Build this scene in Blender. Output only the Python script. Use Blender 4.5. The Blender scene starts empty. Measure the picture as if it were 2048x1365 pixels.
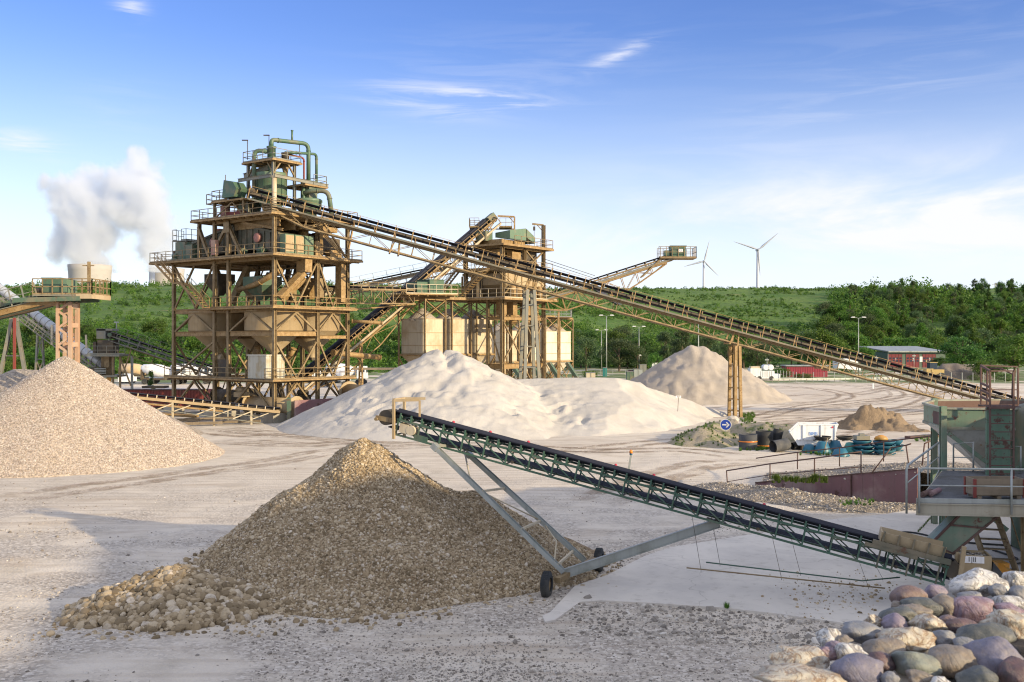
import bpy, math, random
import numpy as np
from mathutils import Vector, Matrix

# ---------------------------------------------------------------- camera, sky, sun, exposure
SC = bpy.context.scene
COL = SC.collection
F = 1991.0; CH = 8.0; CX = 1024.0; CY = 682.5
cam_d = bpy.data.cameras.new('camera'); cam = bpy.data.objects.new('camera', cam_d); COL.objects.link(cam)
cam.location = (0, 0, CH); cam.rotation_euler = (math.radians(90), 0, 0)
cam_d.sensor_width = 36; cam_d.lens = 35.0; cam_d.clip_start = 0.2; cam_d.clip_end = 12000
cam_d.dof.use_dof = True; cam_d.dof.focus_distance = 60; cam_d.dof.aperture_fstop = 6.3
SC.camera = cam
SC.view_settings.view_transform = 'Standard'; SC.view_settings.look = 'None'; SC.cycles.filter_width = 1.15
SC.view_settings.exposure = 0.70; SC.view_settings.gamma = 1
SUN_EL = 15.0; SUN_AZ = 123.0            # azimuth clockwise from +Y
sd = Vector((math.sin(math.radians(SUN_AZ))*math.cos(math.radians(SUN_EL)), math.cos(math.radians(SUN_AZ))*math.cos(math.radians(SUN_EL)), math.sin(math.radians(SUN_EL))))
sl = bpy.data.lights.new('sun', 'SUN'); sl.energy = 4.0; sl.angle = math.radians(0.6); sl.color = (1.0, 0.79, 0.50)
so = bpy.data.objects.new('sun', sl); COL.objects.link(so); so.rotation_euler = sd.to_track_quat('Z', 'Y').to_euler()

W = bpy.data.worlds.new('World'); SC.world = W; W.use_nodes = True
wn = W.node_tree; wn.nodes.clear()
def N(nt, t, **k):
    n = nt.nodes.new(t)
    for a, b in k.items():
        if a.startswith('i_'): n.inputs[int(a[2:])].default_value = b
        else: setattr(n, a, b)
    return n
def mth(nt, op, a, b=None, c=None, clamp=False):
    n = nt.nodes.new('ShaderNodeMath'); n.operation = op; n.use_clamp = clamp
    for i, v in enumerate((a, b, c)):
        if v is None: continue
        if isinstance(v, (int, float)): n.inputs[i].default_value = v
        else: nt.links.new(v, n.inputs[i])
    return n.outputs[0]
def mapr(nt, v, a, b, c=0.0, d=1.0, smooth=True):
    n = nt.nodes.new('ShaderNodeMapRange'); n.interpolation_type = 'SMOOTHSTEP' if smooth else 'LINEAR'
    nt.links.new(v, n.inputs[0]); n.inputs[1].default_value = a; n.inputs[2].default_value = b; n.inputs[3].default_value = c; n.inputs[4].default_value = d
    return n.outputs[0]
def mixc(nt, f, a, b, mode='MIX'):
    n = nt.nodes.new('ShaderNodeMix'); n.data_type = 'RGBA'; n.blend_type = mode
    for s, v in ((n.inputs[0], f), (n.inputs[6], a), (n.inputs[7], b)):
        if isinstance(v, (int, float)): s.default_value = v
        elif isinstance(v, tuple): s.default_value = (v + (1,))[:4]
        else: nt.links.new(v, s)
    return n.outputs[2]
def build_world():
    nt = wn
    sky = N(nt, 'ShaderNodeTexSky', sky_type='NISHITA', sun_disc=False, sun_elevation=math.radians(SUN_EL), sun_rotation=math.radians(SUN_AZ), air_density=1.0, dust_density=0.6, ozone_density=2.0, altitude=50)
    tc = N(nt, 'ShaderNodeTexCoord'); sep = N(nt, 'ShaderNodeSeparateXYZ'); nt.links.new(tc.outputs['Generated'], sep.inputs[0])
    x, y, z = sep.outputs
    az = mth(nt, 'ARCTAN2', x, y); el = mth(nt, 'ARCSINE', z)
    cmb = N(nt, 'ShaderNodeCombineXYZ'); nt.links.new(az, cmb.inputs[0]); nt.links.new(mth(nt, 'MULTIPLY', el, 3.2), cmb.inputs[1])
    def noise(scale, det, vec, dist=0.0, rough=0.6):
        n = N(nt, 'ShaderNodeTexNoise'); n.inputs['Scale'].default_value = scale; n.inputs['Detail'].default_value = det; n.inputs['Roughness'].default_value = rough; n.inputs['Distortion'].default_value = dist
        nt.links.new(vec, n.inputs['Vector']); return n.outputs[0]
    vec = cmb.outputs[0]
    rot = N(nt, 'ShaderNodeMapping'); rot.inputs['Rotation'].default_value = (0, 0, 0.5); rot.inputs['Scale'].default_value = (1, 3.0, 1); nt.links.new(vec, rot.inputs[0])
    n1 = noise(5, 7, vec, 0.5, 0.58); n2 = noise(7, 8, rot.outputs[0], 0.8, 0.62)
    def blob(px, py, rx, ry, tilt=0.0):
        a0 = math.atan((px-CX)/F); e0 = math.atan((CY-py)/F)
        da = mth(nt, 'SUBTRACT', az, a0); de = mth(nt, 'SUBTRACT', el, e0)
        c, s = math.cos(tilt), math.sin(tilt)
        p = mth(nt, 'ADD', mth(nt, 'MULTIPLY', da, c/(rx/F)), mth(nt, 'MULTIPLY', de, s/(rx/F)))
        q = mth(nt, 'ADD', mth(nt, 'MULTIPLY', da, -s/(ry/F)), mth(nt, 'MULTIPLY', de, c/(ry/F)))
        r2 = mth(nt, 'ADD', mth(nt, 'MULTIPLY', p, p), mth(nt, 'MULTIPLY', q, q))
        return mth(nt, 'EXPONENT', mth(nt, 'MULTIPLY', r2, -1.0))
    # overall thin veil + directed wisps and the bank low on the right
    masks = [(blob(925, 190, 130, 14, -0.08), 1.1), (blob(1240, 112, 55, 11, 0.35), 1.0), (blob(1010, 150, 300, 80, 0.1), 0.16), (blob(850, 215, 120, 20, -0.1), 0.5),
             (blob(1030, 203, 55, 8, -0.15), 0.6), (blob(1350, 390, 80, 12, 0.15), 0.5), (blob(262, 60, 26, 26), 0.85), (blob(45, 325, 70, 20, -0.15), 0.9), (blob(240, 250, 90, 50), 0.12),
             (blob(1800, 120, 400, 110, 0.4), 0.08), (blob(1700, 250, 420, 60, 0.25), 0.15)]
    acc = None
    for b, w in masks:
        v = mth(nt, 'MULTIPLY', b, w); acc = v if acc is None else mth(nt, 'ADD', acc, v)
    wisp = mth(nt, 'MULTIPLY', acc, mapr(nt, n2, 0.40, 0.66))
    b1 = mth(nt, 'MULTIPLY', blob(1950, 455, 620, 95), 2.3); b2 = mth(nt, 'MULTIPLY', blob(1350, 495, 620, 75), 1.8)
    bank = mth(nt, 'MULTIPLY', mth(nt, 'ADD', b1, b2), mapr(nt, n1, 0.36, 0.74))
    cloud = mth(nt, 'ADD', mth(nt, 'MULTIPLY', wisp, 0.75), mth(nt, 'MULTIPLY', bank, 0.66), clamp=True)
    # clear-air colour: Nishita, deepened with height, whitened towards the horizon
    hz = mapr(nt, z, 0.0, 0.31, 1.0, 0.0)
    hs = N(nt, 'ShaderNodeHueSaturation'); hs.inputs['Hue'].default_value = 0.529; hs.inputs['Saturation'].default_value = 1.28; hs.inputs['Value'].default_value = 1.02
    nt.links.new(sky.outputs[0], hs.inputs['Color'])
    veil = mixc(nt, mth(nt, 'MULTIPLY', mth(nt, 'POWER', hz, 1.15), 0.84), hs.outputs[0], (4.5, 4.75, 5.7))
    skyc = mixc(nt, cloud, veil, (4.5, 4.55, 4.95))
    # unseen broken cloud added overhead and behind, to neutralise the ambient light
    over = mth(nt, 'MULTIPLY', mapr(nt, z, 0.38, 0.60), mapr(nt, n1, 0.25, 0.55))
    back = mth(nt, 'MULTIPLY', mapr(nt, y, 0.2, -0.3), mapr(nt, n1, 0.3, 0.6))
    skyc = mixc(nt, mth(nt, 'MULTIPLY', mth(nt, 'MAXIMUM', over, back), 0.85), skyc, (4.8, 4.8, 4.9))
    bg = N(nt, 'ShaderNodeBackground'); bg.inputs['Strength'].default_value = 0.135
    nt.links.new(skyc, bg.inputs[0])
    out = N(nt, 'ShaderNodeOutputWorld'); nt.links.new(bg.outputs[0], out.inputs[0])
build_world()

# ---------------------------------------------------------------- pixel helpers (source photo is 2048 x 1365)
def pp(px, py, Y): return Vector(((px-CX)/F*Y, Y, CH-(py-CY)/F*Y))
def gp(px, py, z=0.0):
    Y = (CH-z)*F/(py-CY); return pp(px, py, Y)
def zz(py, Y): return CH-(py-CY)/F*Y

# ---------------------------------------------------------------- vector noise
def _hash(i, j, k, s):
    n = (i*374761393 + j*668265263 + k*2147483647 + s*1274126177) & 0x7fffffff
    n = ((n ^ (n >> 13))*1274126177) & 0x7fffffff
    n = (n ^ (n >> 16)) & 0x7fffffff
    return n/float(0x7fffffff)
def vnoise(x, y, s=0):
    x = np.asarray(x, float); y = np.asarray(y, float)
    i = np.floor(x).astype(np.int64); j = np.floor(y).astype(np.int64); f = x-i; g = y-j
    f = f*f*(3-2*f); g = g*g*(3-2*g)
    a = _hash(i, j, 0, s); b = _hash(i+1, j, 0, s); c = _hash(i, j+1, 0, s); d = _hash(i+1, j+1, 0, s)
    return (a*(1-f)+b*f)*(1-g)+(c*(1-f)+d*f)*g*1.0
def fbm(x, y, o=4, s=0, rough=0.5):
    t = 0; a = 1; n = 0; x = np.asarray(x, float); y = np.asarray(y, float)
    for k in range(o):
        t = t+a*(vnoise(x, y, s+k)-0.5); n += a; a *= rough; x = x*2.03+13.1; y = y*2.03+7.7
    return t/n*2

# ---------------------------------------------------------------- materials
MAT = {}
def new_mat(name):
    m = bpy.data.materials.new(name); m.use_nodes = True; nt = m.node_tree; nt.nodes.clear()
    out = N(nt, 'ShaderNodeOutputMaterial'); bs = N(nt, 'ShaderNodeBsdfPrincipled'); nt.links.new(bs.outputs[0], out.inputs[0])
    MAT[name] = m; return m, nt, bs
def coord(nt, kind='Object', scale=(1, 1, 1)):
    tc = N(nt, 'ShaderNodeTexCoord'); mp = N(nt, 'ShaderNodeMapping'); mp.inputs['Scale'].default_value = scale
    nt.links.new(tc.outputs[kind], mp.inputs[0]); return mp.outputs[0]
def nz(nt, vec, scale, det=4, rough=0.55, dist=0.0):
    n = N(nt, 'ShaderNodeTexNoise'); nt.links.new(vec, n.inputs['Vector'])
    n.inputs['Scale'].default_value = scale; n.inputs['Detail'].default_value = det; n.inputs['Roughness'].default_value = rough; n.inputs['Distortion'].default_value = dist
    return n.outputs[0]
def vor(nt, vec, scale, feat='F1', out=0):
    n = N(nt, 'ShaderNodeTexVoronoi', feature=feat); nt.links.new(vec, n.inputs['Vector']); n.inputs['Scale'].default_value = scale
    return n.outputs[out]
def ramp(nt, v, stops):
    r = N(nt, 'ShaderNodeValToRGB'); el = r.color_ramp.elements
    while len(el) < len(stops): el.new(0.5)
    for e, (p, c) in zip(el, stops): e.position = p; e.color = (c+(1,))[:4]
    nt.links.new(v, r.inputs[0]); return r.outputs[0]
def bump(nt, bs, h, strength=0.3, dist=0.05):
    b = N(nt, 'ShaderNodeBump'); b.inputs['Strength'].default_value = strength; b.inputs['Distance'].default_value = dist
    nt.links.new(h, b.inputs['Height']); nt.links.new(b.outputs[0], bs.inputs['Normal'])
def paint(name, base, dirt=None, rust=None, rough=0.6, metal=0.0, dirt_amt=0.5, rust_amt=0.25, scale=0.8):
    """painted / dusty steel: base colour, broad dust patches, vertical streaks and rust spots"""
    m, nt, bs = new_mat(name)
    v = coord(nt); c = base
    n1 = nz(nt, v, scale, 6, 0.6)
    if dirt: c = mixc(nt, mapr(nt, n1, 0.62-dirt_amt*0.35, 0.72-dirt_amt*0.2), c, dirt)
    st = nz(nt, coord(nt, scale=(3, 3, 0.25)), 1.5, 4, 0.6)
    c = mixc(nt, mth(nt, 'MULTIPLY', mapr(nt, st, 0.45, 0.75), 0.35), c, tuple(0.55*q for q in (dirt or base)))
    if rust:
        n3 = nz(nt, v, scale*3.1, 8, 0.7); c = mixc(nt, mapr(nt, n3, 0.66-rust_amt*0.3, 0.74-rust_amt*0.3), c, rust)
    nt.links.new(c, bs.inputs['Base Color']) if not isinstance(c, tuple) else None
    bs.inputs['Roughness'].default_value = rough; bs.inputs['Metallic'].default_value = metal
    bump(nt, bs, nz(nt, v, 9, 5), 0.15, 0.02)
    return m
TAN = paint('dusty tan steel', (0.215, 0.155, 0.078), (0.29, 0.22, 0.12), (0.12, 0.06, 0.026), 0.65, rust_amt=0.35, scale=1.8)
TAN2 = paint('dusty ochre steel', (0.275, 0.18, 0.072), (0.36, 0.25, 0.12), (0.16, 0.075, 0.026), 0.65, rust_amt=0.38, scale=1.8)
OLV = paint('grimy olive steel', (0.10, 0.105, 0.075), (0.19, 0.165, 0.115), (0.13, 0.07, 0.04), 0.65, rust_amt=0.3)
DRK = paint('dark grimy steel', (0.06, 0.05, 0.038), (0.12, 0.095, 0.06), (0.10, 0.05, 0.025), 0.7, rust_amt=0.3)
GRN = paint('machine green paint', (0.065, 0.13, 0.085), (0.13, 0.15, 0.10), (0.14, 0.06, 0.03), 0.5, dirt_amt=0.35, rust_amt=0.12)
GRN2 = paint('worn green paint', (0.08, 0.14, 0.095), (0.17, 0.165, 0.11), (0.15, 0.065, 0.04), 0.55, dirt_amt=0.5, rust_amt=0.25)
GRNP = paint('pale green paint', (0.12, 0.195, 0.13), (0.19, 0.21, 0.14), (0.15, 0.07, 0.04), 0.5, dirt_amt=0.3, rust_amt=0.05)
GALV = paint('galvanised steel', (0.36, 0.39, 0.38), (0.27, 0.29, 0.26), None, 0.45, 0.35, dirt_amt=0.4)
HGRN = paint('hopper green paint', (0.145, 0.225, 0.165), (0.21, 0.24, 0.18), (0.15, 0.07, 0.05), 0.5, dirt_amt=0.4, rust_amt=0.33)
GREY = paint('weathered grey steel', (0.19, 0.20, 0.18), (0.25, 0.23, 0.17), (0.15, 0.09, 0.05), 0.6, rust_amt=0.15)
SILO = paint('cream silo paint', (0.53, 0.47, 0.35), (0.43, 0.34, 0.22), (0.33, 0.2, 0.09), 0.55, dirt_amt=0.45, rust_amt=0.0, scale=0.35)
TANK = paint('dusty beige tank', (0.36, 0.275, 0.16), (0.42, 0.34, 0.22), (0.28, 0.17, 0.07), 0.7, rust_amt=0.15, scale=0.5)
RUST = paint('rusty handrail steel', (0.105, 0.058, 0.05), (0.14, 0.09, 0.075), (0.06, 0.03, 0.022), 0.8)
REDW = paint('faded red retaining steel', (0.20, 0.105, 0.115), (0.30, 0.215, 0.205), (0.10, 0.045, 0.035), 0.7, dirt_amt=0.45, scale=0.45)
REDC = paint('dull red paint', (0.22, 0.045, 0.035), (0.16, 0.07, 0.05), None, 0.6, dirt_amt=0.3)
RED = paint('red door paint', (0.17, 0.018, 0.03), (0.15, 0.03, 0.035), None, 0.6)
WHT = paint('white vehicle paint', (0.74, 0.77, 0.80), (0.60, 0.60, 0.57), None, 0.4, dirt_amt=0.15)
WHT2 = paint('white skip paint', (0.72, 0.76, 0.82), (0.55, 0.56, 0.56), (0.4, 0.3, 0.22), 0.45, dirt_amt=0.25, rust_amt=0.0)
BELT = paint('black rubber belt', (0.012, 0.015, 0.030), (0.020, 0.024, 0.042), None, 0.75, dirt_amt=0.3)
RUB = paint('black rubber', (0.02, 0.022, 0.025), (0.06, 0.06, 0.055), None, 0.75, dirt_amt=0.4)
RUBG = paint('dusty grey rubber', (0.055, 0.06, 0.07), (0.10, 0.10, 0.10), None, 0.8, dirt_amt=0.5)
BLUE = paint('teal blue plastic', (0.015, 0.12, 0.20), (0.03, 0.14, 0.18), None, 0.45, dirt_amt=0.3)
TEAL = paint('teal green plastic', (0.02, 0.20, 0.19), (0.05, 0.2, 0.18), None, 0.45, dirt_amt=0.3)
CONC = paint('grey concrete', (0.36, 0.34, 0.29), (0.28, 0.26, 0.21), None, 0.9, dirt_amt=0.4)
CONC2 = paint('pale cooling tower concrete', (0.40, 0.39, 0.38), (0.35, 0.34, 0.33), None, 0.9, dirt_amt=0.3, scale=0.02)
TURB = paint('white turbine coating', (0.42, 0.46, 0.54), None, None, 0.5)
WOOD = paint('weathered timber', (0.26, 0.21, 0.15), (0.20, 0.16, 0.11), None, 0.85)
YEL = paint('orange yellow paint', (0.60, 0.27, 0.03), (0.4, 0.25, 0.08), None, 0.5)
BLUS = paint('blue sign face', (0.02, 0.07, 0.42), None, None, 0.35)
SWHT = paint('white sign face', (0.8, 0.8, 0.8), None, None, 0.4)
SBLK = paint('black lettering', (0.02, 0.02, 0.02), None, None, 0.5)
SBLU = paint('blue lettering', (0.05, 0.22, 0.62), None, None, 0.5)
ORG = paint('orange lamp glass', (0.85, 0.25, 0.02), None, None, 0.3)
PNK = paint('faded pink guard', (0.42, 0.20, 0.17), (0.4, 0.27, 0.2), None, 0.6)
REDB = paint('small red roller guard', (0.5, 0.03, 0.06), None, None, 0.5)
GLS = paint('dark cab glass', (0.03, 0.05, 0.08), None, None, 0.15)
BRN = paint('dark green cladding', (0.085, 0.135, 0.105), (0.10, 0.15, 0.12), None, 0.6, dirt_amt=0.3)
TREAD = paint('tyre rubber', (0.025, 0.03, 0.035), (0.07, 0.07, 0.065), None, 0.8, dirt_amt=0.4)

# ---------------------------------------------------------------- mesh collector
def fast_mesh(name, V, Fa, smooth=False, attr=None):
    """V (n,3); Fa list of arrays of faces (k, 3 or 4). attr: per-face float"""
    me = bpy.data.meshes.new(name); V = np.asarray(V, np.float32)
    if not isinstance(Fa, list): Fa = [Fa]
    loops = np.concatenate([f.ravel() for f in Fa]).astype(np.int32)
    tot = np.concatenate([np.full(len(f), f.shape[1]) for f in Fa]).astype(np.int32)
    start = np.concatenate([[0], np.cumsum(tot)[:-1]]).astype(np.int32)
    me.vertices.add(len(V)); me.vertices.foreach_set('co', V.ravel())
    me.loops.add(len(loops)); me.loops.foreach_set('vertex_index', loops)
    me.polygons.add(len(tot)); me.polygons.foreach_set('loop_start', start); me.polygons.foreach_set('loop_total', tot)
    me.polygons.foreach_set('use_smooth', np.full(len(tot), smooth))
    if attr is not None:
        a = me.attributes.new('rnd', 'FLOAT', 'FACE'); a.data.foreach_set('value', np.asarray(attr, np.float32))
    me.update(calc_edges=True); me.validate()
    return me
def tag(o, label=None, cat=None, group=None, kind=None):
    if label: o['label'] = label
    if cat: o['category'] = cat
    if group: o['group'] = group
    if kind: o['kind'] = kind
    return o
def empty(name, loc, label, cat, group=None):
    o = bpy.data.objects.new(name, None); COL.objects.link(o); o.location = loc; o.empty_display_size = 0.3
    return tag(o, label, cat, group)
def link(name, me, mat, parent=None):
    o = bpy.data.objects.new(name, me); COL.objects.link(o)
    if mat: me.materials.append(mat)
    if parent: o.parent = parent
    return o
def wloc(o):
    v = Vector((0, 0, 0))
    while o is not None: v = v+o.location; o = o.parent
    return v
class MB:
    def __init__(s): s.v = []; s.f = []; s.sm = []
    def add(s, vs, fs, smooth=False):
        b = len(s.v); s.v += [tuple(p) for p in vs]; s.f += [tuple(b+i for i in f) for f in fs]; s.sm += [smooth]*len(fs); return s
    def hexa(s, p):   # 8 points: bottom 4 ccw, top 4 ccw
        return s.add(p, [(3, 2, 1, 0), (4, 5, 6, 7), (0, 1, 5, 4), (1, 2, 6, 5), (2, 3, 7, 6), (3, 0, 4, 7)])
    def box(s, c, sz, ax=None):
        c = Vector(c); x, y, z = (Vector((1, 0, 0)), Vector((0, 1, 0)), Vector((0, 0, 1))) if ax is None else ax
        a, b, h = x*sz[0]/2, y*sz[1]/2, z*sz[2]/2
        return s.hexa([c-a-b-h, c+a-b-h, c+a+b-h, c-a+b-h, c-a-b+h, c+a-b+h, c+a+b+h, c-a+b+h])
    def beam(s, p, q, w, h=None, up=(0, 0, 1)):
        p, q = Vector(p), Vector(q); h = h or w; d = (q-p)
        L = d.length
        if L < 1e-6: return s
        d /= L; up = Vector(up); sx = d.cross(up)
        if sx.length < 1e-3: sx = d.cross(Vector((0, 1, 0)))
        sx.normalize(); n = sx.cross(d)
        return s.box((p+q)/2, (L, w, h), (d, -sx, n))
    def ibeam(s, p, q, w, h, up=(0, 0, 1), t=0.03):
        p, q = Vector(p), Vector(q); d = (q-p).normalized(); up = Vector(up); sx = d.cross(up)
        if sx.length < 1e-3: sx = d.cross(Vector((0, 1, 0)))
        sx.normalize(); n = sx.cross(d); o = n*(h/2-t/2)
        s.beam(p+o, q+o, w, t, n); s.beam(p-o, q-o, w, t, n); s.beam(p, q, t, h-2*t, n); return s
    def tube(s, pts, r, n=8, cap=True, smooth=True):
        pts = [Vector(p) for p in pts]; rings = []; b = len(s.v); prev = None
        for i, p in enumerate(pts):
            d = (pts[min(i+1, len(pts)-1)]-pts[max(i-1, 0)]).normalized()
            a = prev if prev is not None else (Vector((0, 0, 1)) if abs(d.z) < 0.9 else Vector((1, 0, 0)))
            u = (a-d*a.dot(d)); u = u.normalized() if u.length > 1e-4 else d.orthogonal().normalized()
            prev = u; w = d.cross(u); rr = r[i] if isinstance(r, (list, tuple)) else r
            rings.append([p+(u*math.cos(2*math.pi*k/n)+w*math.sin(2*math.pi*k/n))*rr for k in range(n)])
        vs = [q for R in rings for q in R]; fs = []
        for i in range(len(pts)-1):
            for k in range(n): fs.append((i*n+k, i*n+(k+1) % n, (i+1)*n+(k+1) % n, (i+1)*n+k))
        s.add(vs, fs, smooth)
        if cap:
            s.f.append(tuple(b+k for k in reversed(range(n)))); s.f.append(tuple(b+(len(pts)-1)*n+k for k in range(n))); s.sm += [False, False]
        return s
    def lathe(s, c, prof, n=24, axis=(0, 0, 1), smooth=True, cap=True):
        c = Vector(c); ax = Vector(axis).normalized()
        return s.tube([c+ax*z for r, z in prof], [max(r, 1e-3) for r, z in prof], n, cap, smooth) if False else s._lathe(c, ax, prof, n, smooth, cap)
    def _lathe(s, c, ax, prof, n, smooth, cap):
        u = ax.orthogonal().normalized() if abs(ax.z) < 0.99 else Vector((1, 0, 0)); w = ax.cross(u); b = len(s.v)
        vs = [c+ax*z+(u*math.cos(2*math.pi*k/n)+w*math.sin(2*math.pi*k/n))*r for r, z in prof for k in range(n)]
        fs = [(i*n+k, i*n+(k+1) % n, (i+1)*n+(k+1) % n, (i+1)*n+k) for i in range(len(prof)-1) for k in range(n)]
        s.add(vs, fs, smooth)
        if cap:
            if prof[0][0] > 0.002: s.f.append(tuple(b+k for k in reversed(range(n)))); s.sm.append(False)
            if prof[-1][0] > 0.002: s.f.append(tuple(b+(len(prof)-1)*n+k for k in range(n))); s.sm.append(False)
        return s
    def prism(s, poly, d):
        """closed polygon (3D points) extruded by vector d"""
        n = len(poly); d = Vector(d); P = [Vector(p) for p in poly]
        return s.add(P+[p+d for p in P], [tuple(reversed(range(n))), tuple(range(n, 2*n))]+[(i, (i+1) % n, n+(i+1) % n, n+i) for i in range(n)])
    def build(s, name, mat, parent=None, label=None):
        me = bpy.data.meshes.new(name); o0 = wloc(parent) if parent else Vector((0, 0, 0))
        me.from_pydata([(p[0]-o0.x, p[1]-o0.y, p[2]-o0.z) for p in s.v], [], s.f)
        me.polygons.foreach_set('use_smooth', s.sm); me.update()
        o = link(name, me, mat, parent)
        if label: o['label'] = label
        return o
    def thing(s, name, mat, label, cat, group=None, base=None):
        """a thing that is one mesh: origin at its base"""
        if base is None:
            a = np.array(s.v); base = Vector((a[:, 0].mean(), a[:, 1].mean(), a[:, 2].min()))
        me = bpy.data.meshes.new(name); me.from_pydata([tuple(Vector(p)-Vector(base)) for p in s.v], [], s.f)
        me.polygons.foreach_set('use_smooth', s.sm); me.update()
        o = link(name, me, mat); o.location = base
        return tag(o, label, cat, group)
def copy_tree(o, parent=None):
    c = o.copy(); COL.objects.link(c); c.parent = parent
    for ch in [x for x in bpy.data.objects if x.parent == o]: copy_tree(ch, c)
    return c
def text_obj(name, txt, size, origin, right, up, mat, parent=None, ext=0.004):
    cu = bpy.data.curves.new(name, 'FONT'); cu.body = txt; cu.size = size; cu.extrude = ext; cu.align_x = 'CENTER'; cu.align_y = 'CENTER'
    t = bpy.data.objects.new('tmp', cu); COL.objects.link(t); bpy.context.view_layer.update()
    me = bpy.data.meshes.new_from_object(t.evaluated_get(bpy.context.evaluated_depsgraph_get())); bpy.data.objects.remove(t)
    r = Vector(right).normalized(); u = Vector(up).normalized(); n = r.cross(u); M = Matrix((r, u, n)).transposed().to_4x4()
    me.transform(M); me.transform(Matrix.Translation(Vector(origin)-(wloc(parent) if parent else Vector((0, 0, 0)))))
    me.name = name
    return link(name, me, mat, parent)
def railing(m, pts, h=1.05, gap=1.4, r=0.025, mids=1, up=Vector((0, 0, 1)), toe=True):
    pts = [Vector(p) for p in pts]
    for a, b in zip(pts, pts[1:]):
        L = (b-a).length; k = max(1, round(L/gap))
        for i in range(k+1):
            p = a.lerp(b, i/k); m.beam(p, p+up*h, r*2, r*2, (b-a).normalized())
        for j in range(mids+1):
            z = h*(1-j/(mids+1)); m.beam(a+up*z, b+up*z, r*2)
        if toe: m.beam(a+up*0.06, b+up*0.06, 0.02, 0.12, up)
# ================================================================ TERRAIN
def hill_h(X, Y):
    X = np.asarray(X, float); Y = np.asarray(Y, float)
    s = np.clip((X+60)/160, 0, 1); s = s*s*(3-2*s)
    Y0 = 235+95*s; L = 250+30*s
    t = np.clip((Y-Y0)/L, 0, 1.0); t = t*t*(3-2*t)
    top = 34.5+5.0*s
    az = X/np.maximum(Y, 1)
    top = top-30.0*np.clip(-az-0.45, 0, 0.1)+2.0*np.clip(az-0.25, 0, 1)
    h = top*t
    return h+fbm(X/45, Y/45, 3, 5)*3.0*t*(1-0.6*t)+fbm(X/13, Y/13, 2, 9)*0.7*t
def grid_mesh(name, xs, ys, hf, mat, smooth=True):
    X, Y = np.meshgrid(xs, ys); Z = hf(X, Y); n, m = X.shape
    V = np.stack([X.ravel(), Y.ravel(), Z.ravel()], 1); i = np.arange(n*m).reshape(n, m)
    Fc = np.stack([i[:-1, :-1].ravel(), i[:-1, 1:].ravel(), i[1:, 1:].ravel(), i[1:, :-1].ravel()], 1)
    return link(name, fast_mesh(name, V, Fc, smooth), mat)
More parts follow.
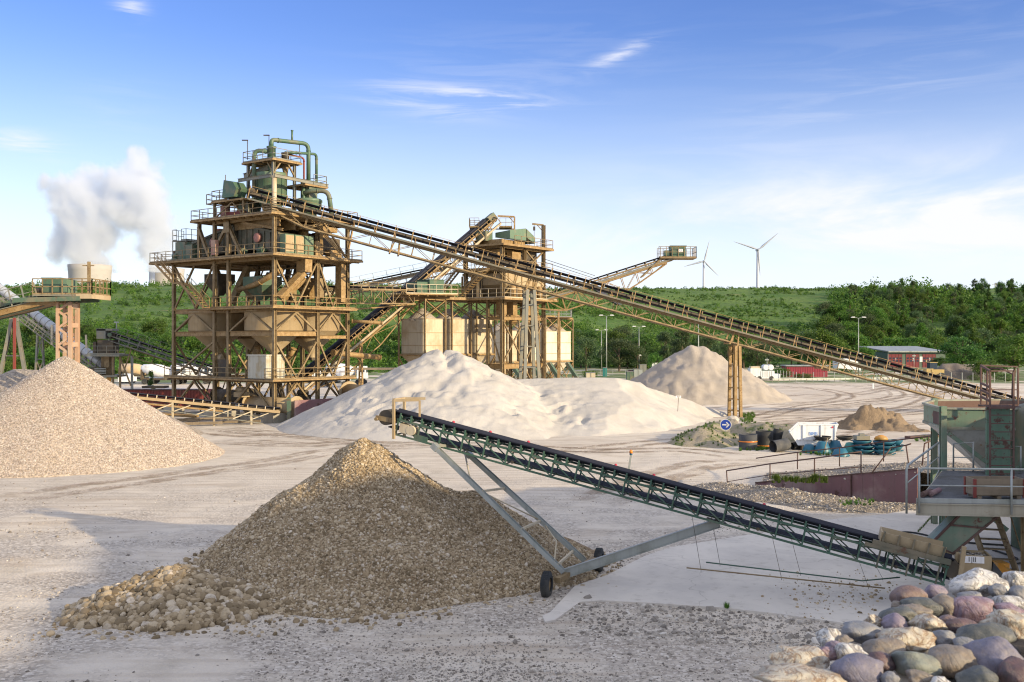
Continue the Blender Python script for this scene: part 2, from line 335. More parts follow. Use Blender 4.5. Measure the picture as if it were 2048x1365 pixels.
def mat_ground():
    m, nt, bs = new_mat('dusty yard ground'); v = coord(nt)
    big = nz(nt, v, 0.05, 5, 0.6, 0.4); mid = nz(nt, v, 0.5, 6, 0.65); fine = nz(nt, v, 14, 6, 0.75)
    c = mixc(nt, mapr(nt, big, 0.35, 0.65), (0.66, 0.60, 0.515), (0.58, 0.525, 0.45))
    c = mixc(nt, mapr(nt, mid, 0.45, 0.75), c, (0.46, 0.41, 0.34))
    # tyre tracks: broad distorted rings, only in the far yard on the right
    sep = N(nt, 'ShaderNodeSeparateXYZ'); nt.links.new(v, sep.inputs[0])
    wv = N(nt, 'ShaderNodeTexWave', wave_type='RINGS', rings_direction='SPHERICAL'); mp = N(nt, 'ShaderNodeMapping'); mp.inputs['Location'].default_value = (-24, -118, 0); mp.inputs['Scale'].default_value = (0.55, 1.0, 1)
    nt.links.new(v, mp.inputs[0]); nt.links.new(mp.outputs[0], wv.inputs['Vector'])
    wv.inputs['Scale'].default_value = 0.16; wv.inputs['Distortion'].default_value = 5; wv.inputs['Detail'].default_value = 3; wv.inputs['Detail Scale'].default_value = 0.25
    far = mth(nt, 'MULTIPLY', mapr(nt, sep.outputs[1], 82, 100), mapr(nt, sep.outputs[0], 14, 26))
    st = nz(nt, coord(nt, scale=(0.05, 0.5, 1)), 1.2, 6, 0.7, 1.2)
    tr = mth(nt, 'MULTIPLY', mth(nt, 'MULTIPLY', mapr(nt, wv.outputs[0], 0.55, 0.95), mapr(nt, st, 0.4, 0.6)), far)
    c = mixc(nt, mth(nt, 'MULTIPLY', far, 0.75), c, (0.74, 0.67, 0.57))
    c = mixc(nt, mth(nt, 'MULTIPLY', tr, 0.9), c, (0.27, 0.19, 0.13))
    c = mixc(nt, mth(nt, 'MULTIPLY', mapr(nt, st, 0.5, 0.7), mth(nt, 'MULTIPLY', far, 0.45)), c, (0.36, 0.26, 0.18))
    # soft tracks in the middle
    st2 = nz(nt, coord(nt, scale=(0.10, 0.6, 1)), 1.0, 6, 0.7, 0.8)
    c = mixc(nt, mth(nt, 'MULTIPLY', mapr(nt, st2, 0.50, 0.66), 0.55), c, (0.38, 0.31, 0.24))
    w2 = N(nt, 'ShaderNodeTexWave', wave_type='RINGS', rings_direction='SPHERICAL'); mp2 = N(nt, 'ShaderNodeMapping'); mp2.inputs['Location'].default_value = (6, -150, 0); mp2.inputs['Scale'].default_value = (0.35, 1.0, 1); nt.links.new(v, mp2.inputs[0]); nt.links.new(mp2.outputs[0], w2.inputs['Vector'])
    w2.inputs['Scale'].default_value = 0.30; w2.inputs['Distortion'].default_value = 3; w2.inputs['Detail'].default_value = 2; w2.inputs['Detail Scale'].default_value = 0.2
    c = mixc(nt, mth(nt, 'MULTIPLY', mth(nt, 'MULTIPLY', mapr(nt, w2.outputs[0], 0.72, 0.97), mapr(nt, big, 0.42, 0.58)), 0.42), c, (0.36, 0.29, 0.22))
    # gravelly speckle near
    sp = vor(nt, v, 11.0, out=1); sep2 = N(nt, 'ShaderNodeSeparateColor'); nt.links.new(sp, sep2.inputs[0])
    near = mth(nt, 'MULTIPLY', mapr(nt, nz(nt, v, 0.22, 4, 0.6), 0.40, 0.58), mapr(nt, sep.outputs[1], 70, 40))
    c = mixc(nt, mth(nt, 'MULTIPLY', near, 0.75), c, ramp(nt, sep2.outputs[0], [(0.0, (0.20, 0.175, 0.15)), (0.4, (0.36, 0.32, 0.28)), (0.75, (0.50, 0.45, 0.39)), (1.0, (0.66, 0.62, 0.57))]))
    c = mixc(nt, mth(nt, 'MULTIPLY', mapr(nt, fine, 0.55, 0.75), 0.4), c, (0.28, 0.24, 0.20))
    # grass far behind
    gr = mth(nt, 'MULTIPLY', mapr(nt, sep.outputs[1], 182, 196), mapr(nt, nz(nt, v, 0.12, 4), 0.40, 0.5))
    c = mixc(nt, gr, c, (0.11, 0.16, 0.05))
    nt.links.new(c, bs.inputs['Base Color']); bs.inputs['Roughness'].default_value = 0.95
    h = mth(nt, 'ADD', mth(nt, 'MULTIPLY', fine, 0.6), mth(nt, 'MULTIPLY', vor(nt, v, 11.0), 0.8)); bump(nt, bs, h, 0.6, 0.05)
    return m
def mat_hill():
    m, nt, bs = new_mat('grassy hill'); v = coord(nt)
    a = nz(nt, v, 0.06, 6, 0.65); b = nz(nt, v, 0.5, 6, 0.75); s = nz(nt, coord(nt, scale=(0.02, 0.09, 1)), 1.0, 5, 0.7, 0.5)
    c = mixc(nt, mapr(nt, a, 0.35, 0.65), (0.062, 0.145, 0.022), (0.115, 0.195, 0.034))
    c = mixc(nt, mth(nt, 'MULTIPLY', mapr(nt, s, 0.56, 0.70), 0.7), c, (0.23, 0.21, 0.09))
    c = mixc(nt, mapr(nt, b, 0.48, 0.7), c, (0.035, 0.075, 0.016))
    nt.links.new(c, bs.inputs['Base Color']); bs.inputs['Roughness'].default_value = 0.95; bump(nt, bs, b, 0.9, 1.2)
    return m
GND = mat_ground(); HIL = mat_hill()
def gh(X, Y):
    Xa = np.asarray(X, float); Ya = np.asarray(Y, float)
    a = np.clip(1-(Ya-200)/100, 0, 1)
    return (fbm(Xa/6, Ya/6, 3, 3)*0.10+fbm(Xa/1.3, Ya/1.3, 2, 8)*0.03)*a
xs = np.concatenate([[-6000, -2000, -700, -300, -200], np.linspace(-140, -62, 30), np.linspace(-60, 90, 260), np.linspace(92, 160, 25), [220, 320, 700, 2000, 6000]])
ys = np.concatenate([[-300, -80, -20, 5], np.linspace(15, 75, 150), np.linspace(76, 180, 110), np.linspace(185, 300, 20), [400, 700, 1500, 4000, 9000]])
tag(grid_mesh('ground', xs, ys, gh, GND), kind='structure')
tag(grid_mesh('hill', np.linspace(-520, 620, 260), np.linspace(225, 900, 150), lambda X, Y: hill_h(X, Y)-0.35, HIL), kind='structure')
# dark road climbing the hill
def hill_strip():
    pts = [pp(1176, 602, 545), pp(1190, 602, 530), pp(1205, 612, 510), pp(1225, 635, 488), pp(1240, 650, 472)]
    V = []; fc = []
    for i, p in enumerate(pts):
        for s, dx in ((-1, -1.5), (1, 1.5)):
            x, y = p.x+dx, p.y; V.append((x, y, float(hill_h(x, y))+0.35))
    for i in range(len(pts)-1): fc.append((2*i, 2*i+1, 2*i+3, 2*i+2))
    n = 24; VV = []; 
    for i in range(len(pts)-1):
        for k in range(n):
            t = k/n; c = pts[i].lerp(pts[i+1], t)
            for dx in (-1.5, 0, 1.5): x = c.x+dx; VV.append((x, c.y, float(hill_h(x, c.y))+0.3))
    ff = []
    for i in range(len(VV)//3-1):
        for j in (0, 1): ff.append((3*i+j, 3*i+j+1, 3*i+j+4, 3*i+j+3))
    me = bpy.data.meshes.new('road'); me.from_pydata(VV, [], ff); me.update()
    m, nt, bs = new_mat('dark slag road'); nt.links.new(ramp(nt, nz(nt, coord(nt), 1.0, 5), [(0.3, (0.05, 0.05, 0.06)), (0.8, (0.09, 0.085, 0.09))]), bs.inputs['Base Color']); bs.inputs['Roughness'].default_value = 0.9
    tag(link('road', me, m), kind='structure')
hill_strip()
# unseen mound added right of the frame, shaped to shade the foreground
def cone_h(prims):
    def f(X, Y):
        X = np.asarray(X, float); Y = np.asarray(Y, float); H = np.full(X.shape, -9.0)
        for (a, b, sl) in prims:
            ax, ay, az = a; bx, by, bz = b; dx, dy = bx-ax, by-ay; L2 = dx*dx+dy*dy
            t = np.clip(((X-ax)*dx+(Y-ay)*dy)/L2, 0, 1) if L2 > 0 else np.zeros_like(X)
            d = np.hypot(X-(ax+t*dx), Y-(ay+t*dy)); h = az+t*(bz-az)-sl*(np.sqrt(d*d+0.05)-0.22)
            H = np.maximum(H, h)
        return H
    return f
shade_mound = cone_h([((50, 11, 18.8), (100, -30, 20.5), 0.62), ((47, 0, 20.1), (60, -70, 21.2), 0.62)])
tag(grid_mesh('mound', np.linspace(15, 140, 90), np.linspace(-100, 62, 90), lambda X, Y: np.maximum(shade_mound(X, Y)+fbm(X/7, Y/7, 4, 2)*1.1, -1.0), GND), kind='structure')

# ---------------------------------------------------------------- concrete slab in the foreground
def slab():
    m, nt, bs = new_mat('pale concrete slab'); v = coord(nt)
    a = nz(nt, v, 0.35, 6, 0.6, 0.6); b = nz(nt, v, 3, 6, 0.7); f = nz(nt, v, 30, 4, 0.7)
    c = mixc(nt, mapr(nt, a, 0.35, 0.7), (0.64, 0.60, 0.54), (0.52, 0.49, 0.45)); c = mixc(nt, mth(nt, 'MULTIPLY', mapr(nt, b, 0.5, 0.75), 0.5), c, (0.36, 0.325, 0.28))
    dv = N(nt, 'ShaderNodeMix'); dv.data_type = 'VECTOR'; dn = N(nt, 'ShaderNodeTexNoise'); nt.links.new(v, dn.inputs['Vector']); dn.inputs['Scale'].default_value = 0.9; dn.inputs['Detail'].default_value = 6; va = N(nt, 'ShaderNodeVectorMath', operation='MULTIPLY_ADD'); nt.links.new(dn.outputs['Color'], va.inputs[0]); va.inputs[1].default_value = (1.6, 1.6, 0); nt.links.new(v, va.inputs[2])
    cr = vor(nt, va.outputs[0], 0.13, 'DISTANCE_TO_EDGE'); c = mixc(nt, mth(nt, 'MULTIPLY', mapr(nt, cr, 0.004, 0.0), 0.35), c, (0.2, 0.18, 0.15))
    c = mixc(nt, mth(nt, 'MULTIPLY', mapr(nt, f, 0.6, 0.8), 0.3), c, (0.25, 0.22, 0.2))
    nt.links.new(c, bs.inputs['Base Color']); bs.inputs['Roughness'].default_value = 0.85; bump(nt, bs, b, 0.1, 0.03)
    px = [(1085, 1232), (1100, 1225), (1150, 1172), (1215, 1150), (1290, 1112), (1340, 1095), (1420, 1082), (1480, 1072), (1560, 1062), (1650, 1040), (1760, 1030), (1850, 1015), (1960, 1000), (2120, 985),
          (2300, 1000), (2500, 1230), (1850, 1262), (1700, 1248), (1560, 1228), (1440, 1215), (1300, 1206), (1200, 1201), (1160, 1204), (1110, 1240), (1090, 1244)]
    P = [gp(x, y, 0.10) for x, y in px]; me = bpy.data.meshes.new('concrete_slab'); n = len(P)
    me.from_pydata([tuple(p) for p in P]+[(p.x, p.y, -0.2) for p in P], [], [tuple(reversed(range(n)))]+[(i, (i+1) % n, n+(i+1) % n, n+i) for i in range(n)])
    me.update(); me.flip_normals() if me.polygons[0].normal.z < 0 else None
    tag(link('concrete_slab', me, m), kind='structure')
    # spill apron at the bottom edge
slab()

# ================================================================ STONES AND HEAPS
def ico(sub):
    import bmesh
    bm = bmesh.new(); bmesh.ops.create_icosphere(bm, subdivisions=sub, radius=1)
    V = np.array([v.co[:] for v in bm.verts]); Fc = np.array([[v.index for v in f.verts] for f in bm.faces]); bm.free(); return V, Fc
ICO1 = ico(1); ICO2 = ico(2)
RNG = np.random.default_rng(7)
def stone_templates(k, base, amp, seed):
    r = np.random.default_rng(seed); out = []
    for i in range(k):
        V = base[0].copy()
        for q in range(5):      # random cutting planes give facets
            n = r.normal(size=3); n /= np.linalg.norm(n); d = r.uniform(0.55, 0.85); s = V@n
            V -= np.outer(np.maximum(s-d, 0), n)*0.9
        V *= 1+r.uniform(-amp, amp, (len(V), 1)); out.append(V)
    return out, base[1]
def stones_mesh(name, pts, sizes, tmpl, mat, parent=None, flat=(0.55, 0.85), smooth=False, seed=1):
    T, Fc = tmpl; r = np.random.default_rng(seed); n = len(pts); nv = len(T[0]); nf = len(Fc)
    TT = np.stack(T)[r.integers(0, len(T), n)]
    sc = np.stack([np.ones(n), r.uniform(0.65, 1.0, n), r.uniform(flat[0], flat[1], n)], 1)*np.asarray(sizes)[:, None]
    TT = TT*sc[:, None, :]
    a, b, c = r.uniform(0, 6.283, n), r.normal(0, 0.5, n), r.normal(0, 0.5, n)
    def R(ax, t):
        M = np.zeros((n, 3, 3)); i, j = [(1, 2), (0, 2), (0, 1)][ax]; k = ax
        M[:, k, k] = 1; M[:, i, i] = np.cos(t); M[:, j, j] = np.cos(t); M[:, i, j] = -np.sin(t); M[:, j, i] = np.sin(t); return M
    M = R(2, a)@R(0, b)@R(1, c); TT = np.einsum('nij,nvj->nvi', M, TT)+np.asarray(pts)[:, None, :]
    o0 = np.array(wloc(parent)) if parent else np.zeros(3)
    V = (TT-o0).reshape(-1, 3); FF = (Fc[None]+(np.arange(n)*nv)[:, None, None]).reshape(-1, 3)
    me = fast_mesh(name, V, FF, smooth, np.repeat(r.uniform(0, 1, n), nf)); return link(name, me, mat, parent)
def mat_stones(name, stops, rough=0.9, noise=6.0):
    m, nt, bs = new_mat(name); at = N(nt, 'ShaderNodeAttribute', attribute_name='rnd'); v = coord(nt)
    c = ramp(nt, at.outputs['Fac'], stops); c = mixc(nt, mth(nt, 'MULTIPLY', mapr(nt, nz(nt, v, noise, 5, 0.7), 0.42, 0.7), 0.45), c, (0.5*stops[0][1][0]+0.1, 0.5*stops[0][1][1]+0.075, 0.5*stops[0][1][2]+0.05))
    nt.links.new(c, bs.inputs['Base Color']); bs.inputs['Roughness'].default_value = rough; bump(nt, bs, nz(nt, v, 25, 4), 0.3, 0.01); return m
TINY = stone_templates(8, ICO1, 0.06, 3); MED = stone_templates(10, ICO2, 0.04, 4)
ST_BROWN = mat_stones('brown river gravel', [(0.0, (0.14, 0.105, 0.06)), (0.3, (0.30, 0.23, 0.14)), (0.6, (0.41, 0.325, 0.21)), (0.85, (0.52, 0.435, 0.31)), (1.0, (0.60, 0.54, 0.46))])
ST_GREY = mat_stones('mixed yard gravel', [(0.0, (0.14, 0.125, 0.11)), (0.4, (0.29, 0.265, 0.235)), (0.75, (0.44, 0.405, 0.36)), (1.0, (0.66, 0.63, 0.58))])
ST_PINK = mat_stones('fine pink gravel', [(0.0, (0.20, 0.165, 0.145)), (0.35, (0.36, 0.31, 0.275)), (0.7, (0.48, 0.43, 0.385)), (1.0, (0.64, 0.60, 0.56))])
def mat_heap(name, ca, cb, cd, scale=0.5, speck=0, fine=12, bd=0.08, streak=0.0, bs_=0.7):
    m, nt, bs = new_mat(name); v = coord(nt); a = nz(nt, v, scale, 7, 0.62, 0.5); f = nz(nt, v, fine, 6, 0.75)
    c = mixc(nt, mapr(nt, a, 0.38, 0.66), ca, cb)
    if speck:
        sp = vor(nt, v, speck, out=1); s2 = N(nt, 'ShaderNodeSeparateColor'); nt.links.new(sp, s2.inputs[0])
        c = mixc(nt, 0.7, c, ramp(nt, s2.outputs[0], [(0.0, tuple(q*0.45 for q in ca)), (0.5, ca), (1.0, tuple(min(1, q*1.5) for q in ca))]))
    c = mixc(nt, mth(nt, 'MULTIPLY', mapr(nt, f, 0.55, 0.8), 0.6), c, cd)
    nt.links.new(c, bs.inputs['Base Color']); bs.inputs['Roughness'].default_value = 0.95
    h = f
    if speck: h = mth(nt, 'ADD', f, mth(nt, 'MULTIPLY', vor(nt, v, speck), 1.2))
    bump(nt, bs, h, bs_, bd); return m
def heap(name, label, cat, prims, mat, res=0.3, amp=0.15, freq=1.0, seed=1, extra=None, group=None, pad=0.5, sm=True):
    """a heap of loose material: height field over the ground, origin at its base"""
    f = cone_h(prims); P = [p for a, b, s in prims for p in ((a, s), (b, s))]
    x0 = min(p[0]-p[2]/s for p, s in P)-pad; x1 = max(p[0]+p[2]/s for p, s in P)+pad; y0 = min(p[1]-p[2]/s for p, s in P)-pad; y1 = max(p[1]+p[2]/s for p, s in P)+pad
    def hf(X, Y):
        h = f(X+fbm(X/1.6, Y/1.6, 3, seed+31)*amp*3.0, Y+fbm(X/1.6, Y/1.6, 3, seed+37)*amp*3.0); k = np.clip((h+0.4)/1.2, 0, 1)
        h = h+(fbm(X*freq*0.35, Y*freq*0.35, 4, seed, 0.55)*amp*3+fbm(X*freq*2, Y*freq*2, 3, seed+5)*amp*0.5)*k
        if extra is not None: h = extra(X, Y, h)
        return h
    xs = np.arange(x0, x1, res); ys = np.arange(y0, y1, res); X, Y = np.meshgrid(xs, ys); Z = hf(X, Y); n, m = X.shape
    i = np.arange(n*m).reshape(n, m); Fc = np.stack([i[:-1, :-1].ravel(), i[:-1, 1:].ravel(), i[1:, 1:].ravel(), i[1:, :-1].ravel()], 1)
    keep = (Z.ravel()[Fc] > -0.25).any(1); Fc = Fc[keep]; used = np.unique(Fc); mp = -np.ones(n*m, int); mp[used] = np.arange(len(used))
    c = np.array([(x0+x1)/2, (y0+y1)/2, 0.0]); V = np.stack([X.ravel(), Y.ravel(), np.maximum(Z.ravel(), -0.5)], 1)[used]-c
    o = link(name, fast_mesh(name, V, mp[Fc], sm), mat); o.location = c; tag(o, label, cat, group)
    o_h = (hf, (x0, x1, y0, y1)); return o, o_h
def scatter(hf, bb, n, seed, lo=0.02, dens=None):
    r = np.random.default_rng(seed); x = r.uniform(bb[0], bb[1], n); y = r.uniform(bb[2], bb[3], n); z = hf(x, y); k = z > lo
    if dens is not None: k &= r.uniform(0, 1, n) < dens(x, y, z)
    return np.stack([x[k], y[k], z[k]], 1)

# brown gravel heap in the middle foreground
A = pp(735, 893, 35.0)
R1 = pp(600, 985, 34.5); R2 = pp(940, 990, 36.0); R3 = pp(1040, 1060, 35.0)
BR, (bh, bb) = heap('gravel_heap', 'tall heap of brown river gravel under the head of the mobile conveyor', 'gravel heap',
    [((A.x, A.y, A.z+0.12), (A.x+0.2, A.y, A.z), 0.73), ((A.x, A.y, A.z), (-7.0, 34.2, 2.75), 0.80), ((-3.3, 35.1, 2.85), (-1.2, 35.5, 2.65), 0.62), ((-1.2, 35.5, 2.65), (0.3, 35.4, 1.5), 0.58), ((0.15, 35.4, 1.5), (2.2, 34.3, 0.35), 0.52), ((-4.2, 33.2, 2.9), (-5.2, 31.0, 1.35), 0.62)],
    mat_heap('brown gravel bed', (0.25, 0.18, 0.105), (0.32, 0.24, 0.15), (0.11, 0.08, 0.05), 0.5, 14), 0.14, 0.13, 1.0, 11)
p = scatter(bh, bb, 260000, 21, dens=lambda x, y, z: (y < A.y+1.2)*1.0); p[:, 2] -= 0.005
sz = RNG.lognormal(math.log(0.032), 0.42, len(p)); sz = np.clip(sz, 0.016, 0.11)*(1+0.5*np.clip((1.0-p[:, 2])/1.0, 0, 1)*(RNG.uniform(0, 1, len(p)) > 0.8))
tag(stones_mesh('gravel_stone', p, sz, TINY, ST_BROWN, BR, seed=5), kind='stuff')
# lower lobe of coarse cobbles at its left foot
C0 = gp(300, 1200); 
CB, (ch_, cb_) = heap('cobble_heap', 'low spread of coarse brown cobbles at the left foot of the gravel heap', 'cobble heap',
    [((-10.2, 29.9, 1.12), (-9.2, 29.7, 1.0), 0.50), ((-11.7, 29.2, 0.62), (-10.2, 29.9, 1.12), 0.45)], MAT['brown gravel bed'], 0.2, 0.10, 1.3, 17)
p = scatter(ch_, cb_, 8500, 22, 0.0); sz = np.clip(RNG.lognormal(math.log(0.095), 0.38, len(p)), 0.045, 0.21)
tag(stones_mesh('cobble', p+[0, 0, 0.05], sz, MED, ST_BROWN, CB, seed=6), kind='stuff')
# heap of fine pale gravel on the left
LP = pp(130, 715, 69); 
LH, (lh, lb) = heap('gravel_heap', 'huge cone of fine pinkish beige gravel at the left edge below the green conveyor head', 'gravel heap',
    [((LP.x, LP.y, LP.z), (LP.x-0.1, LP.y, LP.z), 0.66)],
    mat_heap('fine pink gravel bed', (0.46, 0.38, 0.30), (0.50, 0.42, 0.34), (0.24, 0.18, 0.14), 0.3, 9, 10, 0.06), 0.3, 0.05, 0.6, 23)
p = scatter(lh, lb, 230000, 24, dens=lambda x, y, z: (y < LP.y+2)*(x > -40)*1.0); sz = np.clip(RNG.lognormal(math.log(0.038), 0.3, len(p)), 0.02, 0.10)
tag(stones_mesh('gravel_stone', p, sz, TINY, ST_PINK, LH, seed=7), kind='stuff')
L2 = pp(30, 740, 84)
heap('gravel_heap', 'darker grey gravel heap just behind the pinkish cone at the far left', 'gravel heap', [((L2.x, L2.y, L2.z), (L2.x+4, L2.y, L2.z), 0.5)],
    mat_heap('grey gravel bed', (0.34, 0.30, 0.26), (0.38, 0.33, 0.29), (0.18, 0.15, 0.13), 0.3, 7), 0.4, 0.06, 0.6, 29)
# white sand heap
SANDM = mat_heap('pale sand', (0.51, 0.49, 0.46), (0.44, 0.42, 0.39), (0.37, 0.335, 0.29), 0.35, 0, 5, 0.12, bs_=0.5)
S1 = pp(885, 700, 95); S2 = pp(1010, 758, 99); S3 = pp(1180, 754, 100); S4 = pp(1295, 756, 100); S5 = pp(1400, 805, 101)
def sand_extra(X, Y, h):
    # slumped scarps on the camera side
    t = fbm(X/5+3, Y/3.2, 4, 41); sc = np.clip(np.abs(t)*3.0, 0, 1)
    w = np.clip((X+22)/10, 0, 1)*np.clip((14-X)/8, 0, 1)*np.clip(h/1.5, 0, 1)*np.clip((97-Y)/4, 0, 1)
    h = h+w*(sc-0.5)*0.14+w*np.abs(fbm(X/1.8, Y/1.8, 4, 47))*0.22
    r = 1-np.abs(fbm(X/2.2, Y/1.6, 4, 51))*2.2; r2 = 1-np.abs(fbm(X/0.9, Y/0.8, 3, 57))*2.0; k = np.clip(h, 0, 1)*(0.35+0.65*np.clip((99-Y)/6, 0, 1))*np.clip((13-X)/9, 0.12, 1)
    h = h+(r*0.06+r2*0.07-0.06)*k
    for (x0, y0, x1, y1, w_, dp) in ((-6.3, 95, -5.0, 91.5, 0.5, 0.7), (-5.0, 91.5, -6.6, 88.0, 0.6, 0.5), (-4.6, 93.5, -3.4, 88.5, 0.5, -0.4), (-2.0, 92, -5.0, 86, 0.7, 0.35), (2.5, 93, 4.0, 87, 0.8, 0.4), (5.5, 92, 6.0, 87.5, 0.7, 0.35), (-12, 92, -11, 88.5, 0.6, 0.3)):
        dx, dy = x1-x0, y1-y0; t = np.clip(((X-x0)*dx+(Y-y0)*dy)/(dx*dx+dy*dy), 0, 1); wob = fbm(X/1.5, Y/1.5, 2, 66)*0.8; dd = np.hypot(X+wob-(x0+t*dx), Y+wob-(y0+t*dy)); h = h-0.6*dp*np.exp(-(dd/w_)**2)*np.clip(h, 0, 1)
    ph = h/0.85+fbm(X/3.2, Y/3.2, 4, 83)*1.8; fr_ = ph-np.floor(ph); st_ = np.clip((fr_-0.78)/0.16, 0, 1); pk = np.clip(fbm(X/4.5, Y/4.5, 3, 89)*3+0.45, 0, 1)
    h = h+0.34*pk*w*(st_-fr_)
    wb = fbm(X/3, Y/3, 3, 71)*0.8; d1 = (X-13.6)*-0.897+(Y-88.7)*0.442+wb; d2 = (X-5.2)*-0.651+(Y-81.8)*0.759+wb; h = np.minimum(h, np.minimum(d1, d2)*0.60)
    return h
SH, (sh_, sb_) = heap('sand_heap', 'wide white sand heap with two humps in front of the beige silos', 'sand heap',
    [((S1.x-0.4, S1.y, S1.z+0.1), (S1.x+1.2, S1.y-0.5, S1.z-0.1), 0.50), ((S1.x, S1.y, S1.z), (-5.5, 89.5, 3.5), 0.46), ((S1.x+1, S1.y, S1.z-0.4), (S2.x, S2.y-1, S2.z), 0.42), ((S2.x, S2.y-1.5, S2.z), (S3.x, S3.y-2, S3.z), 0.31), ((S3.x, S3.y-2, S3.z), (S4.x, S4.y-1, S4.z), 0.32),
     ((S4.x, S4.y, S4.z), (S5.x, S5.y, 1.8), 0.38)], SANDM, 0.2, 0.028, 0.8, 31, extra=sand_extra)
# grey heap behind
G1 = pp(1383, 692, 137)
def gex(X, Y, h): return h+np.abs(fbm(X*0.9, Y*0.25, 3, 61))*0.5*np.clip(h, 0, 1)
heap('sand_heap', 'grey brown conical sand heap behind the white sand, left of the trestle leg', 'sand heap',
    [((G1.x, G1.y, G1.z), (G1.x+1.2, G1.y, G1.z-0.1), 0.60), ((G1.x+3, G1.y-2, G1.z-3.0), (G1.x+8.5, G1.y-2, 1.6), 0.65)],
    mat_heap('grey sand', (0.37, 0.33, 0.285), (0.43, 0.385, 0.335), (0.24, 0.2, 0.17), 0.5, 0, 6, 0.15), 0.35, 0.14, 0.9, 37, extra=gex)
# small brown earth heap by the skip, grassy mound, ramp fill
E1 = gp(1710, 850)
EARTH = mat_heap('brown earth', (0.30, 0.225, 0.15), (0.24, 0.18, 0.12), (0.13, 0.09, 0.06), 1.2, 0, 5, 0.2, bs_=1.0)
heap('earth_heap', 'small rough heap of brown earth behind the white skip', 'earth heap', [((E1.x-0.6, 91, 1.8), (E1.x+0.9, 91, 2.1), 0.85), ((E1.x+1.0, 90.5, 1.1), (E1.x+3.4, 88, 0.35), 0.6)], EARTH, 0.15, 0.30, 2.4, 43)
heap('earth_heap', 'flat brown spoil patch between the earth heap and the green hopper', 'earth heap', [((gp(1835, 858).x, 84, 0.5), (gp(1835, 858).x+4, 84, 0.9), 0.35)], EARTH, 0.25, 0.15, 1.4, 44)
GM = gp(1490, 880)
def mat_grassy():
    m, nt, bs = new_mat('weedy soil'); v = coord(nt); c = mixc(nt, mapr(nt, nz(nt, v, 0.9, 6, 0.7), 0.45, 0.62), (0.36, 0.31, 0.23), (0.13, 0.16, 0.06))
    c = mixc(nt, mapr(nt, nz(nt, v, 5, 6, 0.8), 0.5, 0.75), c, (0.20, 0.16, 0.10)); nt.links.new(c, bs.inputs['Base Color']); bs.inputs['Roughness'].default_value = 0.95; bump(nt, bs, nz(nt, v, 6, 5, 0.7), 0.8, 0.12); return m
WEEDY = mat_grassy()
_, (mh_, mb_) = heap('weedy_mound', 'low mound of pale soil with weeds behind the black rubber rolls', 'soil mound', [((14.8, 77.5, 1.2), (17.2, 82, 1.5), 0.42), ((17.2, 82, 1.5), (22.0, 76.8, 1.3), 0.45)], WEEDY, 0.2, 0.16, 1.3, 45)
# mixed gravel bank below the red wall
_, (gk_, gkb_) = heap('gravel_bank', 'bank of mixed grey gravel lying against the foot of the red retaining wall', 'gravel bank', [((13.2, 51.4, 0.5), (15.2, 49.6, 0.40), 0.25), ((15.2, 49.2, 0.36), (21, 45.4, 0.12), 0.16), ((11.0, 53.3, 0.35), (13.2, 51.6, 0.5), 0.22)],
    mat_heap('grey bank bed', (0.26, 0.225, 0.185), (0.33, 0.285, 0.24), (0.13, 0.11, 0.085), 0.8, 10), 0.15, 0.12, 1.5, 49)
p = scatter(gk_, gkb_, 9000, 50); tag(stones_mesh('gravel', p, np.clip(RNG.lognormal(math.log(0.045), 0.4, len(p)), 0.02, 0.14), TINY, ST_GREY, seed=9), 'loose grey pebbles scattered over the gravel bank', 'gravel', kind='stuff')
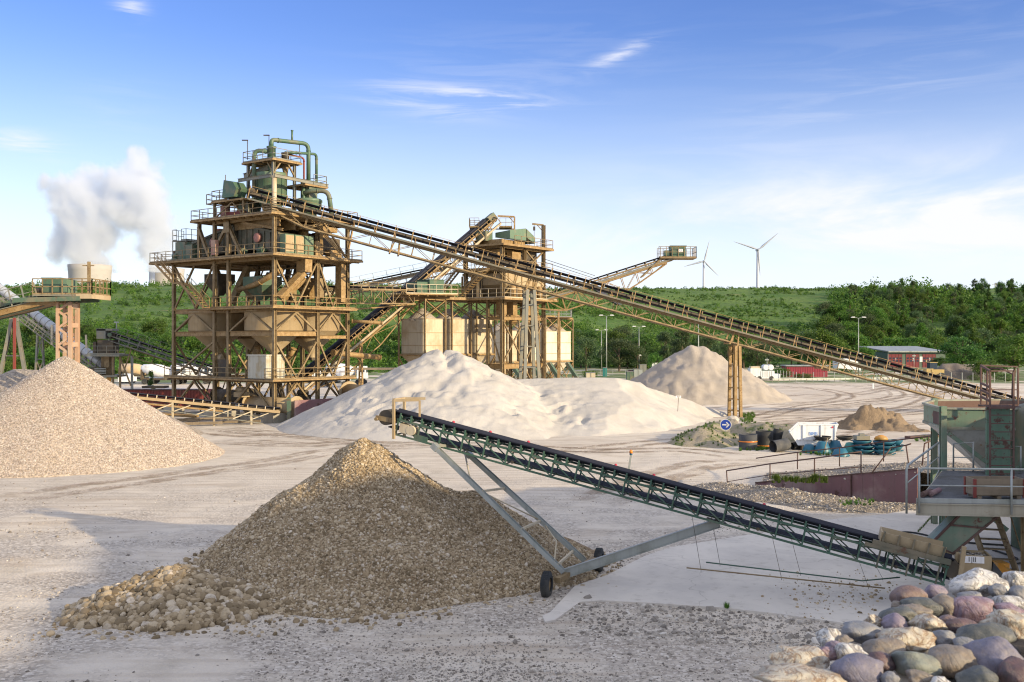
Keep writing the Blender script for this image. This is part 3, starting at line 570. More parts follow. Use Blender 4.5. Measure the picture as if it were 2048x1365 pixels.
# loose yard gravel strewn over the near ground
def strewn():
    r = np.random.default_rng(77); n = 150000; Y = 22+50*r.uniform(0, 1, n)**1.7; X = r.uniform(-0.56, 0.56, n)*Y
    d = fbm(X/5, Y/3, 4, 71)+0.5*fbm(X/1.2, Y/1.2, 2, 75)
    px = CX+X/Y*F; py = CY+CH/Y*F
    slabm = (px > 1085) & (py > 1075-(px-1400)*0.10) & (py < 1202+np.clip(px-1200, 0, 900)*0.075) & ~((px < 1400) & (py < 1240-(px-1085)*0.50))
    strip = (px > 1150) & (py > 1190+np.clip(px-1200, 0, 900)*0.06) & (py < 1275+(px-1200)*0.06)
    foot = np.exp(-((np.clip(bh(X, Y), -3, 0)/1.0)**2))*(bh(X, Y) < 0.05)
    pr = np.clip(0.10+d*1.6, 0.01, 1)*np.clip((60-Y)/30, 0.05, 1)+foot*0.6+strip*0.9+0.30*(py > 1230)*(px > 500)
    k = (r.uniform(0, 1, n) < pr*np.where(slabm, 0.0, 1.0)); X, Y, s = X[k], Y[k], strip[k]
    z = gh(X, Y)+0.0
    sz = np.clip(r.lognormal(math.log(0.022), 0.5, len(X)), 0.01, 0.10); sz = np.where(s & (r.uniform(0, 1, len(X)) < 0.35), sz*2.0, sz)
    tag(stones_mesh('gravel', np.stack([X, Y, z], 1), sz, TINY, ST_GREY, seed=8), 'loose gravel strewn over the dusty yard in the foreground', 'gravel', kind='stuff')
    # few brown pebbles on the slab, right part
    n = 260; px = r.normal(1690, 70, n); py = r.normal(1190, 22, n); q = [gp(a, b, 0.1) for a, b in zip(px, py) if 1130 < b < 1238]
    P = np.array([tuple(v) for v in q])+[0, 0, 0.01]
    tag(stones_mesh('pebbles', P, np.clip(r.lognormal(math.log(0.03), 0.5, len(P)), 0.012, 0.09), TINY, ST_BROWN, seed=12), 'small brown pebbles scattered on the pale concrete slab', 'pebbles', kind='stuff')
    # big cobbles fallen round the brown heap foot
    pts = []; 
    while len(pts) < 420:
        x, y = r.uniform(-13, 4), r.uniform(26.5, 38); h = float(bh(np.array(x), np.array(y))); 
        h2 = float(ch_(np.array(x), np.array(y)))
        if max(h, h2) < -0.05 and max(h, h2) > -0.75 and r.uniform() < math.exp(max(h, h2)*3): pts.append((x, y, 0.02))
    tag(stones_mesh('cobbles', np.array(pts), np.clip(r.lognormal(math.log(0.07), 0.4, len(pts)), 0.03, 0.16), MED, ST_BROWN, seed=13), 'stray brown cobbles rolled out around the foot of the gravel heap', 'cobbles', kind='stuff')
strewn()
def tracks():
    m, nt, bs = new_mat('tyre tracks'); v = coord(nt); nt.links.new(mixc(nt, mapr(nt, nz(nt, v, 0.8, 5), 0.4, 0.6), (0.33, 0.25, 0.18), (0.42, 0.34, 0.27)), bs.inputs['Base Color']); bs.inputs['Roughness'].default_value = 0.95
    tr = N(nt, 'ShaderNodeBsdfTransparent'); mx = N(nt, 'ShaderNodeMixShader'); uvw = N(nt, 'ShaderNodeAttribute', attribute_name='edge')
    f = mth(nt, 'MULTIPLY', mapr(nt, mth(nt, 'ADD', nz(nt, v, 0.5, 5, 0.7), mth(nt, 'MULTIPLY', nz(nt, v, 4.0, 5, 0.75), 0.6)), 0.62, 0.98), uvw.outputs['Fac'])
    nt.links.new(mth(nt, 'MULTIPLY', f, 0.7), mx.inputs[0]); nt.links.new(tr.outputs[0], mx.inputs[1]); nt.links.new(bs.outputs[0], mx.inputs[2]); nt.links.new(mx.outputs[0], [n for n in nt.nodes if n.type == 'OUTPUT_MATERIAL'][0].inputs[0])
    L = [[(1480, 771), (1600, 773), (1680, 782), (1700, 793), (1650, 804), (1540, 810)], [(1560, 769), (1690, 773), (1790, 783), (1800, 797), (1700, 813), (1560, 824), (1470, 832)], [(1740, 770), (1850, 788), (1840, 808), (1720, 832), (1600, 850), (1480, 862)],
         [(1990, 790), (1850, 812), (1700, 822), (1520, 822)], [(1960, 812), (1800, 828), (1620, 838), (1500, 850)], [(1880, 842), (1780, 852), (1700, 872), (1540, 868)], [(1800, 775), (1700, 790), (1600, 790), (1480, 800)], [(2010, 775), (1900, 782), (1750, 800), (1620, 812), (1500, 838)],
         [(380, 862), (520, 872), (660, 868), (780, 872), (900, 880)], [(420, 880), (600, 890), (760, 882), (900, 888), (1100, 895)], [(1100, 905), (1250, 892), (1380, 880), (1470, 872), (1560, 860)], [(1000, 890), (1200, 900), (1380, 900), (1500, 915)], [(0, 1000), (250, 965), (500, 930), (700, 900), (900, 890)],
         [(1180, 1010), (1300, 960), (1420, 930), (1560, 925)], [(440, 855), (560, 868), (700, 882), (800, 900)]]
    r = random.Random(8); V = []; Fc = []; E = []
    for Lp in L:
        for rep in range(2):
            ox, oy = r.uniform(-14, 14), r.uniform(-2.5, 2.5); P = [gp(x+ox, y+oy) for x, y in Lp]; C = []
            for i in range(len(P)-1):
                p0, p1, p2, p3 = P[max(0, i-1)], P[i], P[i+1], P[min(len(P)-1, i+2)]; n = max(4, int((p2-p1).length/0.7))
                for k in range(n): t = k/n; C.append(0.5*((2*p1)+(p2-p0)*t+(2*p0-5*p1+4*p2-p3)*t*t+(3*p1-p0-3*p2+p3)*t**3))
            for off in (-1.0, 1.0):
                b0 = len(V)
                for i, c in enumerate(C):
                    d = (C[min(i+1, len(C)-1)]-C[max(i-1, 0)]).normalized(); q = Vector((-d.y, d.x, 0)); fade = min(1, i/6, (len(C)-1-i)/6)
                    for a, e in ((-0.42, 0), (-0.2, 1), (0.2, 1), (0.42, 0)): p = c+q*(off+a); V.append((p.x, p.y, float(gh(p.x, p.y))+0.035+0.002*rep)); E.append(e*fade)
                for i in range(len(C)-1):
                    for j in range(3): Fc.append((b0+4*i+j, b0+4*i+j+1, b0+4*i+j+5, b0+4*i+j+4))
    me = bpy.data.meshes.new('path'); me.from_pydata(V, [], Fc); me.update(); a = me.attributes.new('edge', 'FLOAT', 'POINT'); a.data.foreach_set('value', E); tag(link('path', me, m), kind='structure')
tracks()
# individual boulders
def boulder(px, py, w, h, z, Y, label, mat, seed):
    r = np.random.default_rng(seed); V = ICO2[0].copy()
    for q in range(7):
        n = r.normal(size=3); n /= np.linalg.norm(n); s = V@n; V -= np.outer(np.maximum(s-r.uniform(0.5, 0.8), 0), n)
    c = pp(px, py, Y); s = w/2*Y/F; V = V*[s, s*0.8, h/2*Y/F]*1.25
    o = link('boulder', fast_mesh('boulder', V, ICO2[1], False, np.full(len(ICO2[1]), r.uniform(0.3, 0.9))), mat); o.location = c; tag(o, label, 'boulder')
boulder(1465, 845, 26, 22, 0, 86, 'grey boulder beside the round blue arrow sign', ST_GREY, 5)
boulder(1600, 1006, 26, 22, 0, 49.3, 'pale boulder lying on the gravel bank below the red wall', ST_GREY, 8)
boulder(589, 985, 14, 12, 0, 35.2, 'single brown rock perched on the left ridge of the gravel heap', ST_BROWN, 3)

# ---------------------------------------------------------------- cobbles right in front of the camera
def near_h(X, Y):
    X = np.asarray(X, float); Y = np.asarray(Y, float); s = -(X-1.0)*0.62+(Y-4.0)*0.78
    return 6.60+0.02*np.minimum(-s, 3)-0.85*np.maximum(s+0.05, 0)
def near_cobbles():
    M = grid_mesh('cobble_heap', np.linspace(-9, 9, 70), np.linspace(-8, 14, 80), lambda X, Y: np.maximum(near_h(X, Y)-0.10+fbm(X*2, Y*2, 2, 5)*0.06, -0.6), MAT['grey bank bed'])
    tag(M, 'near heap of mixed cobbles the camera looks over, bottom right', 'cobble heap')
    r = np.random.default_rng(5)
    P = []
    while len(P) < 2200:
        x, y = r.uniform(-1, 5), r.uniform(2.2, 8.5)
        if -(x-1)*0.62+(y-4)*0.78 < 1.6: P.append((x, y, float(near_h(x, y))-0.06+r.uniform(-0.02, 0.02)))
    fill = stones_mesh('cobble', np.array(P), np.clip(r.lognormal(math.log(0.075), 0.3, len(P)), 0.04, 0.12), MED, mat_stones('mixed cobble fill', [(0.0, (0.07, 0.075, 0.08)), (0.3, (0.17, 0.16, 0.165)), (0.55, (0.24, 0.20, 0.22)), (0.8, (0.42, 0.40, 0.37)), (1.0, (0.6, 0.58, 0.55))], 0.75, 8), M, smooth=True, seed=14)
    tag(fill, kind='stuff')
    def cm(name, a, b, vein, f=0.5, sc=5.0, spots=None):
        m, nt, bs = new_mat(name); v = coord(nt); n = nz(nt, v, sc*1.5, 6, 0.6, 1.0)
        c = mixc(nt, mapr(nt, n, 0.42, 0.62), a, b); c = mixc(nt, mth(nt, 'MULTIPLY', mapr(nt, nz(nt, v, sc*1.7, 7, 0.7, 2.0), 0.55, 0.68), f), c, vein)
        c = mixc(nt, mth(nt, 'MULTIPLY', mapr(nt, nz(nt, v, 70, 3, 0.7), 0.46, 0.72), 0.5), c, tuple(q*0.45 for q in a)); c = mixc(nt, mth(nt, 'MULTIPLY', mapr(nt, nz(nt, v, 16, 6, 0.75), 0.5, 0.7), 0.45), c, (0.33, 0.30, 0.26))
        ve = nz(nt, v, sc*1.1, 4, 0.6, 1.5); vein_f = mth(nt, 'SUBTRACT', 1.0, mth(nt, 'MULTIPLY', mth(nt, 'ABSOLUTE', mth(nt, 'SUBTRACT', ve, 0.5)), 22.0), clamp=True)
        c = mixc(nt, mth(nt, 'MULTIPLY', vein_f, min(1.0, f*0.85)), c, tuple(q*0.7 for q in vein))
        nt.links.new(c, bs.inputs['Base Color']); bs.inputs['Roughness'].default_value = 0.52; h_ = mth(nt, 'SUBTRACT', nz(nt, v, 28, 7, 0.75), mth(nt, 'MULTIPLY', vein_f, 0.35*f)); bump(nt, bs, h_, 0.55, 0.015); return m
    C = {'red': cm('reddish brown cobble', (0.19, 0.135, 0.13), (0.145, 0.11, 0.115), (0.26, 0.16, 0.11)),
         'pur': cm('purple cobble', (0.22, 0.185, 0.25), (0.165, 0.145, 0.20), (0.30, 0.26, 0.29)), 'pnk': cm('mottled pink cobble', (0.30, 0.225, 0.275), (0.215, 0.165, 0.215), (0.22, 0.11, 0.13), 0.7),
         'wht': cm('white quartz cobble', (0.60, 0.60, 0.59), (0.48, 0.485, 0.48), (0.16, 0.13, 0.11), 0.9, 7), 'wor': cm('white and orange cobble', (0.50, 0.47, 0.40), (0.38, 0.33, 0.25), (0.28, 0.14, 0.06), 0.9, 8),
         'gry': cm('blue grey cobble', (0.19, 0.205, 0.235), (0.25, 0.255, 0.28), (0.33, 0.32, 0.33)), 'dgr': cm('dark green grey cobble', (0.075, 0.085, 0.085), (0.12, 0.13, 0.125), (0.2, 0.2, 0.18), 0.4),
         'grn': cm('green grey cobble', (0.20, 0.225, 0.20), (0.145, 0.165, 0.15), (0.26, 0.26, 0.22), 0.5), 'brn': cm('brown grey cobble', (0.22, 0.195, 0.17), (0.17, 0.155, 0.145), (0.3, 0.22, 0.15), 0.5),
         'pbl': cm('violet blue cobble', (0.18, 0.175, 0.24), (0.14, 0.14, 0.19), (0.26, 0.23, 0.27), 0.5), 'drd': cm('dark red cobble', (0.12, 0.075, 0.085), (0.06, 0.055, 0.065), (0.2, 0.13, 0.13), 0.5)}
    L = [(1185,285,255,175,'red','reddish brown round cobble at the upper left edge of the near heap',0.1), (1385,245,165,120,'pur','small purple cobble touching the reddish brown one at the heap crest',0.1),
     (1690,190,430,200,'wht','big rough white cobble with dark cracks on the heap crest',0.9), (1990,150,190,170,'wht','white cobble at the right edge of the crest',0.6), (2010,245,140,110,'gry','small grey cobble under the white one at the right edge',0.2),
     (1850,235,140,100,'gry','grey wedge shaped cobble right of the big cracked white one',0.4), (1290,350,310,120,'dgr','flat dark grey green cobble below the reddish brown one',0.1), (1215,375,250,100,'brn','striped flat brown cobble lying on the dark one',0.2),
     (1465,350,230,190,'brn','brown grey egg shaped cobble left of the mottled pink one',0.1), (1660,360,340,200,'pnk','large mottled pink cobble in the middle of the heap',0.15), (1925,320,290,120,'wht','flat white cobble right of the mottled pink one',0.4),
     (1950,375,230,90,'pnk','flat pale pink cobble under the white one at right',0.2), (1960,480,430,210,'wor','angular white and rust brown cobble at the right edge',1.0), (1110,425,270,140,'dgr','glossy black green cobble left of the brown egg shaped one',0.1),
     (915,455,150,90,'wor','small rough whitish cobble at the left shoulder',0.9), (1080,475,230,130,'pur','purple grey cobble with a pointed top in the middle',0.3), (1335,495,280,150,'wor','white cobble with brown stains at the centre of the heap',0.7),
     (1590,500,260,120,'drd','flat dark red cobble below the mottled pink one',0.2), (1740,580,440,200,'dgr','broad dark grey cobble behind the big violet one',0.2), (820,545,320,150,'gry','flat blue grey cobble with a smooth top at left',0.2),
     (600,600,220,180,'wht','pale cobble half hidden left of the flat blue grey one',0.5), (630,655,130,100,'pur','tiny purple cobble on the left slope',0.1), (1165,600,420,180,'wor','large cream coloured cobble across the centre',0.5),
     (1445,595,180,130,'gry','light grey cobble right of the cream one',0.4), (1000,665,310,130,'brn','grey brown cobble below the cream one',0.2), (745,710,250,180,'wht','pinkish white cobble above the round violet grey one',0.4),
     (970,770,240,150,'drd','dark red and black cobble near the bottom centre',0.5), (1520,755,430,220,'brn','long brown grey cobble near the bottom',0.15), (1790,750,460,350,'pbl','largest violet blue cobble at the bottom right',0.15),
     (1250,785,380,240,'grn','green grey cobble in front of the long brown one',0.35), (810,845,390,240,'pbl','round violet grey cobble at the bottom',0.1), (385,755,500,190,'wor','rough white and brown cobble at the lower left',0.95),
     (390,885,660,150,'wor','cream and orange cobble cut by the bottom edge at left',0.7), (1050,890,140,100,'gry','small light grey cobble at the bottom edge',0.2), (1270,890,220,130,'brn','grey brown pointed cobble at the bottom edge',0.4),
     (1430,925,160,90,'wht','small white cobble just showing at the bottom edge',0.3), (1990,850,260,260,'drd','dark shaded cobble in the bottom right corner',0.2), (1600,640,180,110,'gry','small blue grey cobble above the long brown one',0.3),
     (1700,880,330,140,'dgr','dark cobble beneath the violet blue one at the bottom edge',0.3), (1480,470,170,100,'red','small brownish cobble left of the flat dark red one',0.2), (1100,340,110,60,'brn','thin brown cobble under the reddish brown one',0.3),
     (700,620,150,110,'brn','small brown cobble beside the tiny purple one',0.3), (560,700,170,110,'pnk','small pale pink cobble on the left slope',0.3), (1640,275,190,80,'gry','small blue cobble under the big cracked white one',0.2)]
    import bmesh
    bm = bmesh.new(); bmesh.ops.create_icosphere(bm, subdivisions=4, radius=1); BV = np.array([v.co[:] for v in bm.verts]); BF = np.array([[v.index for v in f.verts] for f in bm.faces]); bm.free()
    for i, (cx, cy, w, h, c, lab, ang) in enumerate(L):
        px, py = 1500+cx/3.737, 1120+cy/3.737; r2 = np.random.default_rng(100+i)
        zc = 6.66+0.05*r2.uniform(-1, 1)*0; Y = (CH-zc-0.02)*F/(py-CY)
        a = w/3.737/2*Y/F*1.06; b = h/3.737/2*Y/F*1.10; V = BV.copy()
        # superellipsoid softening, facets, low-frequency lumps
        for q in range(int(6+ang*12)):
            n = r2.normal(size=3); n /= np.linalg.norm(n); s = V@n; V -= np.outer(np.maximum(s-r2.uniform(0.60, 0.88), 0), n)*(0.55+0.42*ang)
        s0 = r2.uniform(0, 50); lump = fbm(BV[:, 0]*1.3+s0, BV[:, 1]*1.3+BV[:, 2]*1.7, 3, i)*(0.17+0.12*ang)
        lump = lump+fbm(BV[:, 0]*5+s0, BV[:, 1]*5+BV[:, 2]*4, 4, i+9)*(0.02+0.06*ang)
        V *= (1+lump)[:, None]
        V *= [a, max(0.75*a, b), b]; t = r2.uniform(-0.15, 0.15); ct, st = math.cos(t), math.sin(t); V = V@np.array([[ct, 0, st], [0, 1, 0], [-st, 0, ct]])
        o = link('cobble', fast_mesh('cobble', V, BF, True), C[c]); o.location = pp(px, py, Y); tag(o, lab, 'cobble', 'large cobbles on the near heap')
near_cobbles()
# ================================================================ VEGETATION
def mat_leaf(name, a, b, c2, trans=0.5):
    m, nt, bs = new_mat(name); at = N(nt, 'ShaderNodeAttribute', attribute_name='rnd'); oi = N(nt, 'ShaderNodeObjectInfo')
    c = ramp(nt, at.outputs['Fac'], [(0.0, a), (0.55, b), (1.0, c2)])
    hs = N(nt, 'ShaderNodeHueSaturation'); nt.links.new(c, hs.inputs['Color'])
    nt.links.new(mapr(nt, oi.outputs['Random'], 0, 1, 0.475, 0.515, False), hs.inputs['Hue']); nt.links.new(mapr(nt, oi.outputs['Random'], 0, 1, 0.75, 1.25, False), hs.inputs['Value'])
    nt.links.new(hs.outputs[0], bs.inputs['Base Color']); bs.inputs['Roughness'].default_value = 0.6
    tr = N(nt, 'ShaderNodeBsdfTranslucent'); nt.links.new(hs.outputs[0], tr.inputs[0]); mx = N(nt, 'ShaderNodeMixShader'); mx.inputs[0].default_value = trans
    nt.links.new(bs.outputs[0], mx.inputs[1]); nt.links.new(tr.outputs[0], mx.inputs[2]); nt.links.new(mx.outputs[0], [n for n in nt.nodes if n.type == 'OUTPUT_MATERIAL'][0].inputs[0])
    return m
LF1 = mat_leaf('broadleaf foliage', (0.040, 0.098, 0.015), (0.088, 0.185, 0.026), (0.165, 0.275, 0.042))
LF2 = mat_leaf('willow foliage', (0.045, 0.088, 0.035), (0.09, 0.15, 0.06), (0.145, 0.20, 0.09))
LF3 = mat_leaf('dark foliage', (0.028, 0.072, 0.017), (0.058, 0.135, 0.027), (0.11, 0.20, 0.040))
LF4 = mat_leaf('fresh foliage', (0.040, 0.105, 0.018), (0.085, 0.185, 0.028), (0.155, 0.26, 0.045))
LFY = mat_leaf('yellow broom blossom', (0.10, 0.12, 0.02), (0.30, 0.25, 0.03), (0.5, 0.38, 0.04))
BARK = paint('bark', (0.10, 0.075, 0.05), (0.14, 0.11, 0.08), None, 0.9)
def leaf_quads(C0, size, r, up=0.3, droop=None):
    """one quad per row of C0, random orientation"""
    n = len(C0); a = r.normal(size=(n, 3)); a /= np.linalg.norm(a, axis=1)[:, None]; b = r.normal(size=(n, 3)); b -= a*(a*b).sum(1)[:, None]; b /= np.linalg.norm(b, axis=1)[:, None]
    s = (np.asarray(size)*r.uniform(0.6, 1.25, n))[:, None]; a = a*s; b = b*s*0.62
    V = np.stack([C0-a, C0-b*0.9, C0+a, C0+b*0.9], 1).reshape(-1, 3); Fq = np.arange(4*n).reshape(n, 4); return V, Fq
def crown(kind, seed, n=3600, leaf=0.20):
    """unit-ish crown: height about 8, base at z 1.2"""
    r = np.random.default_rng(seed); 
    H, R, zc = {'round': (5.2, 3.2, 4.6), 'tall': (7.4, 1.9, 5.2), 'cone': (7.6, 2.0, 4.6), 'bush': (3.6, 2.8, 2.0)}[kind]
    nl = {'round': 26, 'tall': 26, 'cone': 30, 'bush': 20}[kind]; cl = []
    for i in range(nl):
        th = r.uniform(0, 6.283); u = r.uniform(-1, 1); rad = (1-u*u)**0.5*r.uniform(0.45, 0.95)
        if kind == 'cone': w = (1-(u+1)/2)**0.8; rad = w*r.uniform(0.4, 1.0)
        if kind == 'tall': rad *= r.uniform(0.6, 1)
        cl.append((R*rad*math.cos(th), R*rad*math.sin(th), zc+u*H/2*0.9, r.uniform(0.5, 1.0)*(0.30*R+0.35), r.uniform(0, 1)))
    P = []; A = []; w = np.array([c[3]**2 for c in cl]); w /= w.sum()
    for c, k in zip(cl, (w*n).astype(int)):
        d = r.normal(size=(k, 3)); d /= np.linalg.norm(d, axis=1)[:, None]; q = np.array(c[:3])+d*c[3]*(r.uniform(0.2, 1.35, (k, 1)))*[1, 1, 0.8]
        P.append(q); A.append(np.clip(0.35*c[4]+0.65*r.uniform(0, 1, k), 0, 1))
    P = np.concatenate(P); A = np.concatenate(A); V, Fq = leaf_quads(P, leaf, r); return V, Fq, A, cl
def trunk_mb(cl, kind, r):
    m = MB(); H = max(c[2] for c in cl)*0.85
    m.tube([(0, 0, -0.4), (0.05, 0.03, H*0.3), (-0.06, 0.08, H*0.65), (0.02, 0, H)], [0.20, 0.15, 0.09, 0.03], 7)
    for c in cl[:11]:
        z0 = min(max(0.6, c[2]*0.55), H*0.85); m.tube([(0, 0, z0), (c[0]*0.5, c[1]*0.5, (z0+c[2])/2+0.2), (c[0]*0.9, c[1]*0.9, c[2])], [0.08, 0.05, 0.02], 5, False)
    return m
PROTO = {}
def proto(kind, mat, seed, n=3600, leaf=0.20):
    V, Fq, A, cl = crown(kind, seed, n, leaf); me = fast_mesh('crown', V, Fq, False, A); me.materials.append(mat)
    tm = trunk_mb(cl, kind, None); tme = bpy.data.meshes.new('trunk'); tme.from_pydata(tm.v, [], tm.f); tme.materials.append(BARK)
    # joined version for far trees
    nv = len(V); tv = np.array(tm.v); VV = np.concatenate([V, tv]); 
    tq = [f for f in tm.f if len(f) == 4]; FF = np.concatenate([Fq, np.array(tq)+nv]); far = fast_mesh('tree', VV, FF, False, np.concatenate([A, np.zeros(len(tq))]))
    far.materials.append(mat); far.materials.append(BARK); mi = np.zeros(len(FF), np.int32); mi[len(Fq):] = 1; far.polygons.foreach_set('material_index', mi)
    PROTO[(kind, mat.name, seed)] = (me, tme, far); return (me, tme, far)
PR_R = [proto('round', LF1, s) for s in (1, 2, 3)]; PR_D = [proto('round', LF3, s) for s in (4, 5)]; PR_W = [proto('round', LF2, s, 3800, 0.17) for s in (6, 7)]
PR_T = [proto('tall', LF1, s) for s in (8, 9)]; PR_TW = [proto('tall', LF2, s) for s in (10, 11)]; PR_C = [proto('cone', LF3, s) for s in (12, 13)]; PR_B = [proto('bush', LF4, s, 1500, 0.22) for s in (14, 15)]; PR_BD = [proto('bush', LF1, s, 1500, 0.22) for s in (16, 17)]
PR_F = [proto('round', LF4, s) for s in (18, 19)]
TREE_N = [0]
def tree(pr, x, y, h, w, label, cat='tree', name='tree', group=None, near=False, z=None, seed=0):
    r = random.Random(seed*7919+int(x*13)+int(y*7)); z0 = float(hill_h(x, y)) if z is None else z
    hh = h/8.0; sc = (w/6.0*r.uniform(0.92, 1.08), w/6.0*r.uniform(0.92, 1.08), hh); rz = r.uniform(0, 6.28)
    TREE_N[0] += 1
    if near:
        o = empty(name, (x, y, z0-0.2), label, cat, group); o.scale = sc; o.rotation_euler.z = rz
        for nm, me in (('crown', pr[0]), ('trunk', pr[1])): c = bpy.data.objects.new(nm, me); COL.objects.link(c); c.parent = o
    else:
        o = bpy.data.objects.new(name, pr[2]); COL.objects.link(o); o.location = (x, y, z0-0.2); o.scale = sc; o.rotation_euler.z = rz; tag(o, label, cat, group)
    return o
RR = random.Random(3)
def tree_px(pr, px, pbase, Y, ptop, wpx, label, **k):
    """tree standing on the terrain at depth Y whose top shows at ptop"""
    x = (px-CX)/F*Y; z0 = float(hill_h(x, Y)); top = zz(ptop, Y); return tree(pr, x, Y, max(2.5, (top-z0)/1.02), wpx/F*Y, label, **k)
# named nearer trees (px, Y, top y, width px, proto, label)
NEAR = [(1172, 250, 668, 62, PR_W[0], 'rounded grey green willow right beside the cream silos'), (1238, 262, 672, 74, PR_W[1], 'broad grey green willow between the two tall lamp posts'), (1275, 262, 690, 50, PR_W[0], 'smaller grey green willow behind the white van lamp post'),
        (1180, 215, 722, 34, PR_B[0], 'low bright green bush at the foot of the cream silos'), (1330, 268, 668, 60, PR_TW[0], 'slim grey green poplar left of the grey sand cone'), (1365, 262, 660, 66, PR_TW[1], 'tall pale poplar just behind the grey sand cone'),
        (1310, 230, 700, 30, PR_F[0], 'small bright green tree left of the grey sand cone'), (1455, 262, 676, 60, PR_W[0], 'grey green willow right of the grey sand cone'), (1415, 275, 664, 55, PR_W[1], 'grey green willow above the top of the grey sand cone'),
        (1515, 265, 680, 60, PR_W[1], 'grey green willow left of the white site cabin'), (1606, 212, 732, 40, PR_B[0], 'bright round bush in front of the small red shed'), (1560, 222, 716, 48, PR_B[1], 'bright green bush behind the white site cabin'),
        (1790, 352, 668, 66, PR_R[0], 'round green tree behind the roof of the garage building, left'), (1835, 348, 668, 54, PR_R[1], 'round green tree behind the right end of the garage roof'), (1870, 350, 664, 50, PR_R[2], 'green tree peeping above the right corner of the garage roof'),
        (1925, 262, 664, 84, PR_D[0], 'big dark round tree right of the garage building'), (1885, 285, 712, 46, PR_D[1], 'dark low tree overlapping the third garage door'), (2030, 225, 662, 90, PR_R[1], 'tall green tree at the right edge behind the ladder cage'),
        (1975, 205, 712, 60, PR_F[1], 'light green young tree left of the ladder cage'), (2010, 198, 728, 44, PR_B[1], 'light green bush behind the ladder cage'), (1950, 205, 736, 30, PR_B[0], 'small light green bush by the wire fence'), (1735, 300, 688, 30, PR_F[0], 'yellowish green young tree beside the green garage wall'),
        (1690, 250, 728, 30, PR_B[1], 'small bush at the right end of the red shed'), (1630, 240, 735, 26, PR_BD[0], 'small dark bush behind the red shed fence'), (1835, 215, 752, 26, PR_B[0], 'weedy low bush left of the yellow loader')]
for i, (px, Y, t, w, pr, lab) in enumerate(NEAR): tree_px(pr, px, 0, Y, t, w, lab, near=True, seed=i, name='bush' if 'bush' in lab else 'tree', cat='bush' if 'bush' in lab else 'tree')
# wooded slope on the right: rows from far to near
def fill(px0, px1, Y0, Y1, n, hts, protos, label, group, wr=(0.6, 1.0), seed=1, name='tree', cat='tree', skip=None):
    r = random.Random(seed); k = 0
    for i in range(n*3):
        if k >= n: break
        px = px0+(px1-px0)*r.random(); Y = Y0+(Y1-Y0)*r.random(); x = (px-CX)/F*Y
        if skip and skip(px, Y): continue
        h = r.uniform(*hts); tree(r.choice(protos), x, Y, h, h*r.uniform(*wr), label, cat=cat, name=name, group=group, seed=i); k += 1
fill(1690, 2110, 430, 530, 95, (6.5, 9.5), PR_TW+PR_T+PR_R+PR_C[:1]+PR_W, 'tree of the dense mixed wood on the upper slope at right', 'trees on the upper wooded slope at right', (0.45, 0.8), 1)
fill(1930, 2130, 500, 525, 14, (9, 11.5), PR_C+PR_D, 'dark tall tree on the skyline at the far right', 'dark skyline trees at far right', (0.4, 0.6), 2)
fill(1650, 2110, 345, 450, 75, (8, 12.5), PR_R+PR_D+PR_T+PR_W, 'tree of the dense wood on the lower slope above the garage building', 'trees on the lower wooded slope at right', (0.6, 0.95), 3)
fill(1130, 1660, 285, 345, 40, (8, 12.5), PR_D+PR_W+PR_R, 'dark tree in the belt at the foot of the green hill', 'tree belt at the foot of the hill', (0.7, 1.0), 4)
fill(-80, 1000, 262, 320, 55, (5.5, 9.5), PR_R+PR_D+PR_F, 'leafy tree at the foot of the slope behind the gravel plant', 'trees behind the gravel plant', (0.7, 1.1), 5)
fill(-60, 330, 200, 262, 14, (4, 7.0), PR_R+PR_F+PR_B, 'leafy tree behind the white tube conveyor at left', 'trees behind the tube conveyor', (0.8, 1.1), 6)
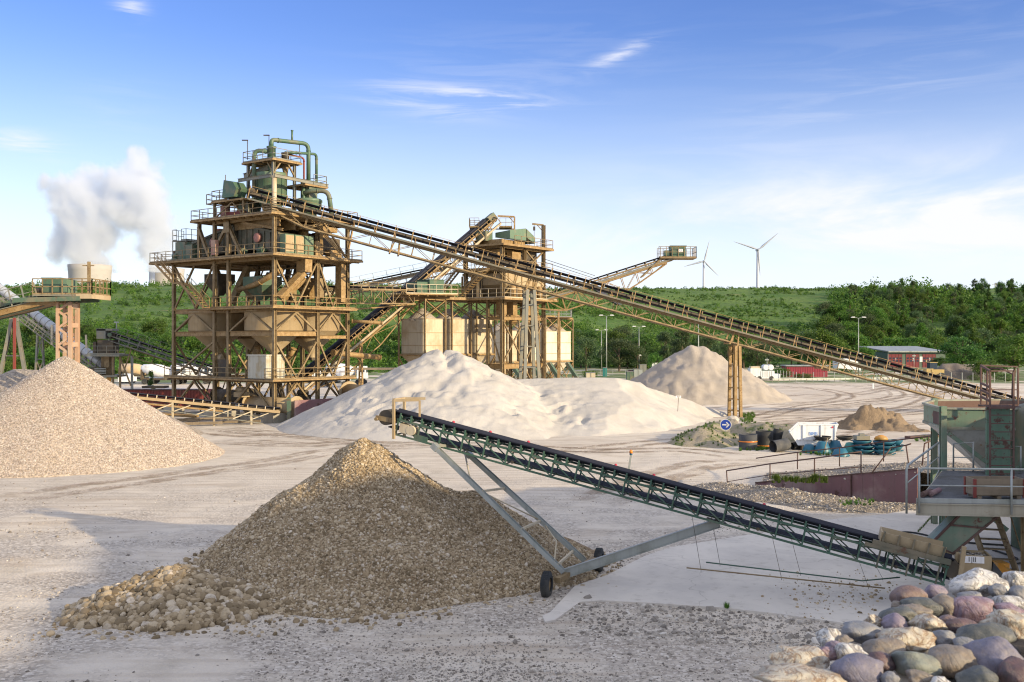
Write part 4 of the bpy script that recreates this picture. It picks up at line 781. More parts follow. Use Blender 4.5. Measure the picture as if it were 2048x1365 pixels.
# scrub: bushes over the whole hill, one mass
def scrub():
    r = np.random.default_rng(99); P = []; A = []; S = []; Yl = []; 
    def add(n, x0, x1, Y0, Y1, hr, dens):
        a = r.uniform(x0, x1, n); Y = r.uniform(Y0, Y1, n); x = (a-CX)/F*Y; d = fbm(x/22, Y/22, 4, 31)*1.4+0.5; k = r.uniform(0, 1, n) < np.clip(d, 0, 1)**1.5*dens
        x, Y = x[k], Y[k]; h = r.uniform(hr[0], hr[1], len(x))*(0.5+r.uniform(0, 1, len(x))**2); return x, Y, h
    parts = [add(5200, -60, 1130, 300, 520, (1.2, 3.2), 1.0), add(2600, -60, 1130, 250, 330, (2.5, 5.0), 1.0), add(2600, 1050, 1720, 345, 460, (1.2, 3.6), 0.9), add(6500, 1050, 1720, 440, 620, (0.4, 1.5), 0.9),
             add(1800, 1130, 1700, 300, 375, (3, 6), 1.0), add(4600, 1660, 2120, 335, 560, (3, 6.5), 1.6), add(500, -60, 2100, 555, 625, (1.0, 3.0), 0.7)]
    x = np.concatenate([p[0] for p in parts]); Y = np.concatenate([p[1] for p in parts]); h = np.concatenate([p[2] for p in parts]); z = hill_h(x, Y)
    n = len(x); per = 64; T = r.normal(size=(n, per, 3)); T /= np.linalg.norm(T, axis=2)[:, :, None]; T *= r.uniform(0.5, 1.0, (n, per, 1)); T[:, :, 2] = np.abs(T[:, :, 2])
    wd = h*r.uniform(0.55, 0.9, n); C0 = np.stack([x, Y, z-0.3], 1)[:, None, :]+T*np.stack([wd, wd, h], 1)[:, None, :]
    V, Fq = leaf_quads(C0.reshape(-1, 3), np.repeat(0.13+h*0.085, per), r); br = np.repeat(r.uniform(0, 1, n), per)
    att = np.clip(0.6*br+0.4*r.uniform(0, 1, n*per), 0, 1)
    # split in two species so that tones vary
    sel = np.repeat(r.uniform(0, 1, n) < 0.55, per)
    for nm, mask, mt in (('scrub', sel, LF1), ('scrub', ~sel, LF4)):
        idx = np.where(mask)[0]; vi = (idx[:, None]*4+np.arange(4)).ravel(); me = fast_mesh(nm, V[vi], np.arange(len(vi)).reshape(-1, 4), False, att[idx])
        tag(link(nm, me, mt), 'dense green scrub covering the long hillside' if mt is LF1 else 'light green scrub and tall herbs covering the long hillside', 'scrub', kind='stuff')
scrub()
# weeds and grass tufts
def tufts(name, P, h, mat, label, seed, per=26):
    r = np.random.default_rng(seed); P = np.asarray(P); n = len(P); b = np.repeat(P, per, 0); m = len(b); an = r.uniform(0, 6.283, m); rad = r.uniform(0, 0.3, m)*h
    b = b+np.stack([np.cos(an)*rad, np.sin(an)*rad, np.zeros(m)], 1); t = b+np.stack([np.cos(an)*r.uniform(0, 0.5, m)*h, np.sin(an)*r.uniform(0, .5, m)*h, r.uniform(0.5, 1.1, m)*h], 1)
    w = np.stack([np.sin(an), -np.cos(an), np.zeros(m)], 1)*h*0.06; V = np.stack([b-w, b+w, t], 1).reshape(-1, 3)
    tag(link(name, fast_mesh(name, V, np.arange(3*m).reshape(-1, 3), False, r.uniform(0, 1, m)), mat), label, 'weeds', kind='stuff')
q = scatter(mh_, mb_, 700, 60, 0.05); tufts('weeds', q[:190], 0.22, LF4, 'green and straw coloured weeds on the pale soil mound', 61)
tufts('weeds', [tuple(gp(a, b)) for a, b in [(1612+i*1.5+RR.uniform(-4, 4), 893+RR.uniform(-3, 8)) for i in range(0)]]+[tuple(gp(RR.uniform(1600, 1690), RR.uniform(905, 912))) for i in range(25)]+[tuple(gp(RR.uniform(1830, 1890), RR.uniform(876, 884))) for i in range(40)]+[tuple(gp(RR.uniform(1480, 1560), RR.uniform(897, 903))) for i in range(50)], 0.3, LF1, 'green weeds growing round the rubber rolls and blue rings', 62)
tufts('weeds', [(pp(px, py, 50).x, 49.6, pp(px, py, 50).z-0.1) for px, py in [(RR.uniform(1540, 1650), RR.uniform(950, 962)) for i in range(60)]], 0.28, LF1, 'tuft of green weeds hanging over the top of the red wall', 63)
tufts('weeds', [tuple(gp(2020-i*1.9+RR.uniform(-2, 2), 1018+i*0.9, 0.1)) for i in range(0)]+[tuple(gp(1870-i*1.15+RR.uniform(-1, 1), 1028+i*1.25, 0.1)) for i in range(30)], 0.10, LF1, 'thin line of weeds in the joint of the concrete slab', 64)
tufts('weeds', [tuple(gp(RR.uniform(1680, 1750), RR.uniform(1000, 1012), 0.35)) for i in range(30)]+[tuple(gp(1453+RR.uniform(-3, 3), RR.uniform(1198, 1222), 0.1)) for i in range(5)], 0.16, LF1, 'sparse dark weeds on the gravel bank', 65)
tufts('weeds', [tuple(gp(px, py)) for px, py in [(RR.uniform(1480, 1510), RR.uniform(828, 846)) for i in range(40)]], 0.4, LF4, 'sunlit weeds around the foot of the tall trestle', 66)
# ================================================================ CONVEYORS
class Fr:
    """local frame of a sloping conveyor: t along, a sideways (towards the camera), b normal"""
    def __init__(s, A, B):
        s.A = Vector(A); s.B = Vector(B); s.L = (s.B-s.A).length; s.d = (s.B-s.A)/s.L
        s.s = s.d.cross(Vector((0, 0, 1))).normalized()
        if s.s.y > 0: s.s = -s.s
        s.n = s.s.cross(s.d)
        if s.n.z < 0: s.n = -s.n
    def __call__(s, t, a=0.0, b=0.0): return s.A+s.d*t+s.s*a+s.n*b
def belt_part(fr, root, w=0.9, t0=0.0, t1=None, ret=0.45, mat=None, sag=0.13):
    t1 = fr.L if t1 is None else t1; m = MB(); th = 0.035
    prof = [(-w/2, sag), (-w*0.22, 0), (w*0.22, 0), (w/2, sag)]
    for (a0, b0), (a1, b1) in zip(prof, prof[1:]):
        m.hexa([fr(t0, a0, b0-th), fr(t0, a1, b1-th), fr(t1, a1, b1-th), fr(t1, a0, b0-th), fr(t0, a0, b0), fr(t0, a1, b1), fr(t1, a1, b1), fr(t1, a0, b0)])
    m.hexa([fr(t0, -w/2, -ret-th), fr(t0, w/2, -ret-th), fr(t1, w/2, -ret-th), fr(t1, -w/2, -ret-th), fr(t0, -w/2, -ret), fr(t0, w/2, -ret), fr(t1, w/2, -ret), fr(t1, -w/2, -ret)])
    return m.build('belt', mat or BELT, root)
def idlers(fr, root, gap, w=0.9, t0=0.6, t1=None, mat=None, mx=60):
    t1 = fr.L-0.6 if t1 is None else t1; n = min(mx, int((t1-t0)/gap)); first = None
    for i in range(n+1):
        t = t0+(t1-t0)*i/max(1, n)
        if first is None:
            m = MB(); W2 = w/2+0.10
            m.tube([fr(t, -w*0.22, -0.075), fr(t, w*0.22, -0.075)], 0.055, 7); m.tube([fr(t, w*0.23, -0.07), fr(t, w/2, 0.06)], 0.055, 7); m.tube([fr(t, -w*0.23, -0.07), fr(t, -w/2, 0.06)], 0.055, 7)
            for sg in (-1, 1): m.beam(fr(t, sg*W2, -0.25), fr(t, sg*W2, 0.12), 0.08, 0.05, fr.s)
            m.beam(fr(t, -W2, -0.20), fr(t, W2, -0.20), 0.07, 0.07, fr.n)
            first = m.build('idler', mat or TAN, root); t00 = t
        else:
            c = first.copy(); COL.objects.link(c); c.parent = root; c.location = fr.d*(t-t00)
def truss_part(fr, root, w, depth, panel, mat, r=0.07, t0=0.0, t1=None, top=-0.25, name='truss', taper0=0, taper1=0, chord=None, sides=(-1, 1), diag=True):
    t1 = fr.L if t1 is None else t1; m = MB(); k = max(2, round((t1-t0)/panel)); c = chord or r*1.5
    def bb(i):
        if i < taper0: return top+(-depth-top)*(i+0.25)/taper0
        if i > k-taper1: return top+(-depth-top)*(k-i+0.25)/taper1
        return -depth
    for sg in sides:
        a = sg*w/2
        m.beam(fr(t0, a, top), fr(t1, a, top), c, c*1.5, fr.n)
        for i in range(k):
            ta, tb = t0+(t1-t0)*i/k, t0+(t1-t0)*(i+1)/k
            m.beam(fr(ta, a, bb(i)), fr(tb, a, bb(i+1)), c, c, fr.n)
            m.beam(fr(ta, a, bb(i)), fr(ta, a, top), r, r, fr.d)
            if diag:
                if i % 2: m.beam(fr(ta, a*0.985, top), fr(tb, a*0.985, bb(i+1)), r*0.8)
                else: m.beam(fr(ta, a*0.985, bb(i)), fr(tb, a*0.985, top), r*0.8)
        m.beam(fr(t1, a, bb(k)), fr(t1, a, top), r, r, fr.d)
    if len(sides) == 2:
        for i in range(k+1):
            t = t0+(t1-t0)*i/k; m.beam(fr(t, -w/2, bb(i)), fr(t, w/2, bb(i)), r*0.8)
            if i < k: m.beam(fr(t, (-1)**i*w/2, bb(i)), fr(t0+(t1-t0)*(i+1)/k, -(-1)**i*w/2, bb(i+1)), r*0.6)
    return m.build(name, mat, root)
def handrail(fr, root, a, b, h=1.05, gap=1.6, t0=0.0, t1=None, mat=None, r=0.028, name='handrail', perp=True):
    t1 = fr.L if t1 is None else t1; m = MB(); k = max(1, round((t1-t0)/gap)); up = fr.n if perp else Vector((0, 0, 1))
    for i in range(k+1):
        p = fr(t0+(t1-t0)*i/k, a, b); m.beam(p, p+up*h, r*2.4, r*2.4, fr.d)
    for z in (1.0, 0.52): m.beam(fr(t0, a, b)+up*h*z, fr(t1, a, b)+up*h*z, r*1.5)
    return m.build(name, mat or TAN, root)
def grating(fr, root, a0, a1, b, t0=0.0, t1=None, mat=None, name='walkway', th=0.05):
    t1 = fr.L if t1 is None else t1; m = MB()
    m.hexa([fr(t0, a0, b-th), fr(t0, a1, b-th), fr(t1, a1, b-th), fr(t1, a0, b-th), fr(t0, a0, b), fr(t0, a1, b), fr(t1, a1, b), fr(t1, a0, b)]); return m.build(name, mat or GREY, root)
def pulley(fr, root, t, r=0.3, w=1.0, b=-0.2, mat=None, name='pulley'):
    m = MB(); m.tube([fr(t, -w/2, b), fr(t, w/2, b)], r, 16); m.tube([fr(t, -w/2-0.15, b), fr(t, w/2+0.15, b)], 0.06, 8)
    for sg in (-1, 1): m.box(fr(t, sg*(w/2+0.18), b), (0.3, 0.1, 0.25), (fr.d, fr.s, fr.n))
    return m.build(name, mat or DRK, root)
def aframe(m, top, bot, spread, w=0.25, rungs=4, axis=Vector((1, 0, 0)), topw=0.6):
    """trestle of two legs splayed along axis with rungs and crosses"""
    axis = axis.normalized(); t = [top-axis*topw/2, top+axis*topw/2]; b = [bot-axis*spread/2, bot+axis*spread/2]
    for i in (0, 1): m.ibeam(b[i], t[i], w, w, axis)
    for k in range(rungs+1):
        f = k/rungs*0.96+0.02; p, q = b[0].lerp(t[0], f), b[1].lerp(t[1], f); m.beam(p, q, w*0.5)
        if k < rungs:
            f2 = (k+1)/rungs*0.96+0.02; m.beam(p, b[1].lerp(t[1], f2), w*0.35); m.beam(q, b[0].lerp(t[0], f2), w*0.35)

# ---- the long conveyor across the yard
def long_conveyor():
    A = Vector((-25.6, 97.9, 22.85)); B = Vector((61.0, 112.0, 0.35)); fr = Fr(A, B)
    root = empty('belt_conveyor', B*1.0, 'longest belt conveyor, crossing the whole yard up to the top of the tall tower', 'conveyor')
    belt_part(fr, root, 1.0, sag=0.16, ret=0.55)
    idlers(fr, root, 1.55, 1.0, mat=TAN, mx=57)
    # side channel, walkway and its stringer
    m = MB()
    for sg in (-1, 1): m.beam(fr(0, sg*0.66, -0.36), fr(fr.L, sg*0.66, -0.36), 0.10, 0.24, fr.n)
    m.build('side_channel', DRK, root)
    grating(fr, root, 0.72, 1.35, -1.02, mat=DRK); m = MB(); m.beam(fr(0, 1.40, -1.05), fr(fr.L, 1.40, -1.05), 0.07, 0.17, fr.n); m.build('walkway_stringer', paint('dark weathered grey', (0.12, 0.125, 0.105), (0.17, 0.15, 0.11), (0.10, 0.06, 0.03), 0.6), root)
    m = MB(); k = 50
    for i in range(k+1): p = fr(fr.L*i/k, 1.42, -1.02); m.beam(p, p+fr.n*1.25, 0.07, 0.07, fr.d)
    m.beam(fr(0, 1.42, 0.2), fr(fr.L, 1.42, 0.2), 0.03); m.build('handrail', TAN2, root)
    t_end = (pp(1960, 0, 1).x*0+1)
    truss_part(fr, root, 1.5, 2.25, 2.15, TAN, 0.07, t0=1.5, t1=fr.L-6.5, top=-1.1, taper0=2, taper1=3, chord=0.13)
    for i in range(40):
        t = 2+(fr.L-9)*i/39
        if i == 0:
            m = MB(); t0_ = t
            for sg in (-1, 1): m.beam(fr(t, sg*0.70, -0.45), fr(t+0.25, sg*0.74, -1.1), 0.08, 0.08, fr.d)
            m.beam(fr(t, -0.70, -0.47), fr(t, 0.70, -0.47), 0.07); bk = m.build('bracket', TAN2, root)
        else: c = bk.copy(); COL.objects.link(c); c.parent = root; c.location = fr.d*(t-t0_)
    pulley(fr, root, 0.1, 0.38, 1.1)
    # heavier portal frames under the truss near the supports
    for px in (800, 1075, 1480, 1665):
        best = min((abs(CX+fr(t, 1).x/fr(t, 1).y*F-px), t) for t in np.linspace(0, fr.L, 400))[1]; m = MB()
        for dt in (-0.45, 0.45):
            for sg in (-1, 1): m.beam(fr(best+dt, sg*0.78, -2.45), fr(best+dt*0.5, sg*0.78, -1.0), 0.10, 0.14, fr.d)
            m.beam(fr(best+dt, -0.85, -2.45), fr(best+dt, 0.85, -2.45), 0.14)
        m.build('portal_frame', TAN2, root)
    # trestles
    for px, basey, lab in ((1480, 832, None), (1070, 0, None)):
        best = min((abs(CX+fr(t, 0).x/fr(t, 0).y*F-px), t) for t in np.linspace(0, fr.L, 400))[1]; top = fr(best, 0, -2.45); m = MB()
        up = Vector((0, 0, 1)); sp = 0.85 if px == 1480 else 1.7
        # four legs: two side by side along the view axis, splayed across the belt
        for dx in (-0.20, 0.20) if px == 1480 else (-0.35, 0.35):
            for sg in (-1, 1):
                tb = top+fr.s*sg*0.75+Vector((dx, 0, 0)); bb_ = Vector((top.x+dx*(1.5 if px == 1480 else 2.6), top.y, 0))+fr.s*sg*sp; m.ibeam(bb_-Vector((0, 0, .2)), tb, 0.30, 0.30, fr.s)
        for k in range(6):
            f = (k+0.5)/6.2; z = top.z*f; hw = 0.75+(sp-0.75)*(1-f); hx = (0.20 if px == 1480 else 0.35)*(1+(0.5 if px == 1480 else 1.6)*(1-f)) 
            for sg in (-1, 1): c = Vector((top.x, top.y, z))+fr.s*sg*hw; m.beam(c-Vector((hx, 0, 0)), c+Vector((hx, 0, 0)), 0.12)
            for sx in (-1, 1):
                a = Vector((top.x+sx*hx, top.y, z)); m.beam(a-fr.s*hw, a+fr.s*hw, 0.10)
        m.build('trestle', TAN2 if px == 1480 else GREY, root, 'tall narrow trestle leg standing behind the boulder' if px == 1480 else 'pale splayed trestle in front of the screening tower')
    return fr
LONG = long_conveyor()

# ---- steep conveyor up to the screening tower
def steep_conveyor():
    A = Vector((-26.2, 116.5, 2.4)); B = pp(984, 436, 125); B.z += 0.0; fr = Fr(A, B)
    root = empty('belt_conveyor', A, 'steep belt conveyor climbing from the tall tower to the top of the screening tower', 'conveyor')
    belt_part(fr, root, 1.15, sag=0.2, mat=BELT); idlers(fr, root, 1.5, 1.15, mat=TAN, mx=40)
    m = MB(); m.tube([fr(0.5, 0, 0.18), fr(fr.L-1.0, 0, 0.18)], 0.46, 14); m.build('belt_hood', BELT, root)
    truss_part(fr, root, 1.5, 1.5, 1.5, TAN2, 0.07, top=-0.3, chord=0.12, taper1=3)
    grating(fr, root, 0.8, 1.5, -1.0, mat=TAN); handrail(fr, root, 1.52, -1.0, 1.2, 1.4, mat=TAN2, r=0.03)
    grating(fr, root, -1.5, -0.8, -0.5, mat=DRK); m = MB(); m.beam(fr(0, 1.53, -1.1), fr(fr.L, 1.53, -1.1), 0.07, 0.22, fr.n); m.build('walkway_stringer', SILO, root)
    truss_part(fr, root, 1.4, 3.0, 3.2, TAN2, 0.07, t0=2.0, t1=fr.L*0.55, top=-1.5, taper0=1, taper1=2, chord=0.12, sides=(1,), name='lower_truss')
    pulley(fr, root, fr.L-0.1, 0.45, 1.2)
    m = MB(); c = fr(fr.L, 0, 0.1); m.box(c+fr.d*-0.1+Vector((0, 0, -.1)), (1.1, 1.3, 0.9), (fr.d, fr.s, fr.n)); m.build('head_chute', GRN2, root)
    m = MB(); p0 = fr(fr.L-0.9, -2.2, -0.6); P = [fr(fr.L-1.4, 1.4, -0.5), fr(fr.L+1.0, 1.4, -0.5)]
    fl = [Vector((B.x-2.6, B.y-1.6, B.z-1.3)), Vector((B.x+1.8, B.y-1.6, B.z-1.3)), Vector((B.x+1.8, B.y+1.6, B.z-1.3)), Vector((B.x-2.6, B.y+1.6, B.z-1.3)), Vector((B.x-2.6, B.y-1.6, B.z-1.3))]
    m.box((B.x, B.y, B.z-1.42), (5.6, 0.2, 0.12)); m.box((B.x-2.2, B.y, B.z-1.32), (1.2, 2.6, 0.08)); railing(m, [(B.x-1.6, B.y-1.3, B.z-1.28), (B.x-2.8, B.y-1.3, B.z-1.28), (B.x-2.8, B.y+1.3, B.z-1.28), (B.x-1.6, B.y+1.3, B.z-1.28)], 1.1, 0.7)
    m.box((B.x+1.7, B.y, B.z-1.32), (1.6, 2.6, 0.08)); railing(m, [(B.x+1.0, B.y-1.3, B.z-1.28), (B.x+2.5, B.y-1.3, B.z-1.28), (B.x+2.5, B.y+1.3, B.z-1.28)], 1.1, 0.8)
    m.build('head_platform', TAN, root)
    # intermediate trestle
    m = MB(); q = fr(fr.L*0.30, 0, -1.6); aframe(m, q, Vector((q.x, q.y, 0)), 2.4, 0.2, 4, fr.s, 1.2); m.build('trestle', TAN2, root)
steep_conveyor()

# ---- level gallery from the tower to the green drive box over the silos
def gallery():
    A = pp(640, 574, 106); B = pp(868, 579, 119); fr = Fr(A, B)
    root = empty('belt_conveyor', A, 'level truss gallery conveyor ending at a green drive box above the left silos', 'conveyor')
    belt_part(fr, root, 0.9, t1=fr.L-1); idlers(fr, root, 1.1, 0.9, t1=fr.L-2.5, mat=TAN, mx=26); truss_part(fr, root, 1.4, 1.75, 1.55, TAN, 0.08, t1=fr.L-4.0, chord=0.13, top=-0.2)
    m = MB(); m.beam(fr(-2, -0.6, -2.9), fr(fr.L*0.85, -0.6, -1.75), 0.15, 0.16, fr.n); m.build('lower_stringer', TAN2, root)
    m = MB(); c = fr(fr.L-0.6, 0, 0.25); m.box(c, (2.4, 2.2, 1.6), (fr.d, fr.s, fr.n)); m.box(c+fr.n*0.83, (2.6, 2.4, 0.07), (fr.d, fr.s, fr.n))
    m.box(c-fr.d*2.1-fr.n*0.1, (1.7, 1.6, 1.3), (fr.d, fr.s, fr.n)); m.build('drive_box', GRN, root)
    m = MB(); m.hexa([fr(fr.L-6, -1.6, -0.75), fr(fr.L-6, 1.6, -0.75), fr(fr.L+2.6, 1.6, -0.75), fr(fr.L+2.6, -1.6, -0.75), fr(fr.L-6, -1.6, -0.65), fr(fr.L-6, 1.6, -0.65), fr(fr.L+2.6, 1.6, -0.65), fr(fr.L+2.6, -1.6, -0.65)])
    for k in range(6): m.beam(fr(fr.L-5.5+k*1.5, -1.5, -0.85), fr(fr.L-5.5+k*1.5, 1.5, -0.85), 0.12)
    m.build('platform', TAN2, root)
    m = MB(); railing(m, [fr(fr.L-6, 1.55, -0.62), fr(fr.L+2.5, 1.55, -0.62), fr(fr.L+2.5, -1.55, -0.62), fr(fr.L-6, -1.55, -0.62)], 1.1, 1.2); m.build('railing', SILO, root)
    handrail(fr, root, -0.9, -0.2, 0.9, 1.6, t1=fr.L-5, mat=TAN)
gallery()
# ---- light conveyor behind it, rising to the screening tower
def rear_conveyor():
    A = pp(640, 583, 128); B = pp(905, 528, 131); fr = Fr(A, B)
    root = empty('belt_conveyor', A, 'slender belt conveyor rising gently behind the level gallery towards the silo plant', 'conveyor')
    belt_part(fr, root, 0.9); idlers(fr, root, 1.2, 0.9, mat=SILO, mx=22); truss_part(fr, root, 1.3, 1.2, 1.6, TAN, 0.06, chord=0.11)
    m = MB(); m.beam(fr(0, 0.72, -0.5), fr(fr.L, 0.72, -0.5), 0.06, 0.45, fr.n); m.build('side_plate', SILO, root)
    handrail(fr, root, 1.0, -0.3, 1.15, 1.7, mat=GREY, r=0.022); grating(fr, root, 0.72, 1.05, -0.3)
rear_conveyor()
# ---- stacker conveyor rising to the right with the green drive head
def right_conveyor():
    A = pp(1000, 619, 127); B = pp(1372, 500, 127); fr = Fr(A, B)
    root = empty('belt_conveyor', A, 'inclined belt conveyor rising right to a railed green drive head against the sky', 'conveyor')
    belt_part(fr, root, 0.95, t1=fr.L-0.8); idlers(fr, root, 1.2, 0.95, t1=fr.L-3, mat=DRK, mx=24)
    truss_part(fr, root, 1.4, 0.75, 1.5, TAN, 0.06, t1=fr.L-2, chord=0.11)
    truss_part(fr, root, 1.4, 2.7, 2.1, TAN2, 0.08, t0=4, t1=fr.L-3.0, top=-0.8, taper0=2, taper1=3, chord=0.15)
    m = MB(); m.beam(fr(0, 0.9, -0.6), fr(fr.L-2, 0.9, -0.6), 0.08, 0.2, fr.n); m.build('walkway_stringer', GREY, root)
    Xd = Vector((fr.d.x, fr.d.y, 0)).normalized(); c = fr(fr.L-0.6, 0, 0); zf = c.z-0.95
    def Q(a, b, z): return Vector((c.x, c.y, 0))+Xd*a+fr.s*b+Vector((0, 0, z))
    m = MB(); m.box(Q(-0.6, 0, zf), (4.6, 2.8, 0.14), (Xd, fr.s, Vector((0, 0, 1)))); m.beam(Q(-2.6, 0.9, zf), fr(fr.L-6.5, 0.9, -1.6), 0.18); m.beam(Q(-2.6, -0.9, zf), fr(fr.L-6.5, -0.9, -1.6), 0.18); m.build('head_platform', TAN, root)
    m = MB(); railing(m, [fr(fr.L-3.8, 1.3, 0.1), Q(-2.9, 1.38, zf+0.05), Q(1.65, 1.38, zf+0.05), Q(1.65, -1.38, zf+0.05), Q(-2.9, -1.38, zf+0.05)], 1.35, 0.75, 0.03); m.build('railing', TAN, root)
    m = MB(); m.box(Q(-0.55, 0, zf+0.85), (1.9, 1.7, 1.35), (Xd, fr.s, Vector((0, 0, 1)))); m.box(Q(-0.55, 0, zf+1.55), (2.1, 1.9, 0.08), (Xd, fr.s, Vector((0, 0, 1)))); m.box(Q(-1.9, 0.2, zf+0.65), (0.7, 1.0, 0.7), (Xd, fr.s, Vector((0, 0, 1)))); d = m.build('drive_box', GRN, root)
    m = MB(); m.box(Q(-0.25, 0.88, zf+0.95), (0.55, 0.03, 0.45), (Xd, fr.s, Vector((0, 0, 1)))); m.build('sign_plate', SWHT, root); text_obj('lettering', 'K3', 0.3, Q(-0.25, 0.90, zf+0.95), Xd, (0, 0, 1), SBLU, root)
    # hanging stay rods from the screening tower
    m = MB(); m.tube([pp(1087, 518, 126), pp(1190, 552, 126.2)], 0.035, 5); m.tube([pp(1087, 524, 127.4), pp(1185, 556, 127.6)], 0.035, 5); m.build('stay_rod', DRK, root)
    m = MB(); 
    for px in (1010, 1105): 
        q = min((abs(CX+fr(t).x/fr(t).y*F-px), t) for t in np.linspace(0, fr.L, 200))[1]; q = fr(q, 0, -0.9 if px < 1050 else -2.6)
        for sg in (-1, 1): m.beam(q+fr.s*0.7*sg, Vector((q.x, q.y, 0))+fr.s*1.3*sg, 0.2)
        for k in range(5): m.beam(Vector((q.x, q.y, q.z*k/5))+fr.s*1.2, Vector((q.x, q.y, q.z*(k+1)/5))-fr.s*1.1, 0.1)
    m.build('trestle', TAN2, root)
right_conveyor()
# ================================================================ TALL PROCESSING TOWER
D0 = Vector((-23.3, 97.6, 0)); U_ = Vector((-0.8, 0.6, 0)); V_ = Vector((0.6, 0.8, 0)); ZU = Vector((0, 0, 1)); TAX = (U_, V_, ZU)
def T(u, v, z): return D0+U_*u+V_*v+ZU*z
def Tp(px, py, v):
    """point on the plane v = const of the tower that lies on this pixel ray"""
    r = Vector(((px-CX)/F, 1, -(py-CY)/F)); n = V_; o = Vector((0, 0, CH)); k = (D0+V_*v-o).dot(n)/r.dot(n); return o+r*k
def Tu(px, py, u):
    r = Vector(((px-CX)/F, 1, -(py-CY)/F)); n = U_; o = Vector((0, 0, CH)); k = (D0+U_*u-o).dot(n)/r.dot(n); return o+r*k
def tower():
    root = empty('processing_tower', D0, 'tall ochre steel gravel washing tower with green drums and pipes on top', 'processing tower')
    US = (0, 7.1, 9.4, 16.5); VS = (0, 5.6, 9.8)
    # columns
    for u in US:
        for v in VS:
            z1 = 20.4 if (u < 12) else 16.4
            if u == 0 and v == 0: z1 = 20.4
            m = MB(); m.ibeam(T(u, v, 0.9 if v == 0 else 0), T(u, v, z1), 0.34, 0.34, V_, 0.045); m.build('column', TAN, root)
    m = MB(); m.tube([T(0, 0, 20.4), T(0, 0, 24.2)], 0.24, 10); m.build('column', SILO, root, 'round pale post above the main corner')
    for u in US:
        m = MB(); m.box(T(u, 0, 0.35), (1.55, 1.55, 1.1), TAX); m.build('plinth', CONC, root)
    # level beams
    def ring(z, h, umax=16.5, vmax=9.8, mat=TAN2, w=0.3, us=US, vs=VS):
        m = MB(); zc = z-h/2; uu = [x for x in us if x <= umax]; vv = [x for x in vs if x <= vmax]
        for v in vv:
            for a, b in zip(uu, uu[1:]): m.ibeam(T(a+0.22, v, zc), T(b-0.22, v, zc), w, h)
        for u in uu:
            for a, b in zip(vv, vv[1:]): m.ibeam(T(u, a+0.22, zc), T(u, b-0.22, zc), w, h)
        return m.build('level_beams', mat, root)
    ring(4.15, 0.30); ring(9.0, 0.50, vs=(0, 5.6)); ring(8.6, 0.35, us=(0, 16.5), vs=(5.6, 9.8)); ring(11.3, 0.4); ring(16.42, 0.42); ring(20.47, 0.42, 9.4); 
    # decks
    def deck(name, pts_uv, z, th=0.08, mat=DRK, fascia=True, fm=TAN2):
        m = MB(); m.prism([T(u, v, z-th) for u, v in pts_uv], (0, 0, th)); d = m.build(name, mat, root)
        if fascia:
            m = MB(); n = len(pts_uv)
            for i in range(n): a, b = pts_uv[i], pts_uv[(i+1) % n]; m.beam(T(a[0], a[1], z-0.13), T(b[0], b[1], z-0.11), 0.06, 0.17)
            # joists under the deck
            us = [p[0] for p in pts_uv]; vs = [p[1] for p in pts_uv]; u = min(us)+0.5
            while u < max(us)-0.2: m.beam(T(u, min(vs)+0.1, z-0.2), T(u, max(vs)-0.1, z-0.2), 0.08, 0.18); u += 1.2
            m.build('deck_frame', fm, root)
        return d
    deck('deck', [(-0.9, -0.9), (17.0, -0.9), (17.0, 1.2), (-0.9, 1.2)], 4.25); deck('deck', [(-0.9, 1.2), (1.6, 1.2), (1.6, 10.2), (-0.9, 10.2)], 4.25)
    deck('deck', [(-0.9, -0.9), (10.2, -0.9), (10.2, 10.3), (-0.9, 10.3)], 11.4); deck('deck', [(10.2, 0), (16.8, 0), (16.8, 1.0), (10.2, 1.0)], 11.4)
    deck('deck', [(-1.3, -1.2), (19.3, -1.2), (19.3, 10.8), (-1.3, 10.8)], 16.5)
    deck('deck', [(-0.8, -1.0), (12.2, -1.0), (12.2, 10.6), (-0.8, 10.6)], 20.55)
    deck('deck', [(3.9, -0.7), (9.1, -0.7), (9.1, 4.2), (3.9, 4.2)], 22.35)
    deck('deck', [(0.6, 0.3), (5.4, 0.3), (5.4, 4.1), (0.6, 4.1)], 26.1)
    deck('deck', [(-0.4, 3.6), (3.0, 3.6), (3.0, 6.6), (-0.4, 6.6)], 23.9)
    # railings
    def rail(pts, z, mat=TAN, h=1.05, gap=1.45):
        m = MB(); railing(m, [T(u, v, z) for u, v in pts], h, gap, 0.028); m.build('railing', mat, root)
    rail([(17.0, -0.85), (3.4, -0.85)], 4.25); rail([(-0.85, 0), (-0.85, 10.1)], 4.25); rail([(0.4, -0.85), (-0.85, -0.85), (-0.85, 0)], 4.25)
    rail([(10.1, -0.85), (-0.85, -0.85), (-0.85, 10.2)], 11.4, TAN2); rail([(10.1, 10.2), (-0.85, 10.2)], 11.4)
    rail([(19.2, 10.7), (19.2, -1.15), (-1.25, -1.15), (-1.25, 10.7), (19.2, 10.7)], 16.5)
    rail([(12.1, 10.5), (12.1, -0.95), (-0.75, -0.95), (-0.75, 10.5), (12.1, 10.5)], 20.55)
    rail([(9.0, 4.1), (9.0, -0.65), (6.5, -0.65)], 22.35); rail([(9.3, 3), (9.9, 3), (9.9, -0.65), (9.0, -0.65)], 22.1)
    rail([(5.3, 0.4), (0.7, 0.4), (0.7, 4.0), (5.3, 4.0), (5.3, 0.4)], 26.1, GREY); rail([(-0.35, 4.8), (-0.35, 6.5), (2.9, 6.5)], 23.9, GREY)
    rail([(0.6, -0.9), (-0.6, -0.9), (-0.6, 0.2)], 20.8)
    # bracing
    def br(pts, mat=TAN, w=0.17):
        m = MB()
        for a, b in pts: m.ibeam(T(*a), T(*b), w, w, V_ if a[1] == b[1] else U_, 0.03)
        m.build('brace', mat, root)
